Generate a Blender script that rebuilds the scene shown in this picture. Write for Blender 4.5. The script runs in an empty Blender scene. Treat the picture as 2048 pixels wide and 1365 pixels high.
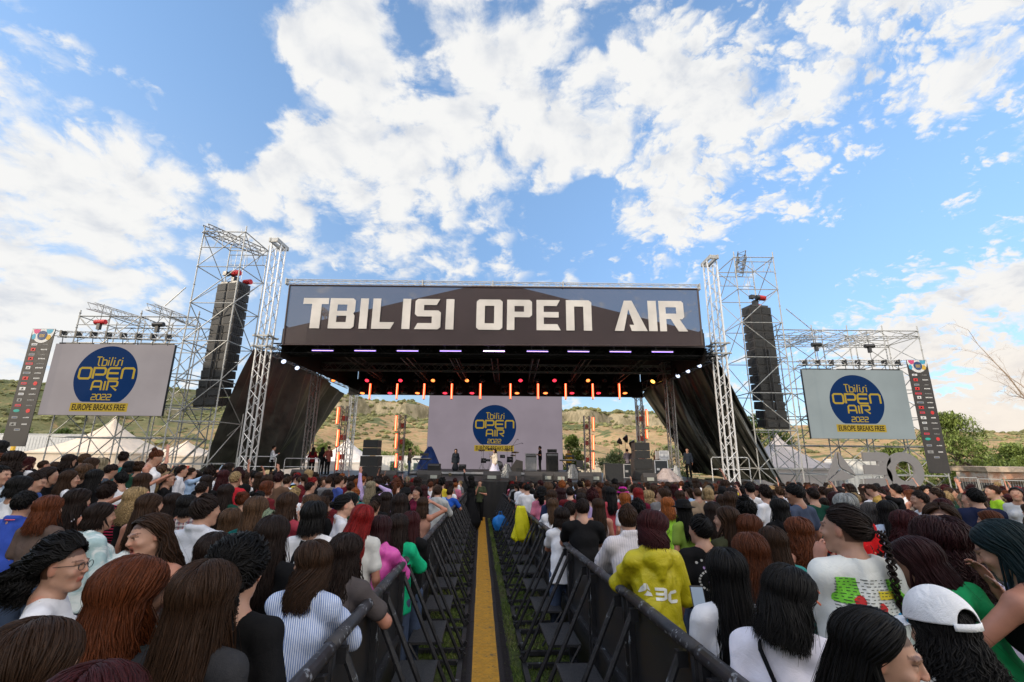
import bpy, bmesh, math, random
import numpy as np
from mathutils import Vector, Matrix, noise as mnoise
R = math.radians
rnd = random.Random(7)
SC = bpy.context.scene
COL = SC.collection

# ---------------------------------------------------------------- camera
PITCH, ROLL, FPX = R(14.1), R(.58), 910.0
CAMP = np.array([0, 0, 1.9])
FW = np.array([0, math.cos(PITCH), math.sin(PITCH)]); UP0 = np.array([0, -math.sin(PITCH), math.cos(PITCH)]); XX = np.array([1.0, 0, 0])
RT = math.cos(ROLL)*XX + math.sin(ROLL)*UP0; UP = -math.sin(ROLL)*XX + math.cos(ROLL)*UP0
def ray(px, py): return FW*FPX + RT*(px-1024) + UP*(682.5-py)
def at(px, py, Y):
    d = ray(px, py); return CAMP + d*(Y/d[1])
def depth_at(px, py, dep):
    return CAMP + ray(px, py)*(dep/FPX)
cd = bpy.data.cameras.new('camera'); cam = bpy.data.objects.new('camera', cd); COL.objects.link(cam)
cd.sensor_width = 36; cd.lens = FPX/2048*36; cd.clip_start = .05; cd.clip_end = 5000
cam.matrix_world = Matrix(((RT[0], UP[0], -FW[0], 0), (RT[1], UP[1], -FW[1], 0), (RT[2], UP[2], -FW[2], 1.9), (0, 0, 0, 1)))
SC.camera = cam
# ---------------------------------------------------------------- exposure
SC.view_settings.view_transform = 'Standard'; SC.view_settings.look = 'None'; SC.view_settings.gamma = 1
SC.view_settings.exposure = .15
SC.cycles.max_bounces = 6; SC.cycles.diffuse_bounces = 3; SC.cycles.transparent_max_bounces = 12
try:
    SC.cycles.use_denoising = True
except Exception: pass
# ---------------------------------------------------------------- sun and sky
SUN_EL = 21.0
SDIR = np.array([-.86, -.51, 0]); SDIR /= np.linalg.norm(SDIR)
sd = Vector((SDIR[0]*math.cos(R(SUN_EL)), SDIR[1]*math.cos(R(SUN_EL)), math.sin(R(SUN_EL))))
sl = bpy.data.lights.new('sun', 'SUN'); sl.energy = 3.6; sl.angle = R(.5); sl.color = (1, .86, .68)
so = bpy.data.objects.new('sun', sl); COL.objects.link(so); so.rotation_euler = sd.to_track_quat('Z', 'Y').to_euler()

W = bpy.data.worlds.new('World'); SC.world = W; W.use_nodes = True
class NT:
    """tiny node-graph helper"""
    def __init__(s, t): s.t = t; s.n = t.nodes; s.l = t.links
    def add(s, typ, **kw):
        n = s.n.new(typ)
        for k, v in kw.items(): setattr(n, k, v)
        return n
    def put(s, n, i, v):
        if v is None: return
        if hasattr(v, 'is_output') or hasattr(v, 'is_linked'): s.l.new(v, n.inputs[i])
        else:
            if isinstance(v, (tuple, list)) and n.inputs[i].type == 'RGBA' and len(v) == 3: v = (*v, 1)
            n.inputs[i].default_value = v
    def math(s, op, a, b=None, c=None, clamp=False):
        n = s.add('ShaderNodeMath', operation=op, use_clamp=clamp)
        s.put(n, 0, a); s.put(n, 1, b); s.put(n, 2, c); return n.outputs[0]
    def vmath(s, op, a, b=None, sc=None, out=0):
        n = s.add('ShaderNodeVectorMath', operation=op)
        s.put(n, 0, a); s.put(n, 1, b)
        if sc is not None: s.put(n, 3, sc)
        return n.outputs[out]
    def mapr(s, v, a, b, c=0., d=1., smooth=True):
        n = s.add('ShaderNodeMapRange', interpolation_type='SMOOTHSTEP' if smooth else 'LINEAR')
        s.put(n, 0, v); s.put(n, 1, a); s.put(n, 2, b); s.put(n, 3, c); s.put(n, 4, d); return n.outputs[0]
    def noise(s, vec, scale, detail=4., rough=.55, dist=0., out=0):
        n = s.add('ShaderNodeTexNoise'); s.put(n, 'Vector', vec)
        n.inputs['Scale'].default_value = scale; n.inputs['Detail'].default_value = detail
        n.inputs['Roughness'].default_value = rough; n.inputs['Distortion'].default_value = dist
        return n.outputs[out]
    def mix(s, fac, a, b, blend='MIX'):
        n = s.add('ShaderNodeMix', data_type='RGBA', blend_type=blend)
        s.put(n, 0, fac); s.put(n, 6, a); s.put(n, 7, b); return n.outputs[2]
    def comb(s, x, y, z):
        n = s.add('ShaderNodeCombineXYZ'); s.put(n, 0, x); s.put(n, 1, y); s.put(n, 2, z); return n.outputs[0]
    def sep(s, v):
        n = s.add('ShaderNodeSeparateXYZ'); s.put(n, 0, v); return n.outputs

g = NT(W.node_tree); g.n.clear()
wo = g.add('ShaderNodeOutputWorld'); bg = g.add('ShaderNodeBackground'); bg2 = g.add('ShaderNodeBackground')
sky = g.add('ShaderNodeTexSky', sky_type='NISHITA', sun_disc=False)
sky.sun_elevation = R(SUN_EL); sky.sun_rotation = math.atan2(SDIR[0], SDIR[1]); sky.altitude = 400; sky.air_density = 1.0; sky.dust_density = .15; sky.ozone_density = 1.6
tc = g.add('ShaderNodeTexCoord'); dirv = g.vmath('NORMALIZE', tc.outputs['Generated'])
sx, sy, sz = g.sep(dirv)
zz = g.math('MAXIMUM', g.math('ADD', sz, .42), .05)
puv = g.comb(g.math('DIVIDE', sx, zz), g.math('DIVIDE', sy, zz), 0.0)
warp = g.noise(puv, 4., 3., .5, 0., 1)
puvw = g.vmath('ADD', puv, g.vmath('SCALE', g.vmath('SUBTRACT', warp, (.5, .5, .5)), None, .11))
n1 = g.noise(puvw, 3.4, 3., .5)
n2 = g.noise(puvw, 11.0, 9., .62)
def billow(vec, sc):
    vo = g.add('ShaderNodeTexVoronoi', feature='F1'); g.put(vo, 'Vector', vec); vo.inputs['Scale'].default_value = sc; pass
    return g.mapr(vo.outputs['Distance'], .0, .62, 1., 0., False)
pv3 = g.vmath('ADD', puvw, g.vmath('SCALE', g.vmath('SUBTRACT', g.noise(puvw, 22., 5., .6, 0., 1), (.5, .5, .5)), None, .10))
b1 = billow(pv3, 13.); b2 = billow(pv3, 34.)
def density(v_):
    return None
puv2 = g.vmath('ADD', puvw, (-.03, .035, 0))
n1b = g.noise(puv2, 11.0, 4., .5)
# where the big cloud banks and the blue gaps lie, as directions on the sky
BL = [(70,255,.13,.12),(170,230,.10,.10),(250,310,.13,.12),(110,400,.16,.09),(330,400,.14,.08),(545,285,.07,.16),(560,400,.14,.08),(690,120,.11,.16),(560,60,.08,.08),(360,210,.05,.06),
 (760,300,.13,.14),(900,330,.14,.12),(1000,200,.15,.14),(960,60,.13,.10),(1150,300,.12,.12),(1280,220,.15,.12),(850,450,.10,.10),(1330,400,.11,.08),(1350,90,.16,.06),(1480,330,.12,.05),(1650,60,.24,.045),(1900,60,.16,.04),(1750,230,.18,.045),(1550,420,.08,.04),(1850,170,.16,.02),(1960,730,.16,.22),(1850,690,.12,.14),
 (150,330,.18,.14),(420,350,.12,.10),(640,330,.10,.10),(700,430,.12,.08),(1200,380,.08,.08),(1400,230,.14,.08),(1600,250,.18,.05),(1330,450,.07,.07),(1700,330,.16,.02),(1950,250,.14,.045),(1900,400,.1,.03),(900,500,.06,.06),(60,600,.14,.12),(200,560,.10,.06),(1640,465,.06,.09),(1690,530,.06,.07),(1400,500,.05,.09),(1200,535,.05,.05),(985,552,.04,.05),(1120,545,.05,.05),(640,480,.08,.06),(250,450,.12,.08),(1000,440,.08,.06),(1180,160,.2,.08),(800,150,.1,.06),(470,430,.1,.06),(1830,430,.05,.05),(750,500,.06,.06),(1120,545,.03,.08),(1090,400,.03,-.03),
 (130,90,.12,-.24),(20,70,.08,-.10),(250,10,.08,-.14),(440,170,.10,-.30),(385,240,.06,-.18),(470,80,.06,-.12),(620,210,.05,-.14),(810,60,.04,-.12),(1150,420,.07,-.24),(1070,385,.05,-.12),(1060,560,.20,-.07),(640,545,.10,-.12),(1500,560,.14,-.16),(1800,580,.18,-.22),
 (1600,590,.12,-.16),(1980,500,.12,-.16),(1540,440,.08,-.10),(1440,460,.05,-.10),(480,500,.08,-.06),(360,500,.06,-.08),(700,200,.04,-.06),(1300,530,.08,-.08),(1020,20,.05,-.10),(1120,130,.04,-.06)]
pos = neg = None
for (px, py, rad, wgt) in BL:
    d = ray(px, py); d = d/np.linalg.norm(d)
    dt = g.vmath('DOT_PRODUCT', dirv, tuple(d), out=1)
    v = g.mapr(dt, math.cos(rad*1.6), math.cos(rad*.3), 0., wgt*(2.0 if wgt > 0 else 1.25))
    if wgt > 0: pos = v if pos is None else g.math('MAXIMUM', pos, v)
    else: neg = v if neg is None else g.math('MINIMUM', neg, v)
bias = g.math('ADD', pos, neg)
tex = g.math('ADD', g.math('ADD', g.math('MULTIPLY', n1, .75), g.math('MULTIPLY', n2, .80)), g.math('ADD', g.math('MULTIPLY', b1, .20), g.math('MULTIPLY', b2, g.mapr(sx, .05, .45, .05, .24))))
den = g.math('ADD', tex, bias)
hi = g.mapr(sz, .02, .12, -.03, 0.)
den = g.math('ADD', den, hi)
cov = g.mapr(g.math('ADD', den, g.mapr(g.vmath('DOT_PRODUCT', dirv, (0., .94, .34), out=1), .50, .1, 0., .09)), .825, 1.06)
relief = g.math('ADD', g.math('MULTIPLY', g.math('SUBTRACT', n1b, n2), 1.0), g.math('MULTIPLY', g.math('SUBTRACT', .5, b1), .16))
shade = g.mapr(g.math('ADD', relief, g.math('MULTIPLY', g.math('SUBTRACT', den, 1.02), .62)), .0, .40)
ccol = g.mix(shade, (1.0, 1.0, .99), (.72, .76, .83))
warm = g.mapr(sz, .02, .32, 1., 0.)
east = g.mapr(sx, .3, .75)
ccol = g.mix(g.math('MULTIPLY', warm, g.math('MULTIPLY', east, .85)), ccol, (1.05, .93, .80))
haze = g.mapr(sz, .0, .42, .10, .0)
hleft = g.mapr(sx, -.1, -.75, 0., .30)
skyc = g.mix(g.math('ADD', haze, g.math('MULTIPLY', hleft, g.mapr(sz, .1, .7, 1., 0.))), g.mix(1., sky.outputs[0], g.mix(g.mapr(sz, .0, .72), (.62, .72, .88), (1.95, 2.05, 2.05)), 'MULTIPLY'), (6.2, 7.2, 8.2))
g.put(bg, 0, skyc); bg.inputs[1].default_value = .15
# unseen clouds behind the camera, brightened and warmed to add light on the crowd
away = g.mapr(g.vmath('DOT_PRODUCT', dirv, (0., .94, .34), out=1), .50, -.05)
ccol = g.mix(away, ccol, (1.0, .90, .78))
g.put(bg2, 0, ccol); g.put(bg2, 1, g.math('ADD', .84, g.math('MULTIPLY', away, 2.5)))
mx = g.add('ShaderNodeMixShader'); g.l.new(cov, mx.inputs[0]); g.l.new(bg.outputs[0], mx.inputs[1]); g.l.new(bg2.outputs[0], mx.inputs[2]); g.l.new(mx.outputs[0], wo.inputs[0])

# ---------------------------------------------------------------- materials
MATS = {}
def new_mat(name):
    m = bpy.data.materials.new(name); m.use_nodes = True; t = NT(m.node_tree)
    b = t.n['Principled BSDF']; return m, t, b
def mat(name, col, rough=.6, metal=0., var=.12, scale=6., bump=0., bscale=None, spec=.35, emit=None, es=0., alpha=None, wear=None):
    """plain surface with procedural variation: noise tint, bump and optional worn patches (colour, threshold)"""
    if name in MATS: return MATS[name]
    m, t, b = new_mat(name)
    tcn = t.add('ShaderNodeTexCoord'); oc = tcn.outputs['Object']
    nz = t.noise(oc, scale, 5., .6)
    c = t.mix(t.mapr(nz, .3, .7), tuple(x*(1-var) for x in col), tuple(min(1, x*(1+var)) for x in col))
    if wear:
        c = t.mix(t.mapr(t.noise(oc, wear[2], 6., .7), wear[1], wear[1]+.04), c, wear[0])
    t.put(b, 'Base Color', c); b.inputs['Roughness'].default_value = rough; b.inputs['Metallic'].default_value = metal
    t.put(b, 'Roughness', t.mapr(nz, .3, .7, max(0, rough-.07), min(1, rough+.07)))
    b.inputs['Specular IOR Level'].default_value = spec
    if bump:
        bn = t.add('ShaderNodeBump'); bn.inputs['Strength'].default_value = bump; bn.inputs['Distance'].default_value = .02
        t.put(bn, 'Height', t.noise(oc, bscale or scale*4, 5., .6)); t.l.new(bn.outputs[0], b.inputs['Normal'])
    if emit:
        b.inputs['Emission Color'].default_value = (*emit, 1); b.inputs['Emission Strength'].default_value = es
    if alpha is not None: b.inputs['Alpha'].default_value = alpha
    MATS[name] = m; return m

# ---------------------------------------------------------------- mesh helpers
def link(o, parent=None):
    COL.objects.link(o)
    if parent is not None: o.parent = parent
    return o
def tag(o, label=None, cat=None, group=None, kind=None):
    if label: o['label'] = label
    if cat: o['category'] = cat
    if group: o['group'] = group
    if kind: o['kind'] = kind
    return o
def thing(name, label, cat, loc=(0, 0, 0), group=None, rz=0.):
    o = bpy.data.objects.new(name, None); COL.objects.link(o); o.location = tuple(float(v) for v in loc); o.rotation_euler = (0, 0, rz)
    o.empty_display_size = .1
    return tag(o, label, cat, group)
def perp(d):
    d = Vector(d).normalized(); a = Vector((0, 0, 1)) if abs(d.z) < .9 else Vector((1, 0, 0))
    u = d.cross(a).normalized(); return u, d.cross(u).normalized()
class MB:
    def __init__(s): s.v = []; s.f = []; s.m = []; s.mi = 0
    def face(s, *ids): s.f.append(tuple(ids)); s.m.append(s.mi)
    def poly(s, pts):
        b = len(s.v); s.v += [tuple(map(float, p)) for p in pts]; s.face(*range(b, b+len(pts))); return s
    def box(s, c, d, rz=0., M=None):
        b = len(s.v); cx, cy, cz = c; x, y, z = d[0]/2, d[1]/2, d[2]/2
        ca, sa = math.cos(rz), math.sin(rz)
        for k in range(8):
            p = Vector(((x if k & 1 else -x), (y if k & 2 else -y), (z if k & 4 else -z)))
            p = (M @ p) if M is not None else Vector((p.x*ca-p.y*sa, p.x*sa+p.y*ca, p.z))
            s.v.append((p.x+cx, p.y+cy, p.z+cz))
        for q in ((0, 2, 3, 1), (4, 5, 7, 6), (0, 1, 5, 4), (2, 6, 7, 3), (0, 4, 6, 2), (1, 3, 7, 5)): s.face(*[b+i for i in q])
        return s
    def tube(s, a, b, r, n=6, r2=None, caps=True):
        a = Vector([float(q) for q in a]); b = Vector([float(q) for q in b]); r2 = r if r2 is None else r2
        if (b-a).length < 1e-6: return s
        u, w = perp(b-a); k = len(s.v)
        for (p, q) in ((a, r), (b, r2)):
            for i in range(n):
                t = 2*math.pi*i/n; s.v.append(tuple(p+(u*math.cos(t)+w*math.sin(t))*q))
        for i in range(n):
            j = (i+1) % n; s.face(k+i, k+n+i, k+n+j, k+j)
        if caps: s.face(*range(k, k+n)); s.face(*reversed(range(k+n, k+2*n)))
        return s
    def path(s, pts, rad, n=6, flat=1., caps=True):
        pts = [Vector([float(q) for q in p]) for p in pts]; N = len(pts)
        if not hasattr(rad, '__len__'): rad = [rad]*N
        u, w = perp(pts[1]-pts[0]); k = len(s.v)
        for i, p in enumerate(pts):
            d = (pts[min(i+1, N-1)]-pts[max(i-1, 0)]).normalized()
            u = (u-d*u.dot(d)).normalized(); w = d.cross(u)
            for j in range(n):
                t = 2*math.pi*j/n; s.v.append(tuple(p+(u*math.cos(t)+w*math.sin(t)*flat)*rad[i]))
        for i in range(N-1):
            for j in range(n):
                q = (j+1) % n; s.face(k+i*n+j, k+(i+1)*n+j, k+(i+1)*n+q, k+i*n+q)
        if caps: s.face(*reversed(range(k, k+n))); s.face(*range(k+(N-1)*n, k+N*n))
        return s
    def lathe(s, prof, c=(0, 0, 0), n=16, M=None):
        k = len(s.v)
        for (r, z) in prof:
            for j in range(n):
                t = 2*math.pi*j/n; p = Vector((r*math.cos(t), r*math.sin(t), z))
                if M is not None: p = M @ p
                s.v.append((p.x+c[0], p.y+c[1], p.z+c[2]))
        for i in range(len(prof)-1):
            for j in range(n):
                q = (j+1) % n; s.face(k+i*n+j, k+i*n+q, k+(i+1)*n+q, k+(i+1)*n+j)
        s.face(*reversed(range(k, k+n))); e = k+(len(prof)-1)*n; s.face(*range(e, e+n))
        return s
    def prism(s, poly, o, u, v, n, th):
        """poly in (u,v) coordinates at origin o, extruded th along n"""
        o, u, v, n = [Vector([float(q) for q in a]) for a in (o, u, v, n)]
        k = len(s.v); N = len(poly)
        for off in (0, th):
            for (a, b) in poly: s.v.append(tuple(o+u*a+v*b+n*off))
        s.face(*range(k, k+N)); s.face(*reversed(range(k+N, k+2*N)))
        for i in range(N):
            j = (i+1) % N; s.face(k+i, k+N+i, k+N+j, k+j)
        return s
    def grid(s, P):
        """P: 2-D list of points"""
        k = len(s.v); h = len(P); w = len(P[0])
        for row in P:
            for p in row: s.v.append(tuple(map(float, p)))
        for i in range(h-1):
            for j in range(w-1): s.face(k+i*w+j, k+i*w+j+1, k+(i+1)*w+j+1, k+(i+1)*w+j)
        return s
    def build(s, name, mats, parent=None, smooth=False, loc=None):
        me = bpy.data.meshes.new(name); me.from_pydata(s.v, [], s.f)
        if not isinstance(mats, (list, tuple)): mats = [mats]
        for m in mats: me.materials.append(m)
        if len(mats) > 1: me.polygons.foreach_set('material_index', s.m)
        if smooth: me.polygons.foreach_set('use_smooth', [True]*len(me.polygons))
        me.update(); o = bpy.data.objects.new(name, me); link(o, parent)
        if loc is not None: o.location = tuple(float(v) for v in loc)
        return o
def truss(mb, a, b, sz, r=.025, rl=.012, seg=None, up=(0, 0, 1), n=5):
    """box truss from a to b: four chords and zigzag lacing"""
    a = Vector([float(q) for q in a]); b = Vector([float(q) for q in b]); d = (b-a); L = d.length; d.normalize()
    upv = Vector(up); upv = (upv-d*upv.dot(d))
    if upv.length < .01: upv = Vector((1, 0, 0))
    upv.normalize(); sv = d.cross(upv); h = sz/2
    cs = [(1, 1), (1, -1), (-1, -1), (-1, 1)]
    for (i, j) in cs: mb.tube(a+upv*h*i+sv*h*j, b+upv*h*i+sv*h*j, r, n)
    seg = seg or max(2, round(L/(sz*1.0)))
    for k in range(seg):
        t0, t1 = L*k/seg, L*(k+1)/seg
        for q in range(4):
            (i, j), (i2, j2) = cs[q], cs[(q+1) % 4]
            if k % 2: (i, j), (i2, j2) = (i2, j2), (i, j)
            mb.tube(a+d*t0+upv*h*i+sv*h*j, a+d*t1+upv*h*i2+sv*h*j2, rl, 4, caps=False)
    return mb
UNIT = {}
def rod(name, parent, a, b, r, m, n=7):
    """one scaffold tube: a shared unit cylinder placed between two points (coordinates of the parent)"""
    key = (m.name, n)
    if key not in UNIT:
        t = MB().tube((0, 0, 0), (0, 0, 1), 1, n); me = bpy.data.meshes.new('tube_mesh'); me.from_pydata(t.v, [], t.f); me.materials.append(m)
        UNIT[key] = me
    o = bpy.data.objects.new(name, UNIT[key]); link(o, parent)
    a = Vector([float(q) for q in a]); b = Vector([float(q) for q in b]); d = b-a
    q = d.to_track_quat('Z', 'Y'); o.matrix_basis = Matrix.LocRotScale(a, q, Vector((r, r, d.length)))
    return o
def gz(y, x=0.):
    t = min(max((y-18)/6., 0), 1); return -.042*min(max(y, -5), 23)+.12*min(max(-x-3.2, 0), 6-4.4*min(max((y-7)/6., 0), 1))*(1-t*t*(3-2*t))
def V(*a): return Vector([float(q) for q in a])
# ---------------------------------------------------------------- terrain
CR = [(-700,760),(0,765),(340,782),(640,790),(760,800),(850,815),(1130,822),(1300,830),(1500,845),(1880,862),(2048,868),(2800,880)]
CU = []; CH = []
for (px, py) in CR:
    p = at(px, py, 270); CU.append(p[0]/270); CH.append(p[2])
def sstep(a, b, x):
    t = np.clip((x-a)/(b-a), 0, 1); return t*t*(3-2*t)
def bank(x, y): return .12*np.minimum(np.maximum(-x-3.2, 0), 6-4.4*np.clip((y-7)/6., 0, 1))*(1-sstep(18, 24, y))
def terrain(x, y):
    z = -.042*np.clip(y, -5, 23)+bank(x, y)
    u = x/np.maximum(y, 30.); hc = np.interp(u, CU, CH)+1
    cl = sstep(-.55, -.3, u)*(1-sstep(.35, .6, u))
    wob = 4*np.sin(x*.19)+2.5*np.sin(x*.33+1)+6*np.sin(x*.021+1.3)+4*np.sin(x*.05+y*.02)+2*np.sin(x*.11)
    yy = y+wob*1.5
    t = np.clip((yy-80)/190., 0, 1)
    slope = hc*(1-.17*cl)*t**1.2+hc*.17*cl*sstep(250, 257, yy)-hc*.05*cl*sstep(228, 250, yy)*(1-sstep(250, 257, yy))
    bump = (np.sin(x*.09+y*.05)+np.sin(x*.045-y*.11+2)+.6*np.sin(x*.21+y*.17))*hc*.014*sstep(90, 160, yy)
    z = z+slope*sstep(70, 100, yy+20)+bump
    # unseen rise added behind and left of the field to shade the crowd
    s = x*SDIR[0]+y*SDIR[1]; q = x*.51-y*.86
    shade_ridge = 22.5*np.exp(-((s-46)/11.)**2)*sstep(-37, -29, q)*(1-sstep(55, 75, q))
    z = z+shade_ridge
    return z
xs = np.concatenate([np.linspace(-1500, -320, 24), np.linspace(-310, -60, 90), np.linspace(-57, 57, 90), np.linspace(60, 310, 90), np.linspace(320, 1500, 24)])
ys = np.concatenate([np.linspace(-200, -64, 16), np.linspace(-60, 60, 100), np.linspace(62, 235, 90), np.linspace(236, 275, 60), np.linspace(277, 320, 16), np.linspace(330, 1600, 20)])
XG, YG = np.meshgrid(xs, ys); ZG = terrain(XG, YG)
nv = XG.size; me = bpy.data.meshes.new('ground')
w_ = len(xs); h_ = len(ys)
idx = np.arange(nv).reshape(h_, w_)
F4 = np.stack([idx[:-1, :-1], idx[:-1, 1:], idx[1:, 1:], idx[1:, :-1]], -1).reshape(-1, 4)
me.from_pydata(np.stack([XG, YG, ZG], -1).reshape(-1, 3).tolist(), [], F4.tolist())
m, t, b = new_mat('ground_earth')
geo = t.add('ShaderNodeNewGeometry'); P = geo.outputs['Position']; px_, py_, pz_ = t.sep(P)
far = t.mapr(py_, 48, 75)
near = t.mix(t.mapr(t.noise(P, 1.1, 6., .65), .38, .62), (.07, .10, .028), (.10, .085, .048))
near = t.mix(t.mapr(t.noise(P, 22., 4., .7), .35, .7), near, (.03, .045, .012))
n_a = t.noise(P, .05, 6., .62); n_b = t.noise(P, .16, 6., .68)
soil = t.mix(t.mapr(n_b, .3, .7), (.33, .20, .105), (.42, .30, .165))
soil = t.mix(t.mapr(t.noise(P, .6, 4., .6), .5, .66), soil, (.20, .19, .075))
veg = t.mapr(t.math('ADD', t.math('ADD', n_a, t.math('MULTIPLY', n_b, .5)), t.mapr(pz_, 2, 34, -.03, .10)), .78, .84)
leftg = t.mapr(px_, -60, -140, 0., .9)
veg = t.math('MAXIMUM', veg, t.math('MULTIPLY', leftg, t.mapr(n_b, .3, .45)))
hill = t.mix(veg, soil, t.mix(t.mapr(t.noise(P, .8, 5., .7), .35, .65), (.075, .088, .035), (.14, .15, .07)))
nrm = t.sep(geo.outputs['Normal'])[2]
rock = t.mix(t.mapr(t.noise(t.vmath('MULTIPLY', P, (.30, .2, .06)), 1., 6., .75), .38, .62), (.31, .26, .17), (.15, .13, .08))
hill = t.mix(t.mapr(nrm, .90, .80), hill, rock)
t.put(b, 'Base Color', t.mix(far, near, hill)); b.inputs['Roughness'].default_value = .95; b.inputs['Specular IOR Level'].default_value = .1
bn = t.add('ShaderNodeBump'); bn.inputs['Strength'].default_value = .6; bn.inputs['Distance'].default_value = .05
t.put(bn, 'Height', t.noise(P, 9., 6., .7)); t.l.new(bn.outputs[0], b.inputs['Normal'])
me.materials.append(m); me.polygons.foreach_set('use_smooth', [True]*len(me.polygons))
ground = bpy.data.objects.new('ground', me); link(ground); tag(ground, kind='structure')

def leaf_mat(name, c1, c2, tr=.25):
    if name in MATS: return MATS[name]
    m, t, b = new_mat(name)
    gi = t.add('ShaderNodeNewGeometry'); P = gi.outputs['Position']
    oi = t.add('ShaderNodeObjectInfo')
    c = t.mix(t.mapr(gi.outputs['Random Per Island'], 0, 1, smooth=False), c1, c2)
    c = t.mix(t.mapr(t.noise(P, .9, 3., .6), .35, .65), c, tuple(q*.8 for q in c1))
    t.put(b, 'Base Color', c); b.inputs['Roughness'].default_value = .6; b.inputs['Specular IOR Level'].default_value = .2
    b.inputs['Transmission Weight'].default_value = 0
    tl = t.add('ShaderNodeBsdfTranslucent'); t.put(tl, 0, c); ms = t.add('ShaderNodeMixShader'); ms.inputs[0].default_value = tr
    t.l.new(b.outputs[0], ms.inputs[1]); t.l.new(tl.outputs[0], ms.inputs[2]); t.l.new(ms.outputs[0], t.n['Material Output'].inputs[0])
    MATS[name] = m; return m
def leaves(mb, clumps, nper, size, rg, along=.5):
    """leaf-sized faces scattered through the clump volumes [(x,y,z,rx,ry,rz)]"""
    for (x, y, z, rx, ry, rz) in clumps:
        for i in range(nper):
            a = rg.uniform(0, 6.283); c = rg.uniform(-1, 1); s_ = math.sqrt(1-c*c); q = rg.uniform(.45, 1.0)**.5
            p = V(x+rx*s_*math.cos(a)*q, y+ry*s_*math.sin(a)*q, z+rz*c*q)
            d = V(rg.gauss(0, 1), rg.gauss(0, 1), rg.gauss(0, .8)).normalized(); u, w = perp(d); L = size*rg.uniform(.6, 1.3)
            mb.poly([p-d*L, p+u*L*along*.6, p+d*L, p-u*L*along*.6])
def crown_clumps(rg, h, r, n, base=.35, shape=1.0):
    out = []
    for i in range(n):
        a = rg.uniform(0, 6.283); t = rg.uniform(base, 1); rr = r*math.sin(math.pi*min(1, (t-base)/(1-base)*.85+.12))**shape*rg.uniform(.25, .95)
        k = r*rg.uniform(.16, .34)
        out.append((rr*math.cos(a), rr*math.sin(a), h*t-k*.5, k, k, k*.75))
    return out
TREE = {}
def tree(name, label, cat, px, pybase, Y, h, r, lm, seed, nclump=36, nper=70, size=.16, base=.25, group=None, xyz=None):
    rg = random.Random(seed); p = at(px, pybase, Y) if xyz is None else xyz
    zb = float(terrain(np.array(float(p[0])), np.array(float(p[1]))))
    tr = thing(name, label, cat, (p[0], p[1], zb-.05), group)
    key = (h, r, lm.name, seed)
    cl = crown_clumps(rg, h, r, nclump, base)
    tb = MB(); tb.path([(0, 0, -.3), (.05*r, 0, h*.25), (-.03*r, .05, h*.5), (0, 0, h*.75)], [r*.07+.04, r*.05+.03, r*.035+.02, .02], 7)
    for c in cl[:14]:
        z0 = h*rg.uniform(.15, .45); tb.path([(0, 0, z0), (c[0]*.5, c[1]*.5, (z0+c[2])/2+.1), (c[0], c[1], c[2])], [r*.035+.015, r*.02+.01, .008], 5)
    tb.build('trunk', mat('bark', (.13, .10, .075), .9, bump=.5, scale=9), tr, True)
    mb = MB(); leaves(mb, cl, nper, size, rg); mb.build('crown', lm, tr)
    return tr
LG = leaf_mat('leaf_light', (.19, .25, .06), (.32, .38, .12)); LD = leaf_mat('leaf_deep', (.09, .14, .035), (.17, .23, .07)); LO = leaf_mat('leaf_olive', (.18, .22, .09), (.28, .31, .15))
T = [('bushy_tree','tall light green bushy tree right of the far sponsor banner',1925,960,46,7.6,4.2,LG,60,90),
 ('bushy_tree','round light green tree at the right end, behind the fence and brick shelter',2035,960,50,4.6,4.0,LG,46,80),
 ('bushy_tree','smaller green bush between the silver letters and the sponsor banner',1800,960,44,4.2,2.6,LG,34,70),
 ('bushy_tree','green tree behind the right line array scaffold',1530,950,46,7.2,3.2,LD,44,80),
 ('bushy_tree','green tree just right of the right truss tower, left in the scaffold gap',1470,950,50,6.6,2.8,LD,34,80),
 ('willow_bush','silvery green bush seen through the right stage opening beside the curtain',1335,940,48,4.0,2.9,LO,34,70),
 ('willow_bush','pale green bush seen through the stage left of the right speaker stack',1232,940,46,3.6,2.8,LO,30,70),
 ('bushy_tree','bright green tree at the right edge of the rear stage screen',1143,940,44,4.9,1.5,LG,28,80),
 ('bushy_tree','bright green bush behind the speaker stack in the left stage opening',800,940,52,4.6,3.0,LG,36,70),
 ('bushy_tree','small green bush left of the left speaker stack, seen through the stage',712,940,56,3.5,2.0,LG,24,70),
 ('bushy_tree','yellow green bush beside the left stage curtain edge',640,940,52,4.0,2.0,LG,26,70),
 ('dark_tree','dark green tree at the left edge behind the sponsor banner',25,900,60,5.8,4.2,LD,44,70),
 ('dark_tree','dark green tree below the left side of the left screen',120,900,58,5.6,3.4,LD,40,70),
 ('dark_tree','dark green tree between the left screen and the cream tent peak',240,900,62,5.6,3.2,LD,36,70)]
for i, (n_, lb, px, py, Y, h, r, lm, nc, np_) in enumerate(T):
    tree(n_, lb, 'tree', px, py, Y, h, r, lm, 100+i, int(nc*1.5), int(np_*1.9), .19 if Y < 50 else .22, .05)
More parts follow.
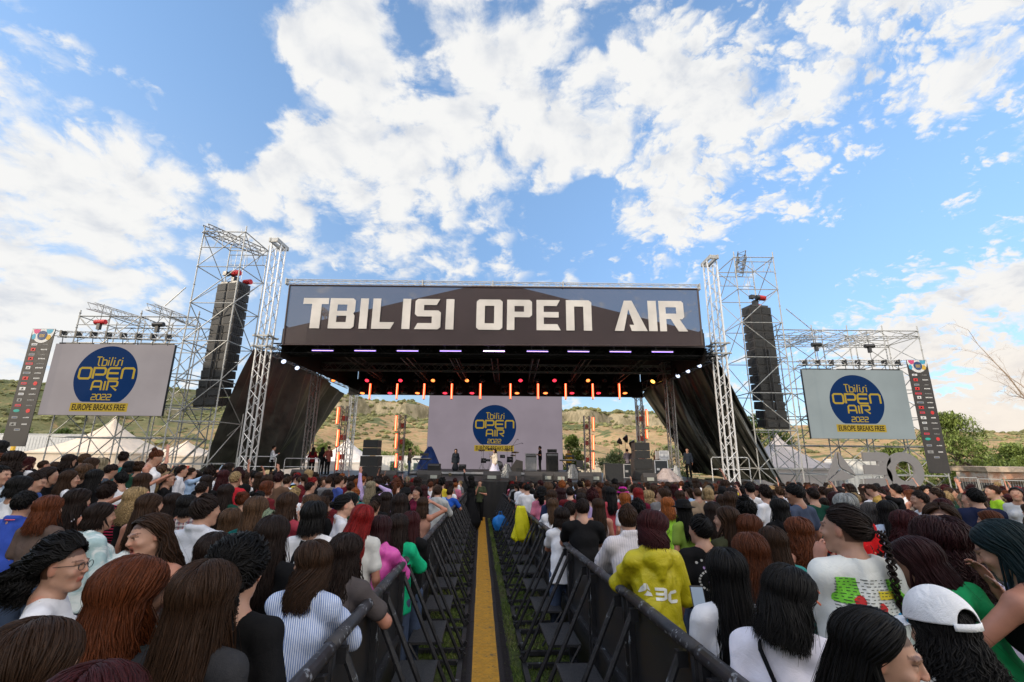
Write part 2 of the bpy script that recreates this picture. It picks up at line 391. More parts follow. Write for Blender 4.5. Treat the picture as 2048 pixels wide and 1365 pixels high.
# bare tree at the right edge
def bare_tree():
    rg = random.Random(5); p = at(2140, 930, 24); z0 = -.97
    o = thing('bare_tree', 'leafless tree reaching thin dry branches into the frame at the right edge', 'tree', (p[0], p[1], z0))
    mb = MB(); dead = mat('dead_wood', (.36, .27, .2), .9, bump=.4, scale=14)
    mb.path([(0, 0, -.3), (.1, 0, 2.5), (-.1, .1, 4.8), (0, 0, 6.6)], [.22, .17, .12, .06], 8); mb.build('trunk', dead, o, True)
    def br(mb, a, d, L, r, lev):
        pts = [a]; q = V(*a); dd = V(*d).normalized()
        for i in range(6):
            dd = (dd+V(rg.gauss(0, .16), rg.gauss(0, .16), rg.gauss(0, .13))).normalized(); q = q+dd*L/6; pts.append(tuple(q))
            if lev < 3 and rg.random() < .62: br(mb, tuple(q), dd+V(rg.gauss(0, .5), rg.gauss(0, .5), rg.gauss(.05, .5)), L*rg.uniform(.35, .6), r*.5, lev+1)
        mb.path(pts, [r*(1-.13*i) for i in range(7)], 4)
    tgt = [(1938, 662, .05), (1990, 762, .035), (1960, 700, .03), (1996, 812-30, .025)]
    for k, (tx, ty, r) in enumerate(tgt):
        mb = MB(); e = at(tx, ty, 23.2+.4*k)-np.array([p[0], p[1], z0]); s0 = V(0, 0, 4.3+.35*k); d = V(*e)-s0
        pts = [s0]; N = 9
        for i in range(1, N+1):
            f = i/N; q = s0+d*f+V(0, rg.gauss(0, .06), .35*math.sin(math.pi*f)*(-1 if k == 0 else .5)+rg.gauss(0, .05)); pts.append(q)
            if i > 2: br(mb, tuple(q), d.normalized()+V(rg.gauss(0, .5), rg.gauss(0, .5), rg.gauss(.1, .6)), d.length*rg.uniform(.12, .28), r*.4*(1-f*.6), 1)
        mb.path(pts, [r*(1.1-.95*i/N) for i in range(N+1)], 5); mb.build('branch', dead, o, True)
bare_tree()
# hillside scrub: far too many to count
rg = random.Random(11); mb = MB()
sp = np.array([[rg.uniform(-330, 330), rg.uniform(62, 262)] for _ in range(7500)]); szp = terrain(sp[:, 0], sp[:, 1])
for (x, y), z in zip(sp, szp):
    if x < -y*1.35 or x > y*1.35: continue
    if mnoise.noise(V(x*.03, y*.03, 3.1)) + (.25 if x < -60 else 0) + (z-8)*.008 < .02 and rg.random() < .86: continue
    if rg.random() > .35+.65*min(1, (y-60)/150.)+0: continue
    s_ = rg.uniform(.25, .85)*(1+.0035*y)*(1.6 if rg.random() < .07 else 1); k = len(mb.v); nn = 6
    for lv, (rr, hh) in enumerate(((.7, -.2), (1., .35), (.65, .85), (.12, 1.05))):
        for j in range(nn):
            a = 6.283*j/nn+lv*.4; q = rr*s_*rg.uniform(.75, 1.25); mb.v.append((x+q*math.cos(a), y+q*math.sin(a), z+hh*s_*.8*rg.uniform(.85, 1.15)))
    for lv in range(3):
        for j in range(nn): mb.face(k+lv*nn+j, k+lv*nn+(j+1) % nn, k+(lv+1)*nn+(j+1) % nn, k+(lv+1)*nn+j)
    mb.face(*[k+3*nn+j for j in range(nn)])
o = mb.build('scrub', mat('scrub_green', (.165, .165, .07), .95, var=.4, scale=.2, bump=.8, bscale=2.), smooth=False); tag(o, 'low green scrub dotted over the dry hillside', 'scrub', kind='stuff')
# grass in the aisle
rg = random.Random(3); mb = MB()
def xa(y): return .09-.0625*y
for i in range(34000):
    y = 1.5+19.5*rg.random()**1.5; sd_ = rg.choice((-1, 1)); lim = (.75 if sd_ < 0 else .95)
    x = xa(y)+sd_*rg.uniform(.2, lim); 
    if mnoise.noise(V(x*3, y*1.5, 0)) < -.18 and rg.random() < .8: continue
    h = rg.uniform(.02, .065); a = rg.uniform(0, 6.283); w = .004+.0006*y; z = gz(y)-.004
    dx, dy = math.cos(a)*w, math.sin(a)*w; lx, ly = rg.gauss(0, .02), rg.gauss(0, .02)
    mb.poly([(x-dx, y-dy, z), (x+dx, y+dy, z), (x+lx, y+ly, z+h)])
gm = leaf_mat('grass_blade', (.13, .20, .04), (.27, .29, .10), .2)
o = mb.build('grass', gm); tag(o, 'short trampled grass along both sides of the yellow cable ramp', 'grass', kind='stuff')

# ---------------------------------------------------------------- tents, containers, shelter, fence
cream = mat('tent_fabric', (.66, .55, .44), .8, var=.08, bump=.25, scale=1.5, bscale=2.5); greyt = mat('tent_fabric_grey_shaded', (.42, .38, .37), .8, var=.08, bump=.3, scale=1.2)  # grey copy of the fabric has the right tent's shade in its colour
redp = mat('red_panel', (.32, .045, .03), .7)
def tent(label, px0, px1, py_e, pxp, pyp, Y, D, fab, win=True):
    a = at(px0, py_e, Y); b_ = at(px1, py_e, Y); pk = at(pxp, pyp, Y+D/2); W_ = b_[0]-a[0]; zg = -.97; ze = a[2]; o = thing('marquee_tent', label, 'tent', ((a[0]+b_[0])/2, Y+D/2, zg))
    he = ze-zg; hp = pk[2]-zg; mb = MB(); nn = 8; hw = W_/2; ring = []
    rows = []
    for i in range(nn+1):
        f = i/nn; s_ = (1-f)**1.35+.0; z = he+(hp-he)*(f**1.0*(.55+.45*f)); row = []
        for (cx, cy) in ((-1, -1), (0, -1), (1, -1), (1, 0), (1, 1), (0, 1), (-1, 1), (-1, 0), (-1, -1)):
            q = .93 if cx*cy == 0 else 1; row.append((cx*hw*s_*q+.03*math.sin(3*f+cx), cy*D/2*s_*q, z))
        rows.append(row)
    mb.grid(rows); mb.build('roof', fab, o, True)
    wl = MB(); pts = []
    K = 40
    for z in (0, he*.5, he+.02):
        row = []
        for i in range(K+1):
            u = i/K*4; sd_ = int(min(u, 3.999)); f = u-sd_; c = [(-hw, -D/2), (hw, -D/2), (hw, D/2), (-hw, D/2), (-hw, -D/2)]
            x = c[sd_][0]*(1-f)+c[sd_+1][0]*f; y = c[sd_][1]*(1-f)+c[sd_+1][1]*f
            k = .05*math.sin(i*2.1)*(1-z/he*.8); row.append((x*.985+(k if sd_ % 2 else 0), y*.985+(0 if sd_ % 2 else k), z))
        pts.append(row)
    wl.grid(pts); wl.build('side_wall', fab, o, True)
    MB().box((0, 0, he), (W_*1.01, D*1.01, .14)).build('valance', fab, o)
    if win:
        for sx_ in (-.45, .12):
            d = MB(); arc = [(.55*math.cos(math.pi*i/10), .55*math.sin(math.pi*i/10)) for i in range(11)]
            d.prism([(x, y) for x, y in arc]+[(-.55, -.25), (.55, -.25)], (sx_*W_*.9, -D/2-.06, .9), (1, 0, 0), (0, 0, 1), (0, -1, 0), .03); d.build('arched_window', redp, o)
        MB().box((W_*.32, -D/2-.07, .95), (1.5, .04, 1.5)).build('entrance', redp, o)
    return o
tent('large cream pagoda tent with red arched windows under the left screen', 42, 245, 905, 187, 832, 40, 7, cream)
tent('smaller cream pagoda tent beside the left black curtain', 252, 392, 912, 335, 880, 42, 6, cream)
tent('white pagoda tent seen through the left stage opening', 598, 742, 925, 668, 873, 47, 6, mat('tent_white', (.72, .66, .6), .8, bump=.2, scale=1.4), False)
tent('grey shaded pagoda tent behind the right scaffold', 1520, 1690, 937, 1549, 865, 37, 6, greyt, False)
tent('low grey tent between the left curtain and the tower behind the crew', 560, 640, 925, 606, 905, 43, 4, greyt, False)
wht = mat('white_panel', (.72, .70, .66), .6, var=.05); dgl = mat('dark_glass', (.06, .08, .09), .2, spec=.6)
def container(label, px0, px1, py0, py1, Y, m_, wins=(), D=2.4):
    a = at(px0, py0, Y); b_ = at(px1, py1, Y); zb = -.97; H = a[2]-zb; o = thing('site_cabin', label, 'cabin', ((a[0]+b_[0])/2, Y, zb)); W_ = b_[0]-a[0]
    mb = MB(); mb.box((0, D/2, H/2), (W_, D, H))
    for i in range(int(W_/.35)): mb.box((-W_/2+.2+i*.35, -.012, H*.5), (.12, .025, H*.9))
    mb.build('wall', m_, o); MB().box((0, D/2, H+.04), (W_+.1, D+.1, .08)).build('roof', m_, o)
    for (f, w, h, z) in wins:
        MB().box((f*W_, -.035, z), (w+.16, .03, h+.16)).build('frame', mat('frame_green', (.10, .17, .15), .5), o)
        MB().box((f*W_, -.055, z), (w, .03, h)).build('window', dgl, o)
    return o
container('white site cabin with dark green framed door behind the left speaker stack', 752, 858, 913, 945, 50, wht, [(-.15, .7, 1.7, 1.2), (.3, .9, .8, 1.5)])
container('low cream cabin behind the chair in the right stage opening', 1143, 1222, 925, 948, 50, mat('cream_panel', (.66, .58, .46), .7))
container('long pale grey cabin at the left edge behind the sponsor banner', -60, 150, 868, 930, 52, mat('grey_panel', (.5, .5, .5), .7), [(.25, 1.6, .9, 1.8)])
container('white corrugated cabin behind the silver letters', 1690, 1790, 921, 960, 36, wht)
# yellow post at far left
p = at(17, 930, 40); o = thing('site_post', 'yellow painted post in front of the grey cabin at the left edge', 'post', (p[0], 40, -.97)); MB().box((0, 0, 1.7), (.24, .2, 3.4)).build('shaft', mat('yellow_post', (.6, .36, .02), .5), o); MB().box((0, 0, .05), (.5, .5, .1)).build('foot', greyt, o)
# brick shelter right
brk = None
def brick_mat():
    m, t, b = new_mat('brick'); tcn = t.add('ShaderNodeTexCoord'); bt = t.add('ShaderNodeTexBrick'); t.l.new(tcn.outputs['Object'], bt.inputs[0])
    mp = t.vmath('MULTIPLY', tcn.outputs['Object'], (1, 0, 1)); x, y, z = t.sep(tcn.outputs['Object']); t.l.new(t.comb(x, z, 0.), bt.inputs[0])
    for i, v in ((1, (.36, .15, .08, 1)), (2, (.46, .22, .12, 1)), (3, (.42, .36, .3, 1))): bt.inputs[i].default_value = v
    bt.inputs['Scale'].default_value = 3.2; bt.inputs['Mortar Size'].default_value = .02
    t.put(b, 'Base Color', t.mix(t.mapr(t.noise(tcn.outputs['Object'], 1.5, 5., .6), .45, .65), bt.outputs[0], (.5, .42, .34))); b.inputs['Roughness'].default_value = .9; return m
a = at(1972, 934, 34); b_ = at(2110, 975, 34)
o = thing('brick_shelter', 'low brick shelter with a pale flat top behind the fence on the right', 'shelter', ((a[0]+b_[0])/2, 34, -.97)); W_ = b_[0]-a[0]; H = a[2]+.97
mb = MB(); mb.box((-W_/2+.35, 1.2, H/2-.4), (.7, 2.6, H-.8)); mb.box((W_/2-.35, 1.2, H/2-.4), (.7, 2.6, H-.8)); mb.box((0, 1.2, H-.6), (W_, 2.4, .5)); mb.build('wall', brick_mat(), o)
mb = MB(); mb.prism([(-W_/2-.15, 0), (W_/2+.15, 0), (W_/2+.3, .35), (-W_/2-.3, .35)], (0, -.2, H-.35), (1, 0, 0), (0, 0, 1), (0, 1, 0), 2.9); mb.build('roof', mat('shelter_top', (.5, .38, .28), .85, var=.25, scale=3, bump=.4), o)
galv = mat('galvanised', (.36, .36, .35), .5, metal=.35, var=.15, scale=3.); alu = mat('aluminium', (.62, .62, .62), .42, metal=.5, var=.08)
blackm = mat('black_metal', (.018, .018, .02), .42, var=.3, scale=12, spec=.5)
mesh_black = mat('black_fence_mesh', (.02, .02, .022), .8)
for i in range(4):
    px = 1908+48*i; a = at(px, 955+3*i, 27-.6*i); b_ = at(px+47, 955+3*(i+1), 27-.6*(i+1)); 
    o = thing('fence_panel', ['crowd fence panel nearest the right sponsor banner, covered in black mesh', 'second black mesh fence panel from the right sponsor banner', 'black mesh fence panel with a small yellow notice', 'black mesh fence panel at the right edge of the picture'][i], 'fence', (a[0], a[1], -.97), 'temporary fence panels')
    dx, dy, H = b_[0]-a[0], b_[1]-a[1], a[2]+.97
    mb = MB()
    for z in (.15, H): mb.tube((0, 0, z), (dx, dy, z), .022, 6)
    for f in (0.02, .98): mb.tube((dx*f, dy*f, 0), (dx*f, dy*f, H), .022, 6)
    for k in range(1, 9): mb.tube((dx*k/9, dy*k/9, .15), (dx*k/9, dy*k/9, H), .006, 4)
    mb.build('frame', galv, o)
    MB().box((dx/2, dy/2+.035, H*.46), (math.hypot(dx, dy)*.96, .012, H*.86), math.atan2(dy, dx)).build('mesh_sheet', mesh_black, o)
    if i == 2: MB().box((dx*.55, dy*.55-.04, H*.72), (.3, .012, .2), math.atan2(dy, dx)).build('notice', mat('notice_yellow', (.6, .45, .12), .7), o)
# silver letters
silv = mat('silver_board', (.165, .16, .165), .6, var=.04, scale=2.)
def letters():
    Y = 25.2; n = (0, 1, 0)
    def P2(pts): return [((lambda q: (q[0], q[2]))(at(x, y, Y))) for x, y in pts]
    def mk(name, label, polys, legs):
        o = thing(name, label, 'sign letter', (0, Y, 0), 'big silver free-standing letters'); mb = MB()
        for pl in polys: mb.prism(P2(pl), (0, 0, 0), (1, 0, 0), (0, 0, 1), n, .12)
        mb.build('letter_body', silv, o)
        for lx in legs:
            q = at(lx, 975, Y); MB().box((q[0], .35, (q[2]-.97)/2+.2), (.08, .08, q[2]+.97+.4)).build('support', galv, o)
        return o
    mk('giant_letter', 'silver letter A made of three shards, leftmost of the big letters', [[(1673, 904), (1676, 930), (1680, 937), (1672, 945), (1656, 960)], [(1677, 904), (1713, 952), (1684, 937), (1679, 928)], [(1684, 940), (1710, 955), (1690, 961), (1656, 963)]], (1665, 1700))
    mk('giant_letter', 'silver letter B of the big letters, standing between the A and the ring', [[(1725, 905), (1765, 905), (1775, 908), (1781, 916), (1782, 924), (1762, 924), (1755, 923), (1728, 923)], [(1728, 930), (1762, 931), (1768, 928), (1779, 928), (1774, 935), (1782, 944), (1785, 952), (1731, 949)], [(1731, 958), (1770, 957), (1772, 950), (1785, 952), (1786, 962), (1781, 972), (1770, 976), (1732, 973)], [(1756, 923.5), (1764, 924.5), (1768, 926), (1768, 928), (1762, 930.5), (1756, 930)], [(1766, 923.9), (1782, 923.9), (1779, 928.1), (1768, 928.1)]], (1735, 1770))
    o = thing('giant_letter', 'silver ring letter at the right end of the big letters', 'sign letter', (0, Y, 0), 'big silver free-standing letters')
    c = at(1811, 943, Y); ro = (at(1848, 943, Y)-c)[0]; ri = ro*.52; mb = MB(); N = 40; k = 0
    M = Matrix.Rotation(math.pi/2, 3, 'X'); prof = [(ri, .18), (ro, .18), (ro, .3), (ri, .3)]
    rows = [[(c[0]+r*math.cos(6.28318*j/N), -z+.3, c[2]+r*math.sin(6.28318*j/N)) for j in range(N+1)] for r, z in prof+[prof[0]]]
    mb.grid(rows); mb.build('letter_body', silv, o)
    MB().box((c[0], .35, (c[2]-.97)/2-.4), (.08, .08, c[2]+.97-.8)).build('support', galv, o)
letters()
# ================================================================ STAGE
DZ = .70; XL, XR = -12.75, 10.9; YF, YB = 22.6, 35.5
drape = mat('black_drape', (.014, .013, .013), .75, bump=.3, scale=2, var=.3); deckm = mat('stage_floor', (.03, .03, .03), .45, var=.3, scale=3)
stage = thing('stage', 'large black festival stage platform facing the crowd', 'stage', (0, YF, 0))
MB().box(((XL+XR)/2, (YB-YF)/2, DZ-.09), (XR-XL, YB-YF, .16)).build('deck', deckm, stage)
mb = MB(); N = 260
mb.grid([[(XL+(XR-XL)*i/N, -.03+.025*math.sin(i*1.9)+.015*math.sin(i*.77), z) for i in range(N+1)] for z in (-1.0, DZ-.01)]); mb.build('front_skirt', drape, stage, True)
mb = MB()
for x in (XL, XR): mb.box((x, (YB-YF)/2, -.2), (.04, YB-YF, 1.7))
mb.build('side_skirt', drape, stage)
MB().box((-.9, 8.2, DZ+.12), (10.5, 4.4, .24)).build('rear_riser', deckm, stage)
MB().box((-.9, 5.985, DZ+.14), (10.5, .03, .12)).build('riser_edge', mat('riser_edge_white', (.35, .35, .36), .5), stage)
# roof : gable tarp and grid of trusses
roof = thing('stage_roof', 'black gabled stage roof on trusses behind the long name banner', 'roof', (0, 23.1, 0))
tarp = mat('roof_tarp', (.028, .021, .022), .55, bump=.2, scale=1.2, var=.2)
gl = [at(x, y, 23.1) for x, y in ((566, 658), (950, 571), (1022, 571), (1408, 667))]
zb = 7.45
mb = MB(); mb.prism([(gl[0][0], zb)]+[(q[0], q[2]) for q in gl]+[(gl[3][0], zb)], (0, 0, 0), (1, 0, 0), (0, 0, 1), (0, 1, 0), .06); mb.build('gable_front', tarp, roof)
mb = MB()
for k in range(3):
    a, b_ = gl[k], gl[k+1]; mb.poly([(a[0], .1, a[2]), (b_[0], .1, b_[2]), (b_[0], 12.3, b_[2]), (a[0], 12.3, a[2])]); mb.poly([(a[0], .1, a[2]-.05), (a[0], 12.3, a[2]-.05), (b_[0], 12.3, b_[2]-.05), (b_[0], .1, b_[2]-.05)])
mb.build('roof_tarp', tarp, roof)
mb = MB(); mb.prism([(gl[0][0], zb-.4)]+[(q[0], q[2]) for q in gl]+[(gl[3][0], zb-.4)], (0, 12.3, 0), (1, 0, 0), (0, 0, 1), (0, 1, 0), .05); mb.build('gable_rear', tarp, roof)
tr_b = mat('truss_black', (.03, .03, .032), .4, metal=.4); tr_g = mat('truss_grey', (.30, .29, .28), .4, metal=.6)
for (nm, a, b_, s_, mm) in [('front_truss', (XL, .7, 7.3), (XR, .7, 7.35), .5, tr_b), ('rear_truss', (XL+.5, 11.2, 7.0), (XR-.5, 11.2, 7.0), .5, tr_b), ('middle_truss', (XL, 5.6, 7.3), (XR, 5.6, 7.3), .45, tr_g), ('left_truss', (XL+.1, .4, 7.2), (XL+.4, 11.6, 7.0), .5, tr_g), ('right_truss', (XR-.1, .4, 7.2), (XR-.9, 11.6, 7.0), .5, tr_g), ('ridge_beam', (-1.05, 1, 7.9), (-1.05, 10.8, 7.1), .34, tr_b)]:
    truss(MB(), a, b_, s_, .035, .018).build(nm, mm, roof)
for x in (-9.4, -6.2, -3.4, 1.4, 4.4, 7.6):
    truss(MB(), (x, .9, 7.5), (x, 11.0, 7.2), .35, .03, .014).build('rafter_truss', tr_b, roof)
# black cloth hanging behind the banner's lower edge and above the rear opening
MB().box(((XL+XR)/2, 1.15, 7.35), (XR-XL-.5, .05, .7)).build('valance', drape, roof)
for x0 in (gl[0][0]-.02, gl[3][0]+.02):
    MB().grid([[(x0, .15+12.1*f, z) for f in np.linspace(0, 1, 9)] for z in (6.75, 8.5)]).build('side_valance', drape, roof)
a = at(700, 768, 34.0); b_ = at(1282, 772, 34.0)
MB().box(((a[0]+b_[0])/2, 10.75, (a[2]+6.32)/2+.1), (b_[0]-a[0], .05, (a[2]-6.32)+.5)).build('rear_valance', drape, roof)
# top truss
a = at(574, 564, 22.7); b_ = at(1398, 575, 22.7)
tt = thing('banner_truss', 'thin aluminium truss running along the top of the name banner', 'truss', (a[0], 22.7, a[2])); truss(MB(), (0, 0, 0), (b_[0]-a[0], 0, b_[2]-a[2]), .22, .022, .011, 76).build('truss', alu, tt)
for f in (0, .33, .5, .67, 1): MB().box(((b_[0]-a[0])*f, 0, (b_[2]-a[2])*f), (.06, .28, .34)).build('joint', galv, tt)

# ---- name banner: printed mesh cloth you can see the sky through
def mesh_cloth(name, col, alpha, rough=.45):
    m, t, b = new_mat(name); tcn = t.add('ShaderNodeTexCoord'); oc = tcn.outputs['Object']
    c = t.mix(t.mapr(t.noise(oc, .7, 4., .5), .3, .7), tuple(x*.88 for x in col), tuple(x*1.12 for x in col)); t.put(b, 'Base Color', c)
    b.inputs['Roughness'].default_value = rough; b.inputs['Alpha'].default_value = alpha; b.inputs['Specular IOR Level'].default_value = .3
    return m
bcl = mesh_cloth('banner_cloth', (.043, .029, .031), .75); blt = mesh_cloth('banner_white', (.56, .53, .50), .88)
YBn = 22.55
ban = thing('name_banner', 'long dark see-through banner reading TBILISI OPEN AIR across the stage top', 'banner', (0, YBn, 0))
c4 = [at(x, y, YBn) for x, y in ((580, 571), (1395, 579), (1405, 692), (566, 690))]
mb = MB(); NX = 60
mb.grid([[tuple((c4[0]*(1-f)+c4[1]*f)*(1-h)+(c4[3]*(1-f)+c4[2]*f)*h-np.array([0, YBn-.02*math.sin(f*40)*h*(1-h)*3, 0])) for f in np.linspace(0, 1, NX)] for h in np.linspace(0, 1, 8)]); mb.build('cloth', bcl, ban, True)
hem = mesh_cloth('banner_hem', (.05, .032, .03), .97)
mb = MB()
for k in range(4):
    p, q = c4[k].copy(), c4[(k+1) % 4].copy(); p[1] = q[1] = -.012; mb.tube(p, q, .045 if k != 2 else .03, 6)
mb.build('hem', hem, ban)
LET = {'T': [[(0, 1), (1, 1), (1, .8), (.73, .8), (.73, 0), (.35, 0), (.35, .8), (0, .8)]],
 'I': [[(0, 0), (1, 0), (1, 1), (0, 1)]],
 'L': [[(0, 1), (.36, 1), (.36, .22), (1.02, .22), (.86, 0), (0, 0)]]}
def slab(x0, y0, x1, y1): return [(x0, y0), (x1, y0), (x1, y1), (x0, y1)]
LET['B'] = [slab(0, 0, .3, 1), [(.3, 1), (.9, 1), (1, .93), (1, .57), (.94, .5), (1, .43), (1, .07), (.9, 0), (.3, 0), (.3, .21), (.68, .21), (.68, .42), (.3, .42), (.3, .58), (.68, .58), (.68, .79), (.3, .79)]]
LET['S'] = [[(.95, 1), (.1, 1), (0, .93), (0, .5), (.1, .42), (.66, .42), (.66, .2), (.12, .2), (0, 0), (.9, 0), (1, .07), (1, .55), (.9, .62), (.34, .62), (.34, .8), (.82, .8)]]
LET['O'] = [[(.1, 1), (.9, 1), (1, .93), (1, .07), (.9, 0), (.1, 0), (0, .07), (0, .5), (.32, .5), (.32, .21), (.68, .21), (.68, .79), (.32, .79), (.32, .5), (0, .5), (0, .93)]]
LET['P'] = [slab(0, 0, .3, .42), [(0, 1), (.9, 1), (1, .93), (1, .49), (.9, .42), (0, .42), (0, .6), (.3, .6), (.68, .6), (.68, .79), (.3, .79), (.3, .6), (0, .6)]]
LET['E'] = [slab(0, 0, .3, 1), [(.3, 1), (.98, 1), (.84, .8), (.3, .8)], [(.3, .60), (.92, .60), (.92, .42), (.3, .42)], [(.3, .2), (.86, .2), (1, 0), (.3, 0)]]
LET['n'] = [[(0, 0), (0, 1), (.9, 1), (1, .93), (1, 0), (.68, 0), (.68, .79), (.32, .79), (.32, 0)]]
LET['A'] = [[(0, 0), (.32, 1), (.56, 1), (1, 0), (.52, 0), (.46, .2), (.6, .2), (.44, .72), (.28, 0)]]
LET['R'] = [slab(0, 0, .25, 1), [(.25, 1), (.85, 1), (.92, .93), (.92, .47), (.85, .4), (.74, .4), (1.02, 0), (.68, 0), (.42, .4), (.25, .4), (.25, .58), (.64, .58), (.64, .79), (.25, .79)]]
LX = [('T', 605, 656), ('B', 659, 710), ('I', 720, 736), ('L', 745, 789), ('I', 805, 821), ('S', 830, 882), ('I', 892, 908), ('O', 953, 1005), ('P', 1014, 1064), ('E', 1073, 1121), ('n', 1132, 1183), ('A', 1228, 1293), ('I', 1296, 1313), ('R', 1318, 1372)]
for ch, x0, x1 in LX:
    ym = 627+ (x0-605)*.0085; dy = 30.2
    a = at(x0, ym+dy, YBn); b_ = at(x1, ym-dy+.4, YBn); w_ = b_[0]-a[0]; xl = (at(x0, ym, YBn)[0]); w_ = at(x1, ym, YBn)[0]-xl
    z0, H = a[2], at(x0, ym-dy, YBn)[2]-a[2]
    mb = MB()
    for pl in LET[ch]: mb.prism([(u*w_, v*H) for u, v in pl], (xl, -.03, z0), (1, 0, 0), (0, 0, 1), (0, -1, 0), .012)
    o = mb.build('letter', blt, ban)
# ---- towers
def tower(name, label, xb, yb, ztop, s_, m_, cap=True, z0=-1.0, group='stage roof towers', head=7.2):
    o = thing(name, label, 'tower', (xb, yb, z0)); o['group'] = group
    truss(MB(), (0, 0, .15), (0, 0, ztop-z0), s_, .045 if s_ > .4 else .03, .02 if s_ > .4 else .014, up=(0, 1, 0)).build('mast', m_, o)
    MB().box((0, 0, .08), (s_*2, s_*2, .16)).build('base', galv, o)
    if cap:
        mb = MB()
        for dx in (-.2, .2): mb.box((dx, 0, ztop-z0+.12), (.08, 1.25, .2))
        mb.box((0, .55, ztop-z0+.1), (.5, .1, .22)); mb.box((0, -.55, ztop-z0+.1), (.5, .1, .22)); mb.build('pulley_head', galv, o)
    if head:
        mb = MB(); zc = head-z0
        for q in (-.28, .28):
            for dz in (0, .55): mb.box((0, q*1.25, zc+dz), (s_*1.9, .06, .08)); mb.box((q*1.25, 0, zc+dz), (.06, s_*1.9, .08))
        for a in range(4): mb.tube((.36*math.cos(a*1.571+.785), .36*math.sin(a*1.571+.785), zc-.1), (.36*math.cos(a*1.571+.785), .36*math.sin(a*1.571+.785), zc+.7), .05, 6)
        mb.build('sleeve_block', galv, o)
    return o
tower('truss_tower', 'bright aluminium front tower at the left end of the banner', -12.85, 23.0, 12.9, .52, alu)
tower('truss_tower', 'bright aluminium front tower at the right end of the banner', at(1441, 735, 23.6)[0], 23.6, at(1441, 533, 23.6)[2]+.2, .52, alu)
pa = at(1335, 740, 28.8); pb = at(1277, 800, 34.6)
tower('truss_tower', 'dark middle tower standing against the left black curtain', at(634, 740, 28.8)[0], 28.8, 10.9, .42, tr_g)
tower('truss_tower', 'dark middle tower standing against the right black curtain', pa[0], 28.8, 7.3, .42, tr_g, False)
tower('truss_tower', 'pale rear tower at the back left corner of the stage', at(707, 800, 34.6)[0], 34.6, 7.1, .42, alu, False, head=6.3)
tower('truss_tower', 'pale rear tower at the back right corner of the stage', pb[0], 34.6, 7.1, .42, alu, False, head=6.3)
# ---- side curtains
def curtain(label, top, bot, seed, ncol=150, nrow=26):
    """top and bottom edges as lists of pixels with depth; folds follow the hang"""
    rg = random.Random(seed); T_ = [at(*q) for q in top]; B_ = [at(*q) for q in bot]
    def lerp(L, f):
        k = min(int(f*(len(L)-1)), len(L)-2); g_ = f*(len(L)-1)-k; return L[k]*(1-g_)+L[k+1]*g_
    o = thing('side_curtain', label, 'curtain', (0, 0, 0)); ph = [rg.uniform(0, 6.28) for _ in range(6)]; rows = []
    for j in range(nrow+1):
        h = j/nrow; row = []
        for i in range(ncol+1):
            f = i/ncol; p = lerp(T_, f)*(1-h)+lerp(B_, f)*h
            am = .22+.95*h*(1-h*.5)
            fold = math.sin(f*33+ph[0]+h*2.2)*.45+math.sin(f*71+ph[1]-h*3)*.26+math.sin(f*13+ph[2]+h*2.5)*.8+math.sin(f*127+ph[3]+h*2)*.12
            sag = -1.5*math.sin(math.pi*h)*math.sin(math.pi*min(1, f*1.05))*.5
            p = p+np.array([fold*am*.5, fold*am, sag]); row.append(p)
        rows.append(row)
    MB().grid(rows).build('cloth', mat('curtain_cloth', (.040, .041, .035), .40, bump=.5, scale=1.4, var=.5, spec=.9), o, True); return o
curtain('black curtain hanging slanted from the left side of the stage roof', [(512, 700, 23.4), (560, 706, 26), (625, 742, 29.5), (690, 788, 34)], [(384, 946, 25), (450, 944, 27), (520, 944, 29), (590, 936, 33)], 1)
curtain('black curtain hanging slanted from the right side of the stage roof', [(1425, 700, 24), (1390, 712, 26.5), (1340, 742, 29.5), (1283, 788, 34)], [(1572, 975, 26), (1530, 962, 28), (1460, 958, 30), (1388, 946, 33)], 2)
# ---- LED screens with the event logo
def emis(name, col, s_, grid=False):
    if name in MATS: return MATS[name]
    m, t, b = new_mat(name); tcn = t.add('ShaderNodeTexCoord'); oc = tcn.outputs['Object']
    nz = t.mapr(t.noise(oc, .5, 3., .5), .3, .7, .93, 1.05)
    t.put(b, 'Base Color', tuple(x*.06 for x in col)); b.inputs['Roughness'].default_value = .9; b.inputs['Specular IOR Level'].default_value = .06
    t.put(b, 'Emission Color', t.vmath('SCALE', tuple(col), None, nz)); b.inputs['Emission Strength'].default_value = s_
    MATS[name] = m; return m
def stroke(mb, pts, w, o, u, v, n, th, closed=False):
    P = [np.array(p, float) for p in pts]
    if closed: P = P+[P[0], P[1]]
    N = len(P); L = []; Rr = []
    for i in range(N):
        d0 = P[i]-P[i-1] if i else P[1]-P[0]; d1 = P[i+1]-P[i] if i < N-1 else P[i]-P[i-1]
        d0 = d0/np.linalg.norm(d0); d1 = d1/np.linalg.norm(d1); t = d0+d1; t = t/np.linalg.norm(t); nn = np.array([-t[1], t[0]]); k = min(1/max(.4, abs(t@d1)), 1.6)
        L.append(P[i]+nn*w/2*k); Rr.append(P[i]-nn*w/2*k)
    for i in range(1 if closed else 0, N-1): mb.prism([tuple(L[i]), tuple(Rr[i]), tuple(Rr[i+1]), tuple(L[i+1])], o, u, v, n, th)
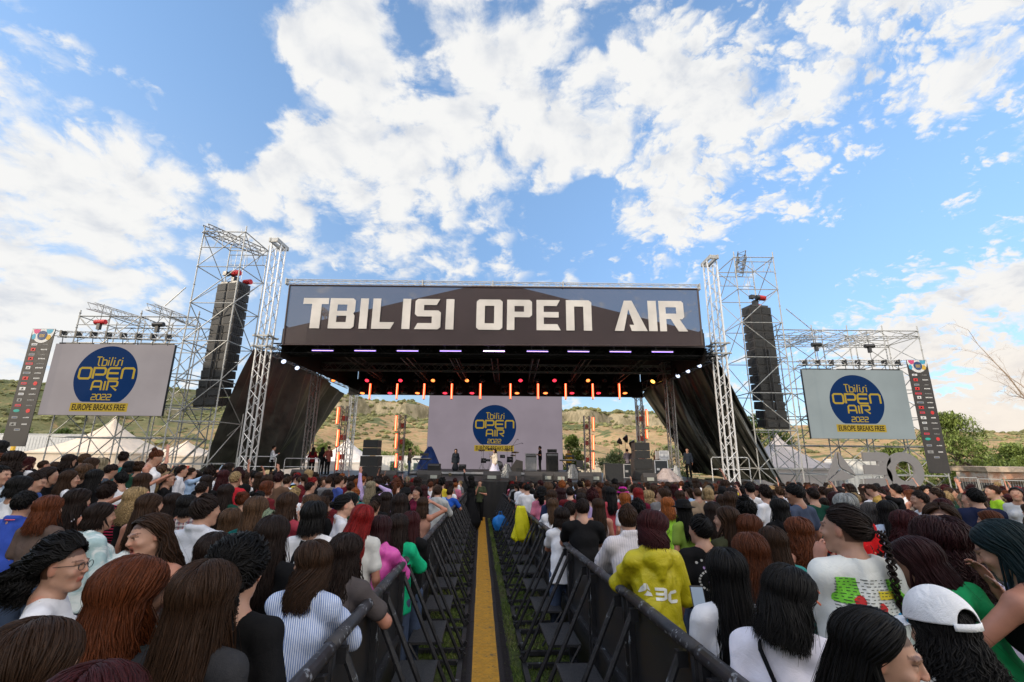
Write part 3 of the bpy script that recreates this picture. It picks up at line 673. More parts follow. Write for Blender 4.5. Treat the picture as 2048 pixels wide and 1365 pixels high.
GL = {'O': ([[(.14, 0), (0, .14), (0, .86), (.14, 1), (.86, 1), (1, .86), (1, .14), (.86, 0)]], 1), 'P': ([[(0, 0), (0, 1), (.86, 1), (1, .88), (1, .5), (.86, .38), (.15, .38)]], 0),
 'E': ([[(1, 1), (.14, 1), (0, .86), (0, .14), (.14, 0), (1, 0)], [(0, .52), (.92, .52)]], 0), 'n': ([[(0, 0), (0, .86), (.14, 1), (.86, 1), (1, .86), (1, 0)]], 0),
 'A': ([[(0, 0), (.05, .86), (.2, 1), (.82, 1), (.95, .86), (1, 0)], [(.02, .38), (.98, .38)]], 0), 'I': ([[(.5, 0), (.5, 1)]], 0), 'R': ([[(0, 0), (0, 1), (.86, 1), (1, .88), (1, .55), (.86, .44), (.4, .44), (1, 0)]], 0),
 '2': ([[(0, 1), (.86, 1), (1, .88), (1, .62), (.86, .5), (.14, .5), (0, .38), (0, 0), (1, 0)]], 0), '0': ([[(.14, 0), (0, .14), (0, .86), (.14, 1), (.86, 1), (1, .86), (1, .14), (.86, 0)]], 1),
 'T': ([[(-.3, 1), (1, 1)], [(.3, 1), (.3, .15), (.5, 0), (.8, 0)]], 0), 'b': ([[(0, .95), (0, 0), (.8, 0), (1, .15), (1, .55), (.8, .66), (0, .66)]], 0), 'i': ([[(.5, 0), (.5, .66)], [(.5, .82), (.5, .95)]], 0),
 'l': ([[(.3, 0), (.3, .1), (.7, 1)]], 0), 's': ([[(-.1, 0), (.35, 0), (.5, .15), (.5, .52), (.65, .66), (1.1, .66)]], 0)}
def word(mb, txt, x0, z0, w, h, gap, st, o, n=(0, -1, 0), th=.004, ws=None):
    x = x0
    for i, c in enumerate(txt):
        if c == ' ': x += w*.5; continue
        cw = w*(ws or {}).get(c, 1); ls, cl = GL[c]
        for l in ls: stroke(mb, [(x+p[0]*cw, z0+p[1]*h) for p in l], st, o, (1, 0, 0), (0, 0, 1), n, th, bool(cl))
        x += cw+gap
    return x
def text_mesh(txt, wid, hgt, parent, m_, loc, rz=0, name='lettering', bold=.0, ext=.003):
    cu = bpy.data.curves.new(name, 'FONT'); cu.body = txt; cu.extrude = ext; cu.offset = bold; cu.align_x = 'CENTER'; cu.align_y = 'CENTER'
    o = bpy.data.objects.new(name, cu); COL.objects.link(o); dg = bpy.context.evaluated_depsgraph_get(); me = bpy.data.meshes.new_from_object(o.evaluated_get(dg)); bpy.data.objects.remove(o)
    co = np.empty(len(me.vertices)*3); me.vertices.foreach_get('co', co); co = co.reshape(-1, 3); lo, hi = co.min(0), co.max(0)
    co[:, 0] = (co[:, 0]-(lo[0]+hi[0])/2)*wid/(hi[0]-lo[0]); co[:, 1] = (co[:, 1]-(lo[1]+hi[1])/2)*hgt/(hi[1]-lo[1])
    me.vertices.foreach_set('co', co.ravel()); me.materials.clear(); me.materials.append(m_)
    o = bpy.data.objects.new(name, me); link(o, parent); o.location = loc; o.rotation_euler = (math.pi/2, 0, rz); return o
def led_screen(label, c, Y, bgc, es, logo, tint):
    """c: pixel corners tl,tr,bl,br ; logo = (cx,cy,r) in pixels at screen centre"""
    p = [at(x, y, Y) for x, y in c]; xl = (p[0][0]+p[2][0])/2; xr = (p[1][0]+p[3][0])/2; zt = (p[0][2]+p[1][2])/2; zb = (p[2][2]+p[3][2])/2
    o = thing('led_screen', label, 'screen', ((xl+xr)/2, Y, zb)); W_, H = xr-xl, zt-zb
    MB().box((0, .1, H/2), (W_, .14, H)).build('housing', blackm, o)
    pc = MB().box((0, .02, H/2), (W_-.02, .02, H-.02)).build('display', emis('screen_bg_%s' % tint, bgc, es), o)
    q = at(logo[0], logo[1], Y); cx = q[0]-(xl+xr)/2; cz = q[2]-zb; r = (at(logo[0]+logo[2], logo[1], Y)-q)[0]
    blue = emis('logo_blue_%s' % tint, (.010, .045, .16), es*.8); yel = emis('logo_yellow_%s' % tint, (.55, .38, .05), es*1.0); blk = emis('logo_black_%s' % tint, (.02, .02, .022), es)
    disc = [(cx+r*math.cos(6.28318*i/64), max(cz+r*math.sin(6.28318*i/64), cz-r*.80)) for i in range(64)]
    MB().prism(disc, (0, .008, 0), (1, 0, 0), (0, 0, 1), (0, -1, 0), .003).build('logo_disc', blue, pc)
    mb = MB(); O_ = (0, .003, 0); s_ = r
    word(mb, 'Tbilisi', cx-.36*s_, cz+.36*s_, .14*s_, .28*s_, .035*s_, .035*s_, O_, ws={'i': .35, 'l': .45, 's': .9, 'T': .9, 'b': 1.0})
    word(mb, 'OPEn', cx-.86*s_, cz-.06*s_, .37*s_, .34*s_, .085*s_, .065*s_, O_)
    word(mb, 'AIR', cx-.37*s_, cz-.43*s_, .30*s_, .29*s_, .03*s_, .055*s_, O_, ws={'I': .45})
    word(mb, '2022', cx-.30*s_, cz-.73*s_, .125*s_, .17*s_, .035*s_, .03*s_, O_)
    mb.build('logo_lettering', yel, pc)
    MB().box((cx, .004, cz-.965*s_), (1.80*s_, .006, .27*s_)).build('caption_strip', yel, pc)
    text_mesh('EUROPE BREAKS FREE', 1.66*s_, .19*s_, pc, blk, (cx, -.002, cz-.965*s_), name='caption_lettering', bold=.015)
    for k in range(3):
        MB().box((W_*(-.34+.34*k), .1, H+.04), (W_*.28, .1, .06)).build('hanging_bar', blackm, o)
    return o, W_, H
led_screen('big screen hanging at the back of the stage with the round blue logo', [(857, 790), (1123, 790), (853, 946), (1127, 946)], 34.9, (.40, .34, .39), .58, (989, 854, 43.5), 'rear')
led_screen('pinkish grey screen with blue logo hung on the left scaffold', [(108, 687), (347, 690), (78, 831), (325, 832)], 23.2, (.44, .39, .39), .62, (211, 754, 63), 'left')
led_screen('bluish grey screen with blue logo hung on the right scaffold', [(1602, 740), (1806, 740), (1625, 877), (1833, 880)], 27.0, (.39, .44, .44), .64, (1714, 804, 54), 'right')
# ---- sponsor banners
def sponsor(label, tl, tr, bl, br, Y):
    p = [at(x, y, Y) for x, y in (tl, tr, bl, br)]; xl = (p[0][0]+p[2][0])/2; xr = (p[1][0]+p[3][0])/2; zt = p[0][2]; zb = p[2][2]; W_, H = xr-xl, zt-zb
    o = thing('sponsor_banner', label, 'banner', ((xl+xr)/2, Y, zb)); MB().box((0, 0, H/2), (W_, .03, H)).build('cloth', mat('sponsor_cloth', (.035, .032, .032), .6, var=.15), o)
    ms = [mat('logo_white', (.55, .55, .55), .6), mat('logo_red', (.5, .03, .03), .6), mat('logo_teal', (.02, .30, .26), .6), mat('logo_grey', (.22, .22, .22), .6), mat('logo_pink', (.5, .05, .16), .6), mat('logo_sky', (.05, .28, .42), .6), mat('logo_gold', (.5, .32, .04), .6), mat('logo_navy', (.02, .05, .14), .6)]
    mb = MB(); rg = random.Random(4); y0 = -.018; w2 = W_/2
    def pr(mi, pl): mb.mi = mi; (mb.mi, mb.prism(pl, (0, y0-.001*(mi == 7)-.002*(mi == 6), 0), (1, 0, 0), (0, 0, 1), (0, -1, 0), .004))
    def half(cx, cz, rx, rz, a0, a1, n=20): return [(cx+rx*math.cos(a0+(a1-a0)*i/n), cz+rz*math.sin(a0+(a1-a0)*i/n)) for i in range(n+1)]
    fl = lambda n_: (mb.build(n_, ms, o), mb.__init__())
    pr(0, half(0, H-.02, w2*.98, W_*.62, math.pi, 2*math.pi)); b0 = y0; y0 = -.023
    pr(4, half(-w2*.55, H-.03, w2*.3, W_*.2, math.pi, 2*math.pi)); pr(5, half(w2*.55, H-.03, w2*.3, W_*.2, math.pi, 2*math.pi)); pr(6, half(w2*.55, H-.38*W_, w2*.22, W_*.12, 0, 6.28)); pr(5, half(-w2*.72, H-.36*W_, w2*.16, W_*.13, 0, 6.28))
    y0 = -.03; pr(7, half(0, H-W_*.3, w2*.42, w2*.42, 0, 6.28)); y0 = -.036
    for k in range(3): pr(6, slab(-w2*.22, H-W_*(.26+.05*k)-.02, w2*.22, H-W_*(.26+.05*k)+.01))
    fl('emblem'); y0 = -.018; mb.mi = 0
    rows = [(.86, [0, 3]), (.815, [1, 0]), (.77, [3, 3]), (.735, [1, 0]), (.69, [1, 3]), (.655, [0, 0]), (.61, [3, 0]), (.565, [1, 0]), (.52, [1, 1]), (.475, [0, 0]), (.43, [0, 0]), (.38, [3, 3]), (.335, [1, 3]), (.29, [2, 1]), (.235, [3, 0]), (.18, [3, 0]), (.135, [3])]
    for ri, (f, cs) in enumerate(rows):
        for k, c in enumerate(cs):
            cx = (-.48+.96*k)*w2 if len(cs) > 1 else 0; z = H*f; w = w2*rg.uniform(.22, .34); kind = (ri*2+k) % 4; mb.mi = c
            if c == 2 or (c == 1 and k == 1): pr(c, half(cx, z, w2*.26 if c == 2 else w2*.17, w2*.12 if c == 2 else w2*.17, 0, 6.28))
            elif kind == 0: pr(c, slab(cx-w, z-.055, cx+w, z+.055)); pr(7, slab(cx-w*.7, z-.02, cx+w*.7, z+.015))
            elif kind == 1:
                for q in range(7): pr(c, slab(cx-w+q*w/3.5, z-.03, cx-w+q*w/3.5+w*.18, z+rg.uniform(.0, .03)))
            elif kind == 2: pr(c, slab(cx-w*.8, z-.08, cx+w*.8, z+.08)); pr(3, [(cx-w*.5, z-.05), (cx+w*.4, z-.03), (cx, z+.05)])
            else:
                for q in range(5): pr(c, slab(cx-w+q*w/2.5, z-.035, cx-w+q*w/2.5+w*.27, z+.03))
            fl('sponsor_logo')
    return o
sponsor('tall black sponsor banner left of the left screen', (65, 658), (112, 660), (3, 893), (50, 893), 23.0)
sponsor('tall black sponsor banner right of the right screen', (1812, 720), (1852, 720), (1858, 947), (1902, 948), 26.4)

# ---------------------------------------------------------------- scaffolding
redt = mat('red_tape', (.45, .03, .03), .5)
def coupler(parent, p): 
    key = 'coupler'
    if key not in UNIT:
        t = MB().lathe([(.04, -.03), (.062, -.02), (.062, .02), (.04, .03)], n=8); m_ = bpy.data.meshes.new('coupler_mesh'); m_.from_pydata(t.v, [], t.f); m_.materials.append(galv); UNIT[key] = m_
    o = bpy.data.objects.new('coupler', UNIT[key]); link(o, parent); o.location = p
def scaff(label, xs_, ys_, z0, z1, lift, extra=(), diag='zig', cut=None, dens=1.):
    """grid of standards with ledgers and diagonals; each tube a child of its own"""
    o = thing('scaffold_tower', label, 'scaffold', (xs_[0], ys_[0], z0)); B = Vector((xs_[0], ys_[0], z0)); X0 = [x-xs_[0] for x in xs_]; Y0 = [y-ys_[0] for y in ys_]; H = z1-z0
    def h_at(i, j): return H if cut is None else cut(i, j)-z0
    for i, x in enumerate(X0):
        for j, y in enumerate(Y0):
            h = h_at(i, j); mb = MB(); mb.tube((0, 0, 0), (0, 0, h+.35), .034, 8)
            k = 0
            while k*lift*.5 < h: 
                mb.lathe([(.034, -.02), (.06, -.015), (.06, .015), (.034, .02)], (0, 0, .2+k*lift*.5), 8); k += 1
            mb.box((0, 0, -.01), (.2, .2, .03)); mb.build('standard', galv, o, False, (x, y, 0))
    n = int(H/lift)+1
    for k in range(n+1):
        z = min(.2+k*lift, H)
        for i, x in enumerate(X0):
            for j, y in enumerate(Y0):
                if z > h_at(i, j)+.05: continue
                if i+1 < len(X0) and z <= h_at(i+1, j)+.05: rod('ledger', o, (x, y, z), (X0[i+1], y, z), .027, galv)
                if j+1 < len(Y0) and z <= h_at(i, j+1)+.05: rod('ledger', o, (x, y, z), (x, Y0[j+1], z), .027, galv)
                z2 = min(z+lift, H)
                if z2-z < .3: continue
                if i+1 < len(X0) and z2 <= min(h_at(i, j), h_at(i+1, j))+.05 and (j == 0 or j == len(Y0)-1):
                    a, b_ = ((x, y-.05, z), (X0[i+1], y-.05, z2)) if (k+i+(diag == 'b')) % 2 == 0 or diag == 'par' else ((x, y-.05, z2), (X0[i+1], y-.05, z))
                    rod('brace', o, a, b_, .024, galv)
                    if diag == 'x' and j and k % 2: rod('brace', o, (x, y+.05, z), (X0[i+1], y+.05, z2), .022, galv)
                if j+1 < len(Y0) and z2 <= min(h_at(i, j), h_at(i, j+1))+.05 and i in (0, len(X0)-1):
                    a, b_ = ((x-.05, y, z), (x-.05, Y0[j+1], z2)) if k % 2 else ((x-.05, y, z2), (x-.05, Y0[j+1], z)); rod('brace', o, a, b_, .024, galv)
    return o, B
PL, B = scaff('tall scaffold tower carrying the left line array', [-17.1, -14.8], [23.0, 25.4], -.95, 13.75, 2.07, diag='par')
for (x, y, z) in ((0, 0, 13.5), (2.3, 2.4, 11.6)): pass
PR, B2 = scaff('tall scaffold tower carrying the right line array', [at(1470, 530, 25.6)[0], at(1548, 530, 25.6)[0]], [25.6, 28.0], -.95, at(1510, 515, 25.6)[2], 2.07, diag='b')
def cross_truss(o, z):
    t = MB(); truss(t, (.3, -.4, z), (1.7, 2.9, z+.1), .42, .03, .018, up=(0, 0, 1)); t.build('top_truss', tr_g, o)
    for y in (0, 2.4):
        t = MB(); t.tube((0, y, z-.3), (2.3, y, z-.3), .025); t.tube((0, y, z-.95), (2.3, y, z-.95), .025)
        for k in range(5): t.tube((.2+k*.48, y, z-.95), (.2+k*.48+(.24 if k % 2 else -.1), y, z-.3), .017, 5)
        t.build('lattice_girder', galv, o)
cross_truss(PL, 14.7); cross_truss(PR, B2.z*0+at(1510, 515, 25.6)[2]+.95)
# line arrays
cab = mat('speaker_cabinet', (.038, .034, .032), .55, bump=.15, scale=30, var=.15); grille = mat('speaker_grille', (.02, .02, .02), .6, bump=.4, scale=60)
redh = mat('hoist_red', (.45, .02, .025), .4)
def line_array(label, xc, Y, zt, zb, rz, W_, n=14):
    o = thing('line_array', label, 'speaker', (xc, Y, zb), rz=rz); H = zt-zb; h = H/n
    for k in range(n):
        z = H-h*(k+.5); a = .02+.010*max(0, k-7)*1.0; M = Matrix.Rotation(a*2.0, 3, 'X'); off = -.012*max(0, k-7)**2*.5
        mb = MB(); d = .95; wf, wb_ = W_/2, W_/2*.78
        pts = [(-wf, -d/2, -h*.485), (wf, -d/2, -h*.485), (wb_, d/2, -h*.42), (-wb_, d/2, -h*.42), (-wf, -d/2, h*.485), (wf, -d/2, h*.485), (wb_, d/2, h*.42), (-wb_, d/2, h*.42)]
        b0 = len(mb.v); mb.v += [tuple(M @ Vector(q)+Vector((0, off, z))) for q in pts]
        for q in ((0, 1, 5, 4), (1, 2, 6, 5), (2, 3, 7, 6), (3, 0, 4, 7), (4, 5, 6, 7), (3, 2, 1, 0)): mb.face(*[b0+i for i in q])
        c = mb.build('cabinet', cab, o)
        g_ = MB(); 
        for sx_ in (-1, 1):
            g_.box((sx_*wf*.52, -d/2-.012+off, z), (wf*.86, .02, h*.8))
            for q in range(5): g_.box((sx_*(wf+.012), -.34+q*.12+off, z), (.02, .05, h*.62))
        g_.build('grille', grille, o)
    fr = MB(); fr.box((0, 0, H+.05), (W_*.8, .9, .1)); fr.box((0, -.1, H+.28), (.2, .35, .45)); fr.build('rigging_frame', blackm, o)
    hh = MB(); hh.tube((-.1, -.35, H+.62), (.45, -.35, H+.62), .15, 10); hh.box((-.4, -.35, H+.62), (.25, .25, .22)); hh.build('hoist', blackm, o)
    r_ = MB(); r_.tube((.1, -.35, H+.62), (.5, -.35, H+.6), .165, 10); r_.tube((.25, .3, H+.3), (.7, .3, H+.3), .15, 10); r_.build('hoist_cover', redh, o)
    ch = MB(); ch.tube((0, -.3, H+.5), (0, -.2, H+3.4), .014, 5); ch.tube((0, .3, H+.3), (0, .35, H+3.4), .014, 5); ch.build('chain', galv, o)
    pi_ = MB(); 
    for dx in (-.1, .12): pi_.tube((dx, -.62, H*.06), (dx, -.55, H*.64), .03, 6)
    pi_.build('cable_loom', blackm, o)
    return o
la = at(451, 572, 24.1); line_array('tall hanging line array of loudspeakers on the left scaffold tower', at(451, 700, 24.1)[0]-.1, 24.2, at(451, 572, 24.2)[2], at(437, 815, 24.2)[2], R(-14), 1.45)
line_array('tall hanging line array of loudspeakers on the right scaffold tower', at(1524, 735, 26.9)[0], 26.9, at(1511, 618, 26.9)[2], at(1533, 858, 26.9)[2], R(12), 1.45)
# screen scaffolds
SL, B3 = scaff('wide scaffold frame carrying the left screen', [-24.0, -22.3, -20.6, -18.95, -17.4], [24.2, 26.6], -.95, 9.15, 1.68, diag='x')
zt = at(1740, 690, 27.8)[2]
xr = list(np.linspace(at(1572, 800, 27.9)[0], at(1838, 675, 27.9)[0], 5))
SR, B4 = scaff('wide scaffold frame carrying the right screen', xr, [27.9, 30.3], -.95, zt+.95, 1.70, diag='x')
for o, xx, dz in ((SL, [0, 1.7, 3.4, 5.05, 6.6], 10.1), (SR, [x-xr[0] for x in xr], zt+.95+.95)):
    for y in (-.05, 2.45):
        t = MB(); w_ = xx[-1]; t.tube((0, y, dz), (w_, y, dz), .025, 6); t.tube((0, y, dz-.5), (w_, y, dz-.5), .025, 6)
        for k in range(14): t.tube((w_*k/14, y, dz-(.5 if k % 2 else 0)), (w_*(k+1)/14, y, dz-(0 if k % 2 else .5)), .016, 5)
        t.build('lattice_girder', galv, o)
    for k in range(4): rod('raker', o, (xx[k], 0, .2+1.7*k*.4), (xx[k]+1.9, -1.6 if k % 2 else 2.4, .1 if k % 2 else 4.2), .025, galv)
def hang_truss(name, label, a, b_, s_, m_, clamps=0, group=None):
    a, b_ = V(*a), V(*b_); o = thing(name, label, 'truss', a, group); truss(MB(), (0, 0, 0), b_-a, s_, .026, .013).build('truss', m_, o)
    for k in range(clamps):
        f = (k+.5)/clamps; q = (b_-a)*f; mb = MB(); mb.box((q.x, q.y, q.z), (.09, s_*1.25, s_*1.2)); mb.tube((q.x, q.y, q.z), (q.x+.04, q.y, q.z-s_*1.6), .02, 5); mb.build('clamp', blackm, o)
    return o
hang_truss('screen_truss', 'horizontal truss with black clamps above the left screen', at(112, 668, 23.2), at(352, 676, 23.2), .28, alu, 8)
hang_truss('screen_truss', 'horizontal truss with black clamps above the right screen', at(1596, 726, 27.0), at(1808, 726, 27.0), .28, alu, 8)
for (lb, a, b_) in [('outrigger truss over the left half of the left screen', (182, 612, 22.4), (288, 643, 27)), ('outrigger truss over the right half of the left screen, next to the line array', (300, 614, 22.4), (392, 648, 27)),
                    ('outrigger truss over the left half of the right screen, next to the line array', (1640, 667, 26.4), (1565, 692, 31)), ('outrigger truss over the right half of the right screen', (1742, 669, 26.4), (1650, 700, 31))]:
    hang_truss('outrigger_truss', lb, at(*a), at(*b_), .34, alu)
for (lb, px, py, Y) in [('red chain hoist above the left half of the left screen', 200, 645, 23.2), ('black chain hoist above the right half of the left screen', 316, 650, 23.2), ('black chain hoist above the left half of the right screen', 1632, 690, 27.0), ('black chain hoist above the right half of the right screen', 1738, 693, 27.0)]:
    q = at(px, py, Y); o = thing('chain_hoist', lb, 'hoist', q); MB().tube((-.25, 0, .0), (.3, 0, .02), .13, 10).build('motor', redh if 'red' in lb else blackm, o); mb = MB(); mb.box((0, 0, -.2), (.16, .16, .4)); mb.tube((0, 0, -.9), (0, 0, 1.0), .015, 5); mb.build('chain', blackm, o)
for (a, b_, lb) in [((330, 612, 24), (372, 575, 24), 'long diagonal scaffold tube from the left screen frame up to the left array tower'), ((1572, 618, 27), (1630, 665, 27), 'long diagonal scaffold tube from the right array tower down to the right screen frame')]:
    q = at(*a); o = thing('scaffold_tube', lb, 'tube', q); rod('tube', o, (0, 0, 0), at(*b_)-q, .027, galv)

# ---------------------------------------------------------------- stage lighting
def glow(name, col, s_): 
    if name in MATS: return MATS[name]
    m, t, b = new_mat(name); b.inputs['Base Color'].default_value = (*[x*.5 for x in col], 1); b.inputs['Emission Color'].default_value = (*col, 1); b.inputs['Emission Strength'].default_value = s_; MATS[name] = m; return m
vio = glow('led_violet', (.42, .27, 1.), 3.2); vio2 = glow('led_violet_hot', (.62, .38, 1.), 9.); org = glow('tube_orange', (1., .075, .015), 3.2); orgc = glow('tube_core', (1., .34, .20), 3.)
rdl = glow('lens_red', (1., .03, .06), 2.5); orl = glow('lens_orange', (1., .22, .05), 3.); whl = glow('lens_white', (.70, .78, 1.), 1.6); amb = glow('lens_amber', (1., .5, .08), 4.)
for k, px in enumerate((645, 730, 815, 901, 988, 1075, 1157, 1241, 1325)):
    q = at(px, 701.5+ (px-645)*.004, 22.9); pos = ['leftmost', 'second from the left', 'third from the left', 'fourth from the left', 'brightest, in the middle', 'fourth from the right', 'third from the right', 'second from the right', 'rightmost'][k]
    o = thing('led_bar', 'violet LED light bar under the banner, '+pos, 'light', q, 'violet light bars under the banner'); MB().box((0, .06, .03), (1.14, .09, .13)).build('housing', blackm, o)
    mb = MB(); 
    for i in range(18): mb.lathe([(.001, .025), (.018, .018), (.024, 0)][::-1], (-.51+i*.06, 0, 0), 8, M=Matrix.Rotation(math.pi/2, 3, 'X'))
    mb.box((0, .012, 0), (1.1, .012, .03)); mb.build('led_row', vio2 if k == 4 else vio, o)
    [MB().tube((q_, .1, .05), (q_, .1, .4), .02, 5).build('bracket', blackm, o) for q_ in (-.3, .3)]
def spot(label, px, py, Y, lens, aim=(0, -.6, -1), sc=1., group=None):
    q = at(px, py, Y); o = thing('stage_spotlight', label, 'light', q, group); d = V(*aim).normalized(); M = d.to_track_quat('Z', 'Y').to_matrix()
    MB().lathe([(.05*sc, -.34*sc), (.13*sc, -.30*sc), (.16*sc, -.05*sc), (.19*sc, .02*sc), (.17*sc, .03*sc)], (0, 0, 0), 14, M=M).build('head', blackm, o, True)
    MB().lathe([(.14*sc, .031*sc), (.10*sc, .05*sc), (.01, .06*sc)], (0, 0, 0), 14, M=M).build('lens', lens, o, True)
    mb = MB()
    for s_ in (-1, 1): mb.path([(s_*.22*sc, 0, -.02), (s_*.23*sc, .06, .22*sc), (s_*.1*sc, .1, .34*sc)], .028*sc, 6)
    mb.box((0, .1, .38*sc), (.4*sc, .3*sc, .14*sc)); mb.tube((0, .1, .4*sc), (0, .1, .75*sc), .03, 6); mb.build('yoke', blackm, o)
    return o
offl = mat('lens_off', (.03, .035, .04), .15, spec=.8)
nm = ['first', 'second', 'third', 'fourth', 'fifth', 'sixth', 'seventh', 'eighth', 'ninth', 'tenth', 'eleventh', 'twelfth', 'thirteenth', 'fourteenth', 'fifteenth', 'sixteenth', 'seventeenth', 'eighteenth', 'nineteenth', 'twentieth', 'twenty-first', 'twenty-second']
up_ = [(734, rdl), (766, offl), (801, rdl), (832, offl), (866, orl), (900, offl), (934, orl), (965, offl), (1041, rdl), (1075, offl), (1109, rdl), (1141, offl), (1176, orl), (1210, offl)]
for k, (px, l) in enumerate(up_):
    spot(('unlit' if l is offl else 'red glowing' if l is rdl else 'orange glowing')+' spotlight on the rear truss, '+nm[k]+' from the left of the upper row', px, 761, 32.3, l, (0, -.9, -1), 1.0, 'upper row of stage spotlights')
lo_ = [(725, orl), (753, offl), (780, rdl), (808, offl), (835, orl), (862, offl), (890, rdl), (918, offl), (944, rdl), (1008, offl), (1034, orl), (1063, offl), (1091, orl), (1117, offl), (1144, rdl), (1170, offl), (1197, rdl), (1223, offl), (1250, orl)]
for k, (px, l) in enumerate(lo_):
    spot(('unlit' if l is offl else 'red glowing' if l is rdl else 'orange glowing')+' moving head in the lower rear row, '+nm[k]+' from the left', px, 786, 33.0, l, (0, -.35, -1), 1.15, 'lower row of moving heads')
def tube_light(label, px, y0, y1, Y, group):
    a = at(px, y0, Y); b_ = at(px, y1, Y); H = a[2]-b_[2]; o = thing('tube_light', label, 'light', (a[0], Y, b_[2]), group)
    MB().tube((0, 0, 0), (0, 0, H), .075, 8).build('tube', org, o); MB().box((0, -.076, H/2), (.045, .02, H*.99)).build('light_strip', orgc, o); MB().box((0, .075, H/2), (.1, .05, H+.1)).build('backing', blackm, o); return o
for k, px in enumerate((741, 795, 849, 904, 961, 1021, 1076, 1131, 1185, 1238)):
    tube_light('orange hanging tube light above the rear screen, '+nm[k]+' from the left', px, 768, 798, 32.8, 'hanging orange tube lights')
def column(label, px, ytop, ybot, Y, tubes, side):
    t_ = at(px, ytop, Y); o = thing('light_column', label, 'truss column', (t_[0], Y, DZ)); H = t_[2]-DZ; truss(MB(), (0, 0, 0), (0, 0, H), .36, .03, .016, up=(0, 1, 0)).build('mast', tr_g, o); MB().box((0, 0, .03), (.6, .6, .06)).build('base', blackm, o)
    for k in range(3): MB().box((.05*side, .02, H*(.25+.28*k)), (.26, .22, .3)).build('fixture', mat('fixture_glow_red', (.30, .05, .03), .5), o)  # boxes coloured red to carry the glow of the tubes
    for k, (a, b_) in enumerate(tubes):
        tube_light('orange upright tube light, '+['top', 'middle', 'bottom'][k]+' one on the '+label, px-side*13+(a-ytop)*-.00, a, b_, Y-.3, 'upright orange tube lights')
column('truss column beside the left black curtain', 690, 812, 948, 28, [(815, 848), (860, 893), (905, 940)], 1)
column('truss column left of the blue covered heap', 806, 830, 944, 31, [(832, 862), (868, 897), (908, 935)], 1)
column('truss column right of the rear screen', 1173, 832, 944, 31, [(835, 862), (871, 900), (905, 938)], -1)
column('truss column behind the right speaker stack', 1280, 812, 944, 29, [(820, 852), (860, 877)], -1)
for (lb, px, py, Y, l, aim) in [('white side light nearest the left front tower', 567, 723, 24.8, whl, (1, -.8, -.9)), ('second white side light from the left front tower', 594, 736, 26.6, whl, (1, -.8, -.9)), ('orange side light above the left curtain', 667, 760, 31, orl, (.8, -.6, -1)), ('white side light nearest the right front tower', 1399, 731, 25.2, whl, (-1, -.8, -.9)), ('second white side light from the right front tower', 1376, 742, 26.4, whl, (-1, -.8, -.9)), ('third white side light from the right front tower', 1356, 752, 27.6, whl, (-1, -.8, -.9)), ('amber side light above the right curtain', 1306, 763, 31, amb, (-.8, -.6, -1))]:
    spot(lb, px, py, Y, l, aim, .95 if l is whl else 1.1)
for k, (px, py) in enumerate(((690, 703), (775, 704), (1200, 706), (1287, 708), (860, 704), (1118, 706))):
    spot('dark unlit dome light between the violet bars, '+nm[k]+' one built', px, py, 24.4, offl, (0, -.1, -1), 1.6, 'unlit lights between the violet bars')['label'] = 'dark unlit light between the '+[ 'first and second', 'second and third', 'seventh and eighth', 'eighth and ninth', 'third and fourth', 'sixth and seventh'][k]+' violet bars'

# ---------------------------------------------------------------- gear on stage
wedge_g = mat('wedge_grille', (.06, .06, .06), .5)
def on(px, Y): q = at(px, 940, Y); return q[0]
def sz(pxw, Y): return pxw*Y*1.0/FPX
def stack(label, px, w, parts, Y, z=DZ):
    o = thing('speaker_stack', label, 'speaker', (on(px, Y), Y, z)); z_ = 0
    for (ww, h) in parts:
        c = MB().box((0, .35, z_+h/2), (ww, .7, h-.02)).build('cabinet', cab, o); MB().box((0, -.012, z_+h/2), (ww*.92, .02, h*.9)).build('grille', grille, c); z_ += h
    return o
stack('black stack of speakers on the left front of the stage', 737, 1, [(.98, .55), (.98, .55), (.80, .42), (.80, .42)], 25)
stack('black stack of speakers on the right front of the stage', 1287, 1, [(.98, .55), (.98, .55), (.80, .42), (.80, .42)], 25)
def amp(name, label, px, Y, w, h, d=.5, z=DZ, m1=None, m2=None, feet=True, trim=None):
    o = thing(name, label, 'amplifier', (on(px, Y), Y, z)); MB().box((0, d/2, h/2+.03), (w, d, h)).build('cabinet', m1 or cab, o); MB().box((0, -.012, h*.45), (w*.9, .02, h*.78)).build('grille', m2 or grille, o)
    MB().box((0, -.014, h*.93), (w*.9, .024, h*.08)).build('control_panel', mat('panel_grey', (.2, .2, .21), .4), o)
    mb = MB()
    for i in (-.45, .45): mb.box((w*i, d*.15, .015), (.05, .05, .03)); mb.box((w*i, d*.85, .015), (.05, .05, .03))
    mb.build('feet', blackm, o)
    if trim:
        mb = MB()
        for i in (-.5, .5): mb.box((w*i, -.01, h/2), (.035, .05, h+.06)); mb.box((0, -.01, h/2+h*i), (w, .05, .035))
        mb.build('trim', trim, o)
    return o
zr = DZ+.24
amp('guitar_amp', 'black guitar amplifier in front of the blue covered heap', 867, 29, .75, .62)
amp('guitar_amp', 'small black amplifier right of the woman in the dark jacket', 924, 31, .45, .55)
amp('bass_rig', 'tall silver framed amplifier rack left of the man in black', 1062, 31, .72, 1.3, m2=mat('silver_grille', (.22, .22, .23), .4, metal=.5), trim=galv)
amp('bass_rig', 'tall black amplifier right of the man in black on stage', 1105, 31, .78, 1.35)
amp('amp_head', 'black amplifier head on top of the tall black amplifier', 1105, 31.02, .6, .2, z=DZ+1.39)
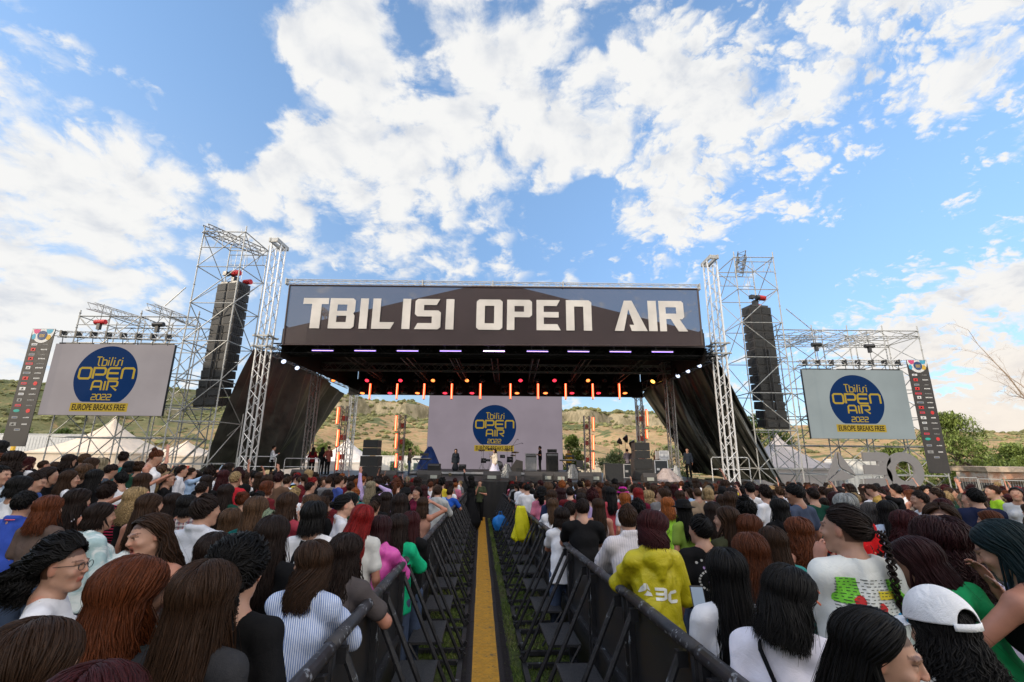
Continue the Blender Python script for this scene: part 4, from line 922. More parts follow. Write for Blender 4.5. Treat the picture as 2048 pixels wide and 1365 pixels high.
def flightcase(label, px, Y, w, h, z=DZ, m1=None):
    o = thing('flight_case', label, 'case', (on(px, Y), Y, z)); MB().box((0, .35, h/2+.05), (w, .7, h)).build('shell', m1 or mat('case_dark', (.035, .04, .045), .4), o)
    mb = MB()
    for i in (-1, 1):
        mb.box((w/2*i, 0, h/2+.05), (.05, .05, h+.04)); mb.box((0, 0, h/2+.05+h/2*i), (w, .05, .05)); mb.box((w/2*i, .7, h/2+.05), (.05, .05, h+.04))
    mb.box((-w*.25, -.01, h*.55), (.16, .03, .12)); mb.box((w*.25, -.01, h*.55), (.16, .03, .12)); mb.build('edging', alu, o)
    mb = MB()
    for i in (-.4, .4): mb.tube((w*i-.02, .1, .03), (w*i+.02, .1, .03), .035, 8); mb.tube((w*i-.02, .6, .03), (w*i+.02, .6, .03), .035, 8)
    mb.build('castor', blackm, o); return o
flightcase('large flight case with silver edges left of the right speaker stack', 1259, 26.5, .62, .72); flightcase('wide low flight case behind the speaker wedge', 1232, 29, .8, .5)
flightcase('tall black flight case with silver frame right of the right speaker stack', 1323, 26.5, .72, .95); flightcase('silver case resting on top of the tall black flight case', 1330, 26.6, .5, .45, DZ+1.02, mat('case_silver', (.4, .4, .42), .4, metal=.4)); flightcase('blue flight case near the right curtain', 1350, 27.5, .5, .5, m1=mat('case_blue', (.02, .05, .10), .4))
def wedge(label, px, w, Y=23.5, pale_plate=False, py=None):
    o = thing('stage_monitor', label, 'speaker', (on(px, Y), Y, DZ)); w_ = sz(w, Y); h = .42
    mb = MB(); mb.prism([(0, 0), (.55, 0), (.55, .22), (.12, h), (0, h*.55)], (-w_/2, 0, 0), (0, 1, 0), (0, 0, 1), (1, 0, 0), w_); mb.build('cabinet', cab, o)
    if pale_plate: MB().box((0, -.012, .13), (w_*.5, .03, .16)).build('handle_plate', mat('plate_pale', (.30, .31, .27), .5), o)  # some wedges have a paler handle plate
    else: MB().box((0, -.012, .12), (w_*.3, .02, .06)).build('handle_plate', blackm, o)
    return o
for k, (px, w, pale_plate) in enumerate([(777, 30, 0), (868, 26, 1), (984, 34, 1), (1030, 24, 0), (1067, 34, 0), (1096, 24, 1), (1122, 26, 1), (1172, 26, 0), (1192, 22, 1), (1300, 26, 1), (600, 36, 0), (845, 20, 0)]):
    wedge('front stage monitor, '+['left of centre behind the raised hand', 'with a pale plate, below the guitar amp', 'large, with a pale plate, below the singer', 'beside the singer', 'wide black, below the silver amplifier', 'with a pale plate, below the tall black amplifier', 'with a pale plate, right of the tall black amplifier', 'black, below the chair', 'with a pale plate, near the right light column', 'with a pale plate, below the right speaker stack', 'at the far left beside the crew', 'small, left of the guitar amp'][k], px, w, 23.3+.2*(k % 3), bool(pale_plate))
# big wedge seen from behind with a pale side
o = thing('side_fill_speaker', 'black side-fill speaker box with a pale side panel near the right front', 'speaker', (on(1229, 24), 24, DZ)); MB().box((0, .3, .42), (.9, .6, .84)).build('cabinet', grille, o); MB().prism([(0, 0), (.5, 0), (.2, .8)], (-.5, 0, 0), (0, 1, 0), (0, 0, 1), (1, 0, 0), .04).build('side_panel', mat('ply_side', (.3, .24, .18), .6), o)
wedge_up = thing('drum_fill_speaker', 'black tilted speaker right of the drum kit', 'speaker', (on(1031, 29), 29, DZ)); MB().prism([(-.3, 0), (.45, 0), (.45, .85), (.05, .95), (-.3, .45)], (0, 0, 0), (1, 0, 0), (0, 0, 1), (0, 1, 0), .6).build('cabinet', cab, wedge_up); MB().box((.2, -.02, .3), (.3, .03, .3)).build('grille', grille, wedge_up)
# drum kit
def drums():
    o = thing('drum_kit', 'black drum kit with cymbals behind the singer', 'drum kit', (on(997, 31), 31, zr)); dk = mat('drum_shell', (.03, .03, .035), .25, spec=.6); sk = mat('drum_skin', (.35, .35, .35), .5); br = mat('cymbal_brass', (.25, .2, .1), .3, metal=.8)
    MB().lathe([(.28, -.2), (.3, -.18), (.3, .18), (.28, .2)], (0, 0, .3), 20, M=Matrix.Rotation(math.pi/2, 3, 'X')).build('bass_drum', dk, o, True)
    for (x, y, z, r, h) in ((-.3, .1, .78, .16, .2), (.25, .1, .78, .17, .2), (.75, .3, .5, .22, .36), (-.75, .3, .55, .19, .14), (-1.0, .1, .45, .18, .3)):
        d = MB().lathe([(r, 0), (r, h)], (x, y, z), 16).build('drum', dk, o, True); MB().lathe([(r*.98, 0), (r*.98, .01)], (x, y, z+h+.002), 16).build('drum_skin', sk, d)
    for (x, y, z, r) in ((-1.15, .2, 1.25, .24), (-.6, .4, 1.35, .22), (.55, .4, 1.3, .24), (1.1, .2, 1.15, .26), (.95, .1, .95, .2)):
        c = MB().lathe([(r, 0), (r*.5, .02), (.03, .05)], (x, y, z), 18, M=Matrix.Rotation(.25, 3, 'X')).build('cymbal', br, o, True)
        mb = MB(); mb.tube((x, y, .3), (x, y, z+.05), .013, 6)
        for a in range(3): mb.tube((x, y, .35), (x+.3*math.cos(a*2.09), y+.3*math.sin(a*2.09), 0), .011, 5)
        mb.build('cymbal_stand', galv, o)
    for (x0, x1, z) in ((-1.0, -1.35, 1.95), (.85, 1.5, 1.75), (.9, 1.2, 2.0)):
        mb = MB(); mb.tube((x0, -.4, 0), (x0, -.4, 1.6), .014, 6); mb.tube((x0, -.4, 1.55), (x1, -.35, z), .01, 5); mb.tube((x1, -.35, z), (x1+.1, -.35, z-.05), .022, 6); mb.build('microphone_stand', blackm, o)
    MB().lathe([(.16, 0), (.18, .05), (.16, .09)], (0, .75, .45), 14).build('drum_stool', blackm, o, True)
drums()
def keyboard(label, px, Y, w, z=DZ):
    o = thing('keyboard', label, 'keyboard', (on(px, Y), Y, z)); MB().box((0, 0, .92), (w, .34, .09)).build('body', blackm, o); MB().box((0, .05, .971), (w*.9, .18, .012)).build('keys', mat('keys_white', (.5, .5, .5), .4), o)
    mb = MB()
    for s_ in (-1, 1): mb.tube((s_*w*.35, -.15, 0), (-s_*w*.35, .15, .88), .02, 6)
    mb.build('stand', blackm, o); MB().box((w*.1, .05, 1.2), (w*.45, .2, .14)).build('upper_keyboard', blackm, o); mb = MB(); mb.tube((w*.1-.2, .05, .9), (w*.1-.2, .05, 1.15), .02, 6); mb.tube((w*.1+.2, .05, .9), (w*.1+.2, .05, 1.15), .02, 6); mb.build('upper_stand', blackm, o)
keyboard('black keyboards on a stand played by the bearded musician', 843, 28.6, 1.1); keyboard('long black keyboard table before the person in yellow', 1137, 30, 1.1)
# blue tarpaulin over gear
tp = thing('covered_heap', 'gear heap under a blue tarpaulin left of the rear screen', 'tarpaulin', (on(855, 32), 32, DZ)); rows = []; rg = random.Random(9)
for j in range(15):
    h = j/14; row = []
    for i in range(33):
        a = 6.28318*i/32; r = (.10+.78*(1-h)**.8)*(1+.10*math.sin(a*5+h*3)*(1-h)+.05*math.sin(a*11)); row.append((r*math.cos(a)*1.05+.1*h, r*math.sin(a)*.8, 1.72*h-.02*math.sin(a*3)))
    rows.append(row)
MB().grid(rows).build('tarpaulin', mat('tarp_blue', (.012, .05, .22), .5, bump=.5, scale=3, var=.25), tp, True)
def chair(label, px, Y):
    o = thing('chair', label, 'chair', (on(px, Y), Y, DZ)); MB().box((0, 0, .45), (.44, .42, .05)).build('seat', blackm, o); MB().box((.0, .2, .72), (.42, .04, .42)).build('backrest', blackm, o)
    for (i, j) in ((-1, -1), (1, -1), (1, 1), (-1, 1)): MB().tube((i*.19, j*.18, 0), (i*.19, j*.18, .44), .014, 6).build('leg', blackm, o)
chair('black chair on the stage right of the long keyboard table', 1161, 29)
# soft lights on stands by the crew
for k, (px, py) in enumerate(((1238, 884), (1250, 878), (1262, 888))):
    q = at(px, py, 32); o = thing('photo_light', 'black soft light on a thin stand among the crew, '+['lowest left', 'highest', 'largest, right'][k], 'light', (q[0], 32, DZ), 'soft lights on stands'); H = q[2]-DZ
    M = Matrix.Rotation(R(70+20*k), 3, 'Y'); MB().lathe([(.05, -.15), (.26+.04*k, .12), (.24+.04*k, .14)], (0, 0, H), 10, M=M).build('shade', blackm, o); mb = MB(); mb.tube((0, 0, .4), (0, 0, H), .014, 6)
    for a in range(3): mb.tube((0, 0, .6), (.35*math.cos(a*2.09), .35*math.sin(a*2.09), 0), .012, 5)
    mb.build('stand', blackm, o)
# plastic covered heaps
for (lb, px, Y, w, h, c) in [('crumpled clear plastic sheet in front of the tall flight case', 1333, 24.3, .75, .62, (.30, .24, .22)), ('silver plastic cover standing near the right curtain', 1352, 25, .3, .75, (.25, .25, .24)), ('black cover over gear right of the singer', 1014, 26, .42, .75, (.05, .055, .06)), ('dark cover over gear below the chair', 1146, 26, .45, .75, (.05, .055, .06))]:
    o = thing('plastic_cover', lb, 'cover', (on(px, Y), Y, DZ)); rows = []; rg = random.Random(int(px))
    ph = rg.uniform(0, 6)
    for j in range(9):
        hh = j/8; rows.append([((w*(1-hh*.75)*(1+.16*math.sin(a*6+ph+hh*4)))*math.cos(a), (w*.7*(1-hh*.75)*(1+.16*math.sin(a*5+ph)))*math.sin(a), h*hh) for a in np.linspace(0, 6.28318, 29)])
    MB().grid(rows).build('sheet', mat('plastic_%d' % px, c, .25, bump=.8, scale=7, spec=.7), o, True)
def railing(label, x0, x1, ytop, Y, ybot=962):
    a = at(x0, ytop, Y); b_ = at(x1, ytop, Y); zb = DZ if Y > YF else -.9; o = thing('guard_rail', label, 'railing', (a[0], Y, zb)); w = b_[0]-a[0]; h = a[2]-zb
    mb = MB(); mb.path([(0, 0, 0), (0, 0, h-.08), (.08, 0, h), (w-.08, 0, h), (w, 0, h-.08), (w, 0, 0)], .024, 7); mb.build('frame', alu, o); MB().tube((0, 0, h*.5), (w, 0, h*.5), .02, 6).build('mid_rail', alu, o)
railing('white guard rail behind the left front tower', 476, 553, 913, 24.5); railing('white guard rail by the crew in front of the left middle tower', 570, 640, 917, 26.5); railing('white guard rail around the right front tower', 1422, 1497, 915, 24.6)
# platform wings outside the towers
for (lb, x0, x1, Y) in [('black platform wing left of the stage behind the guard rail', 468, 520, 24.6), ('black platform wing right of the stage behind the guard rail', 1455, 1505, 25)]:
    a = at(x0, 945, Y); b_ = at(x1, 945, Y); o = thing('platform_wing', lb, 'platform', ((a[0]+b_[0])/2, Y, -.97)); MB().box((0, 1.5, .8), (b_[0]-a[0], 3, 1.6)).build('body', drape, o); MB().box((0, 1.5, 1.64), (b_[0]-a[0]+.02, 3.02, .06)).build('top', deckm, o)

# ---------------------------------------------------------------- aisle: cable ramp and barricades
yl = mat('ramp_yellow', (.52, .27, .03), .6, var=.18, scale=14, bump=.6, bscale=70, wear=((.20, .13, .06), .60, 5.)); rb = mat('ramp_rubber', (.022, .018, .02), .75, bump=.6, scale=60)
yy = 1.2; k = 0; AX = math.atan(-.0625); rg = random.Random(2)
while yy < 22.0:
    L = .92; o = thing('cable_ramp', 'yellow and black cable ramp segment lying in the grass aisle', 'cable ramp', (xa(yy+L/2)+rg.uniform(-.004, .004), yy+L/2, gz(yy+L/2)), 'cable ramp segments in a line'); o.rotation_euler = (-.042, 0, -AX+rg.uniform(-.004, .004)); ln = L/2-.004
    mb = MB(); mb.box((0, 0, .052), (.262, ln*2, .012))
    for i in range(int(L/.046)):
        for j in range(5): mb.box((-.1+.05*j+(.025 if i % 2 else 0)*(j < 4), -ln+.03+i*.046, .0592), (.03, .012, .003), rz=.5 if (i+j) % 2 else -.5)
    mb.build('lid', yl, o)
    for s_ in (-1, 1):
        mb = MB(); mb.prism([(.131, 0), (.131, .055), (.16, .055), (.27, .006), (.27, 0)] if s_ > 0 else [(-.27, 0), (-.27, .006), (-.16, .055), (-.131, .055), (-.131, 0)], (0, -ln, 0), (1, 0, 0), (0, 0, 1), (0, 1, 0), ln*2)
        for i in range(int(L/.03)): mb.box((s_*.20, -ln+.02+i*.03, .041-.0), (.09, .012, .012))
        mb.build('side_ramp', rb, o)
    yy += L; k += 1
nr = k
seglabs = []
for i, o in enumerate([o for o in COL.objects if o.name.startswith('cable_ramp')]):
    o['label'] = 'yellow cable ramp segment, '+(nm[i] if i < 22 else 'last')+' one counted from the camera end' if i < 22 else 'last yellow cable ramp segment before the stage'
painted = mat('black_paint_worn', (.022, .022, .025), .45, var=.3, scale=8, spec=.25, bump=.15, wear=((.22, .24, .26), .62, 12.))
railm = mat('rail_paint_worn', (.025, .024, .028), .42, var=.3, scale=6, spec=.35, bump=.2, wear=((.24, .25, .27), .58, 13.)); stepm = mat('step_plate', (.022, .022, .025), .55, bump=.5, scale=50, spec=.5)
def perf():
    m, t, b = new_mat('perforated_plate'); tcn = t.add('ShaderNodeTexCoord'); x, y, z = t.sep(tcn.outputs['Object'])
    b.inputs['Base Color'].default_value = (.02, .02, .022, 1); b.inputs['Roughness'].default_value = .4
    a = t.math('SINE', t.math('MULTIPLY', t.math('ADD', y, z), 230.)); c = t.math('SINE', t.math('MULTIPLY', t.math('SUBTRACT', y, z), 230.)); v = t.math('MULTIPLY', a, c)
    al = t.math('GREATER_THAN', v, -.22); t.put(b, 'Alpha', t.math('SUBTRACT', 1., t.math('MULTIPLY', t.math('LESS_THAN', v, -.62), 1.))); return m
pm = perf()
def barricade_proto():
    """one section along +Y, aisle on the +X side, 1.05 m long, 1.15 m high"""
    L = 1.05; parts = []
    p = [('top_rail', MB().tube((0, .005, 1.13), (0, L-.005, 1.13), .034, 10), railm, True)]
    mb = MB()
    for y in (.03, L-.03): mb.box((0, y, .56), (.04, .04, 1.1))
    for z in (.06, .55): mb.box((0, L/2, z), (.035, L-.09, .04))
    p.append(('frame', mb, painted, False)); p.append(('panel', MB().box((-.022, L/2, .57), (.004, L-.03, 1.02)), pm, False))
    for y in (.16, L-.16):
        mb = MB(); mb.tube((.02, y, 1.08), (.52, y, .07), .019, 6); mb.box((.02, y, 1.05), (.05, .04, .07)); p.append(('strut', mb, painted, False))
    mb = MB(); mb.box((.52, L/2, .04), (.05, L*.84, .05))
    for y in (.16, L-.16): mb.box((.26, y, .035), (.5, .05, .04)); mb.tube((.52, y, .06), (.56, y, .12), .02, 6)
    p.append(('base_frame', mb, painted, False)); mb = MB(); mb.box((.215, L/2, .42), (.30, L*.62, .022)); mb.box((.07, L/2, .41), (.02, L*.62, .05)); p.append(('step', mb, stepm, False))
    mb = MB(); mb.tube((.07, .2, .42), (.3, .16, .1), .012, 5); mb.tube((.07, L-.2, .42), (.3, L-.16, .1), .012, 5); p.append(('step_bracket', mb, painted, False))
    out = []
    for (n_, mb, mm, sm) in p:
        me = bpy.data.meshes.new(n_); me.from_pydata(mb.v, [], mb.f); me.materials.append(mm)
        if sm: me.polygons.foreach_set('use_smooth', [True]*len(me.polygons))
        out.append((n_, me))
    return out
BP = barricade_proto(); rg = random.Random(6)
for side, off in ((-1, -.77), (1, .93)):
    y = .2; k = 0
    while y < 20.6:
        lab = 'black steel crowd barrier on the %s side of the aisle, %s from the camera' % ('left' if side < 0 else 'right', nm[k] if k < 22 else 'farthest')
        o = thing('crowd_barrier', lab, 'barrier', (xa(y)+off+rg.uniform(-.008, .008), y, gz(y)), 'crowd barriers lining the aisle'); o.rotation_euler = (-.042, 0, -AX)
        if side < 0: pass
        else: o.scale = (-1, 1, 1)
        for n_, me in BP: c = bpy.data.objects.new(n_, me); link(c, o)
        y += 1.07; k += 1
# things hung on the barriers
def bag(label, px, py0, py1, Y, w, m_, seed):
    pn = 'poncho' in label; a = at(px, py0, Y); b_ = at(px, py1, Y); H = a[2]-b_[2]; o = thing('rain_poncho' if 'poncho' in label else 'backpack', label, 'poncho' if 'poncho' in label else 'bag', (a[0], Y, b_[2])); rg = random.Random(seed); rows = []; ph = rg.uniform(0, 6)
    for j in range(15):
        h = j/14; ww = w*((.50+.75*(1-h)**.8) if pn else (.62+.45*math.sin(math.pi*min(1, h*.8+.15)))*(1 if h < .8 else 1-(h-.8)*2.6)); kk = .30; rows.append([(ww*math.copysign(abs(math.cos(t_))**.7, math.cos(t_))*(1+kk*math.sin(3*t_+ph+5*h)+kk*.5*math.sin(7*t_+9*h)), ww*(.28 if pn else .55)*math.sin(t_)*(1+kk*math.sin(4*t_+h*6)), H*h+(.05*math.sin(5*t_+ph) if pn and j == 0 else 0)) for t_ in np.linspace(0, 6.28318, 33)])
    rows = [[(0, 0, .02)]*33]+rows+[[(0, 0, H*1.0)]*33]
    MB().grid(rows).build('body', m_, o, True); 
    if pn: return
    mb = MB(); mb.path([(-w*.3, 0, H*.9), (-w*.2, -.03, H+.1), (w*.2, -.03, H+.1), (w*.3, 0, H*.9)], .012, 5); mb.build('strap', m_, o)
bag('bright blue bag hanging on the right barrier near the stage', 1001, 1030, 1062, 15.2, .19, mat('bag_blue', (.01, .16, .5), .5, bump=.4, scale=8), 1)
bag('yellow rain poncho hanging on the right barrier', 1043, 1012, 1080, 9.6, .13, mat('poncho_yellow', (.55, .52, .01), .4, bump=.4, scale=8), 2)
pl = thing('paper_scrap', 'small white paper scrap beside the cable ramp', 'litter', (-.57, 9.2, gz(9.2)+.012)); MB().poly([(-.06, -.03, 0), (.07, -.02, .02), (.06, .04, .0), (-.05, .03, .015)]).build('sheet', mat('paper_white', (.7, .7, .7), .7), pl)
# ================================================================ PEOPLE
def snet(F, org, h):
    """surface nets on a signed distance grid"""
    nx, ny, nz = F.shape; ins = F < 0
    c = [(i, j, k) for i in (0, 1) for j in (0, 1) for k in (0, 1)]
    def sl(A, i, j, k): return A[i:nx-1+i, j:ny-1+j, k:nz-1+k]
    cnt = sum(sl(ins, *q).astype(np.int8) for q in c); act = (cnt > 0) & (cnt < 8)
    I, J, K = np.nonzero(act); n = len(I); vid = -np.ones(act.shape, np.int64); vid[I, J, K] = np.arange(n)
    acc = np.zeros((n, 3)); w = np.zeros(n)
    cv = {q: F[I+q[0], J+q[1], K+q[2]] for q in c}
    for a in c:
        for ax in range(3):
            if a[ax]: continue
            b_ = list(a); b_[ax] = 1; b_ = tuple(b_); fa, fb = cv[a], cv[b_]; m = (fa < 0) != (fb < 0); t = np.where(m, fa/np.where(m, fa-fb, 1), 0)
            p = np.zeros((n, 3)); p[:] = a; p[:, ax] = t; acc += p*m[:, None]; w += m
    vs = np.stack([I, J, K], 1)+acc/w[:, None]; vs = vs*h+org
    qs = []
    for ax in range(3):
        o1, o2 = [(1, 2), (2, 0), (0, 1)][ax]
        s0 = [slice(1, -1)]*3; s0[ax] = slice(0, -1); s1 = [slice(1, -1)]*3; s1[ax] = slice(1, None)
        A, B_ = ins[tuple(s0)], ins[tuple(s1)]; M = np.nonzero(A != B_); fl = A[M]; P = np.stack(M, 1)+1; P[:, ax] -= 1
        def g_(d1, d2):
            Q = P.copy(); Q[:, o1] += d1; Q[:, o2] += d2; return vid[Q[:, 0], Q[:, 1], Q[:, 2]]
        q = np.stack([g_(-1, -1), g_(0, -1), g_(0, 0), g_(-1, 0)], 1); q[~fl] = q[~fl][:, ::-1]; qs.append(q)
    return vs, np.concatenate(qs)
class Sdf:
    def __init__(s): s.p = []
    def cone(s, a, b, ra, rb, k=.015, B=None, S=None, sub=False): s.p.append(('c', np.array(a, float), np.array(b, float), ra, rb, k, B, S, sub)); return s
    def ell(s, c, r, k=.015, B=None, sub=False): s.p.append(('e', np.array(c, float), np.array(r, float), k, B, sub)); return s
    def plane(s, p, n): s.p.append(('p', np.array(p, float), np.array(n, float))); return s
    def bounds(s):
        lo = np.full(3, 9.); hi = -lo
        for q in s.p:
            if q[0] == 'p' or q[-1]: continue
            if q[0] == 'c': m = max(q[3], q[4])*(max(q[7]) if q[7] is not None else 1); pts = [q[1], q[2]]
            else: m = max(q[2]); pts = [q[1]]
            for x in pts: lo = np.minimum(lo, x-m); hi = np.maximum(hi, x+m)
        return lo-.03, hi+.03
    def mesh(s, h, clip=None):
        lo, hi = s.bounds()
        if clip: lo = np.maximum(lo, clip[0]); hi = np.minimum(hi, clip[1])
        n = np.ceil((hi-lo)/h).astype(int)+1; F = np.full(n, .3, np.float32); ax = [lo[i]+h*np.arange(n[i]) for i in range(3)]
        for q in s.p:
            if q[0] == 'p':
                d = (ax[0][:, None, None]-q[1][0])*q[2][0]+(ax[1][None, :, None]-q[1][1])*q[2][1]+(ax[2][None, None, :]-q[1][2])*q[2][2]; F = np.maximum(F, d); continue
            if q[0] == 'c':
                _, a, b_, ra, rb, k, B, S, sub = q; m = max(ra, rb)*(max(S) if S is not None else 1)+k+2*h; l0 = np.minimum(a, b_)-m; h0 = np.maximum(a, b_)+m
            else: _, c, r, k, B, sub = q; m = max(r)+k+2*h; l0 = c-m; h0 = c+m
            i0 = np.maximum(0, np.floor((l0-lo)/h).astype(int)); i1 = np.minimum(n, np.ceil((h0-lo)/h).astype(int)+1)
            if (i1 <= i0).any(): continue
            X, Y, Z = np.meshgrid(*[ax[i][i0[i]:i1[i]].astype(np.float32) for i in range(3)], indexing='ij'); P = np.stack([X, Y, Z], -1)
            if q[0] == 'c':
                P = P-a.astype(np.float32); ba = b_-a
                if B is not None: P = P@B; ba = ba@B
                if S is not None: P = P/np.array(S, np.float32); ba = ba/np.array(S)
                L2 = ba@ba+1e-9; t = np.clip((P@ba.astype(np.float32))/L2, 0, 1); d = np.linalg.norm(P-t[..., None]*ba.astype(np.float32), axis=-1)-(ra+(rb-ra)*t)
                if S is not None: d = d*min(S)
            else:
                P = P-c.astype(np.float32)
                if B is not None: P = P@B
                k0 = np.linalg.norm(P/r, axis=-1); k1 = np.linalg.norm(P/(r*r), axis=-1); d = k0*(k0-1)/np.maximum(k1, 1e-6)
            sl_ = tuple(slice(i0[i], i1[i]) for i in range(3)); G = F[sl_]
            if sub: hh = np.maximum(k-np.abs(-d-G), 0)/k; F[sl_] = np.maximum(G, -d)+hh*hh*k*.25
            else: hh = np.maximum(k-np.abs(d-G), 0)/k; F[sl_] = np.minimum(G, d)-hh*hh*k*.25
        F[0] = F[-1] = .1; F[:, 0] = F[:, -1] = .1; F[:, :, 0] = F[:, :, -1] = .1
        return snet(F, lo, h)
def np_mesh(name, v, q, m_=None, col=None, lk=None, smooth=True):
    me = bpy.data.meshes.new(name); v = np.asarray(v, np.float32); q = np.asarray(q, np.int32)
    me.vertices.add(len(v)); me.vertices.foreach_set('co', v.ravel()); me.loops.add(q.size); me.loops.foreach_set('vertex_index', q.ravel())
    me.polygons.add(len(q)); me.polygons.foreach_set('loop_start', np.arange(0, q.size, 4, dtype=np.int32))
    if smooth: me.polygons.foreach_set('use_smooth', np.ones(len(q), bool))
    if col is not None:
        a = me.attributes.new('tint', 'FLOAT_COLOR', 'POINT'); a.data.foreach_set('color', np.concatenate([col, np.ones((len(col), 1))], 1).astype(np.float32).ravel())
    if lk is not None:
        a = me.attributes.new('lk', 'FLOAT_VECTOR', 'POINT'); a.data.foreach_set('vector', np.asarray(lk, np.float32).ravel())
    if m_ is not None: me.materials.append(m_)
    me.update(calc_edges=True); me.validate(); return me
def relax(v, q, it=1):
    E = np.concatenate([q[:, [0, 1]], q[:, [1, 2]], q[:, [2, 3]], q[:, [3, 0]]]); n = len(v)
    for _ in range(it):
        s_ = np.stack([np.bincount(E[:, 0], v[E[:, 1], i], n)+np.bincount(E[:, 1], v[E[:, 0], i], n) for i in range(3)], 1)
        c = np.bincount(E[:, 0], minlength=n)+np.bincount(E[:, 1], minlength=n); v = v*.45+s_/c[:, None]*.55
    return v
def rotz(a): c, s = math.cos(a), math.sin(a); return np.array([[c, -s, 0], [s, c, 0], [0, 0, 1.]])
def rotx(a): c, s = math.cos(a), math.sin(a); return np.array([[1., 0, 0], [0, c, -s], [0, s, c]])
def roty(a): c, s = math.cos(a), math.sin(a); return np.array([[c, 0, s], [0, 1., 0], [-s, 0, c]])
ARMS = {'down': ((.05, -.02, -.28), (.07, .06, -.52)), 'phone': ((.05, .05, -.27), (-.05, .26, -.12)), 'up': ((.10, .06, .25), (.13, .10, .50)), 'rail': ((.05, .20, -.19), (-.13, .30, -.23)),
        'chin': ((.00, .16, -.22), (-.10, .22, .06)), 'head': ((.24, .03, .13), (-.02, .05, .26)), 'out': ((.18, .12, -.16), (.30, .34, -.08)), 'hang': ((.13, .15, -.20), (-.04, .27, -.10)), 'clap': ((.06, .14, -.24), (-.08, .32, -.02)),
        'point': ((.06, .22, .10), (.02, .46, .22)), 'belly': ((.10, .05, -.26), (-.09, .20, -.20)), 'high': ((.05, .14, .22), (.0, .22, .46))}
def pose(sex='f', stature=1.68, lean=0., yaw=0., hyaw=0., hpitch=0., htilt=0., arms=('down', 'down'), bulk=1., sit=0.):
    """joint positions; the figure faces +Y"""
    dl = stature-1.68; hipz = .90+dl*.62; sw = (.140 if sex == 'f' else .166)*bulk**.5; tl = 1+dl*.22; J = dict(sex=sex, hip=np.array([0, 0, hipz]), bulk=bulk, stature=stature)
    Rt_ = rotz(yaw)@rotx(-lean); J['R'] = Rt_
    up = lambda x, y, z: J['hip']+Rt_@np.array([x, y, z*tl])
    J['waist'] = up(0, .0, .16); J['chest'] = up(0, .005, .33); J['neck0'] = up(0, -.018, .522); J['neck1'] = up(0, .002, .592)
    for s, k in ((-1, 'L'), (1, 'R')):
        sh = up(s*sw, -.012, .462); J['sh'+k] = sh; A = ARMS[arms[0 if s < 0 else 1]] if isinstance(arms[0 if s < 0 else 1], str) else arms[0 if s < 0 else 1]
        e = np.array(A[0]); w = np.array(A[1])-e; e = e/np.linalg.norm(e)*.275; w = w/np.linalg.norm(w)*.245; e2 = np.array([e[0]*s, e[1], e[2]]); w2 = np.array([w[0]*s, w[1], w[2]]); Ra = rotz(yaw)@rotx(-lean*.3)
        J['el'+k] = sh+Ra@e2; J['wr'+k] = J['el'+k]+Ra@w2
    Rh = rotz(yaw+hyaw)@rotx(-hpitch)@roty(htilt); J['Rh'] = Rh; J['head'] = J['neck1']+Rh@np.array([0, .022, .072])
    J['legx'] = .085*bulk**.4; J['hyaw'] = hyaw
    for s, k in ((-1, 'L'), (1, 'R')):
        J['hj'+k] = J['hip']+rotz(yaw)@np.array([s*J['legx'], 0, -.02]); J['kn'+k] = rotz(yaw)@np.array([s*.095, .02, hipz*.52]); J['an'+k] = rotz(yaw)@np.array([s*.10, -.01, .08])
    return J
def head_sdf(S, J, fine=True, jaw=1., mouth=0.):
    Rh, c = J['Rh'], J['head']; f = lambda x, y, z: c+Rh@np.array([x, y, z]); m = 1.04 if J['sex'] == 'm' else 1.
    S.ell(f(0, -.012, .028), (.074*m, .093*m, .086*m), .02, Rh); S.ell(f(0, .030, -.028), (.056*m, .058, .078*m), .03, Rh); S.cone(f(-.016, .064, -.088*m), f(.016, .064, -.088*m), .018, .018, .02)
    S.cone(f(-.045, -.0, -.055), f(-.012, .055, -.085*m), .018, .017, .02); S.cone(f(.045, .0, -.055), f(.012, .055, -.085*m), .018, .017, .02)
    S.cone(f(0, .088, .020), f(0, .1035, -.013), .0075, .0100, .012)
    for s in (-1, 1):
        S.ell(f(s*.074, -.004, .0), (.008, .017, .029), .006, Rh@rotz(s*.35))
        if fine:
            S.ell(f(s*.011, .099, -.017), (.0075, .0085, .0065), .006); S.ell(f(s*.038, .066, -.018), (.020, .018, .016), .02)
            S.ell(f(s*.031, .097, .012), (.017, .013, .0105), .010, Rh, sub=True); S.ell(f(s*.031, .0745, .011), (.0125, .0125, .0125), .003)
            S.cone(f(s*.014, .090, .031), f(s*.044, .077, .032), .007, .006, .010)
    if fine:
        if mouth: S.ell(f(0, .093, -.055), (.016, .02, .018*mouth), .008, Rh, sub=True)
        zz = .012*mouth
        S.cone(f(-.017, .082, -.047+zz), f(0, .0905, -.0455+zz), .0045, .0062, .005); S.cone(f(.017, .082, -.047+zz), f(0, .0905, -.0455+zz), .0045, .0062, .005)
        S.cone(f(-.014, .082, -.0555-zz), f(.014, .082, -.0555-zz), .0062, .0062, .005)
    S.cone(f(0, -.022, -.03), J['neck0'], .047*m, .054*m, .03); S.cone(f(0, .0, -.055), J['neck0']+J['R']@np.array([0, .03, .02]), .034*m, .04*m, .03)
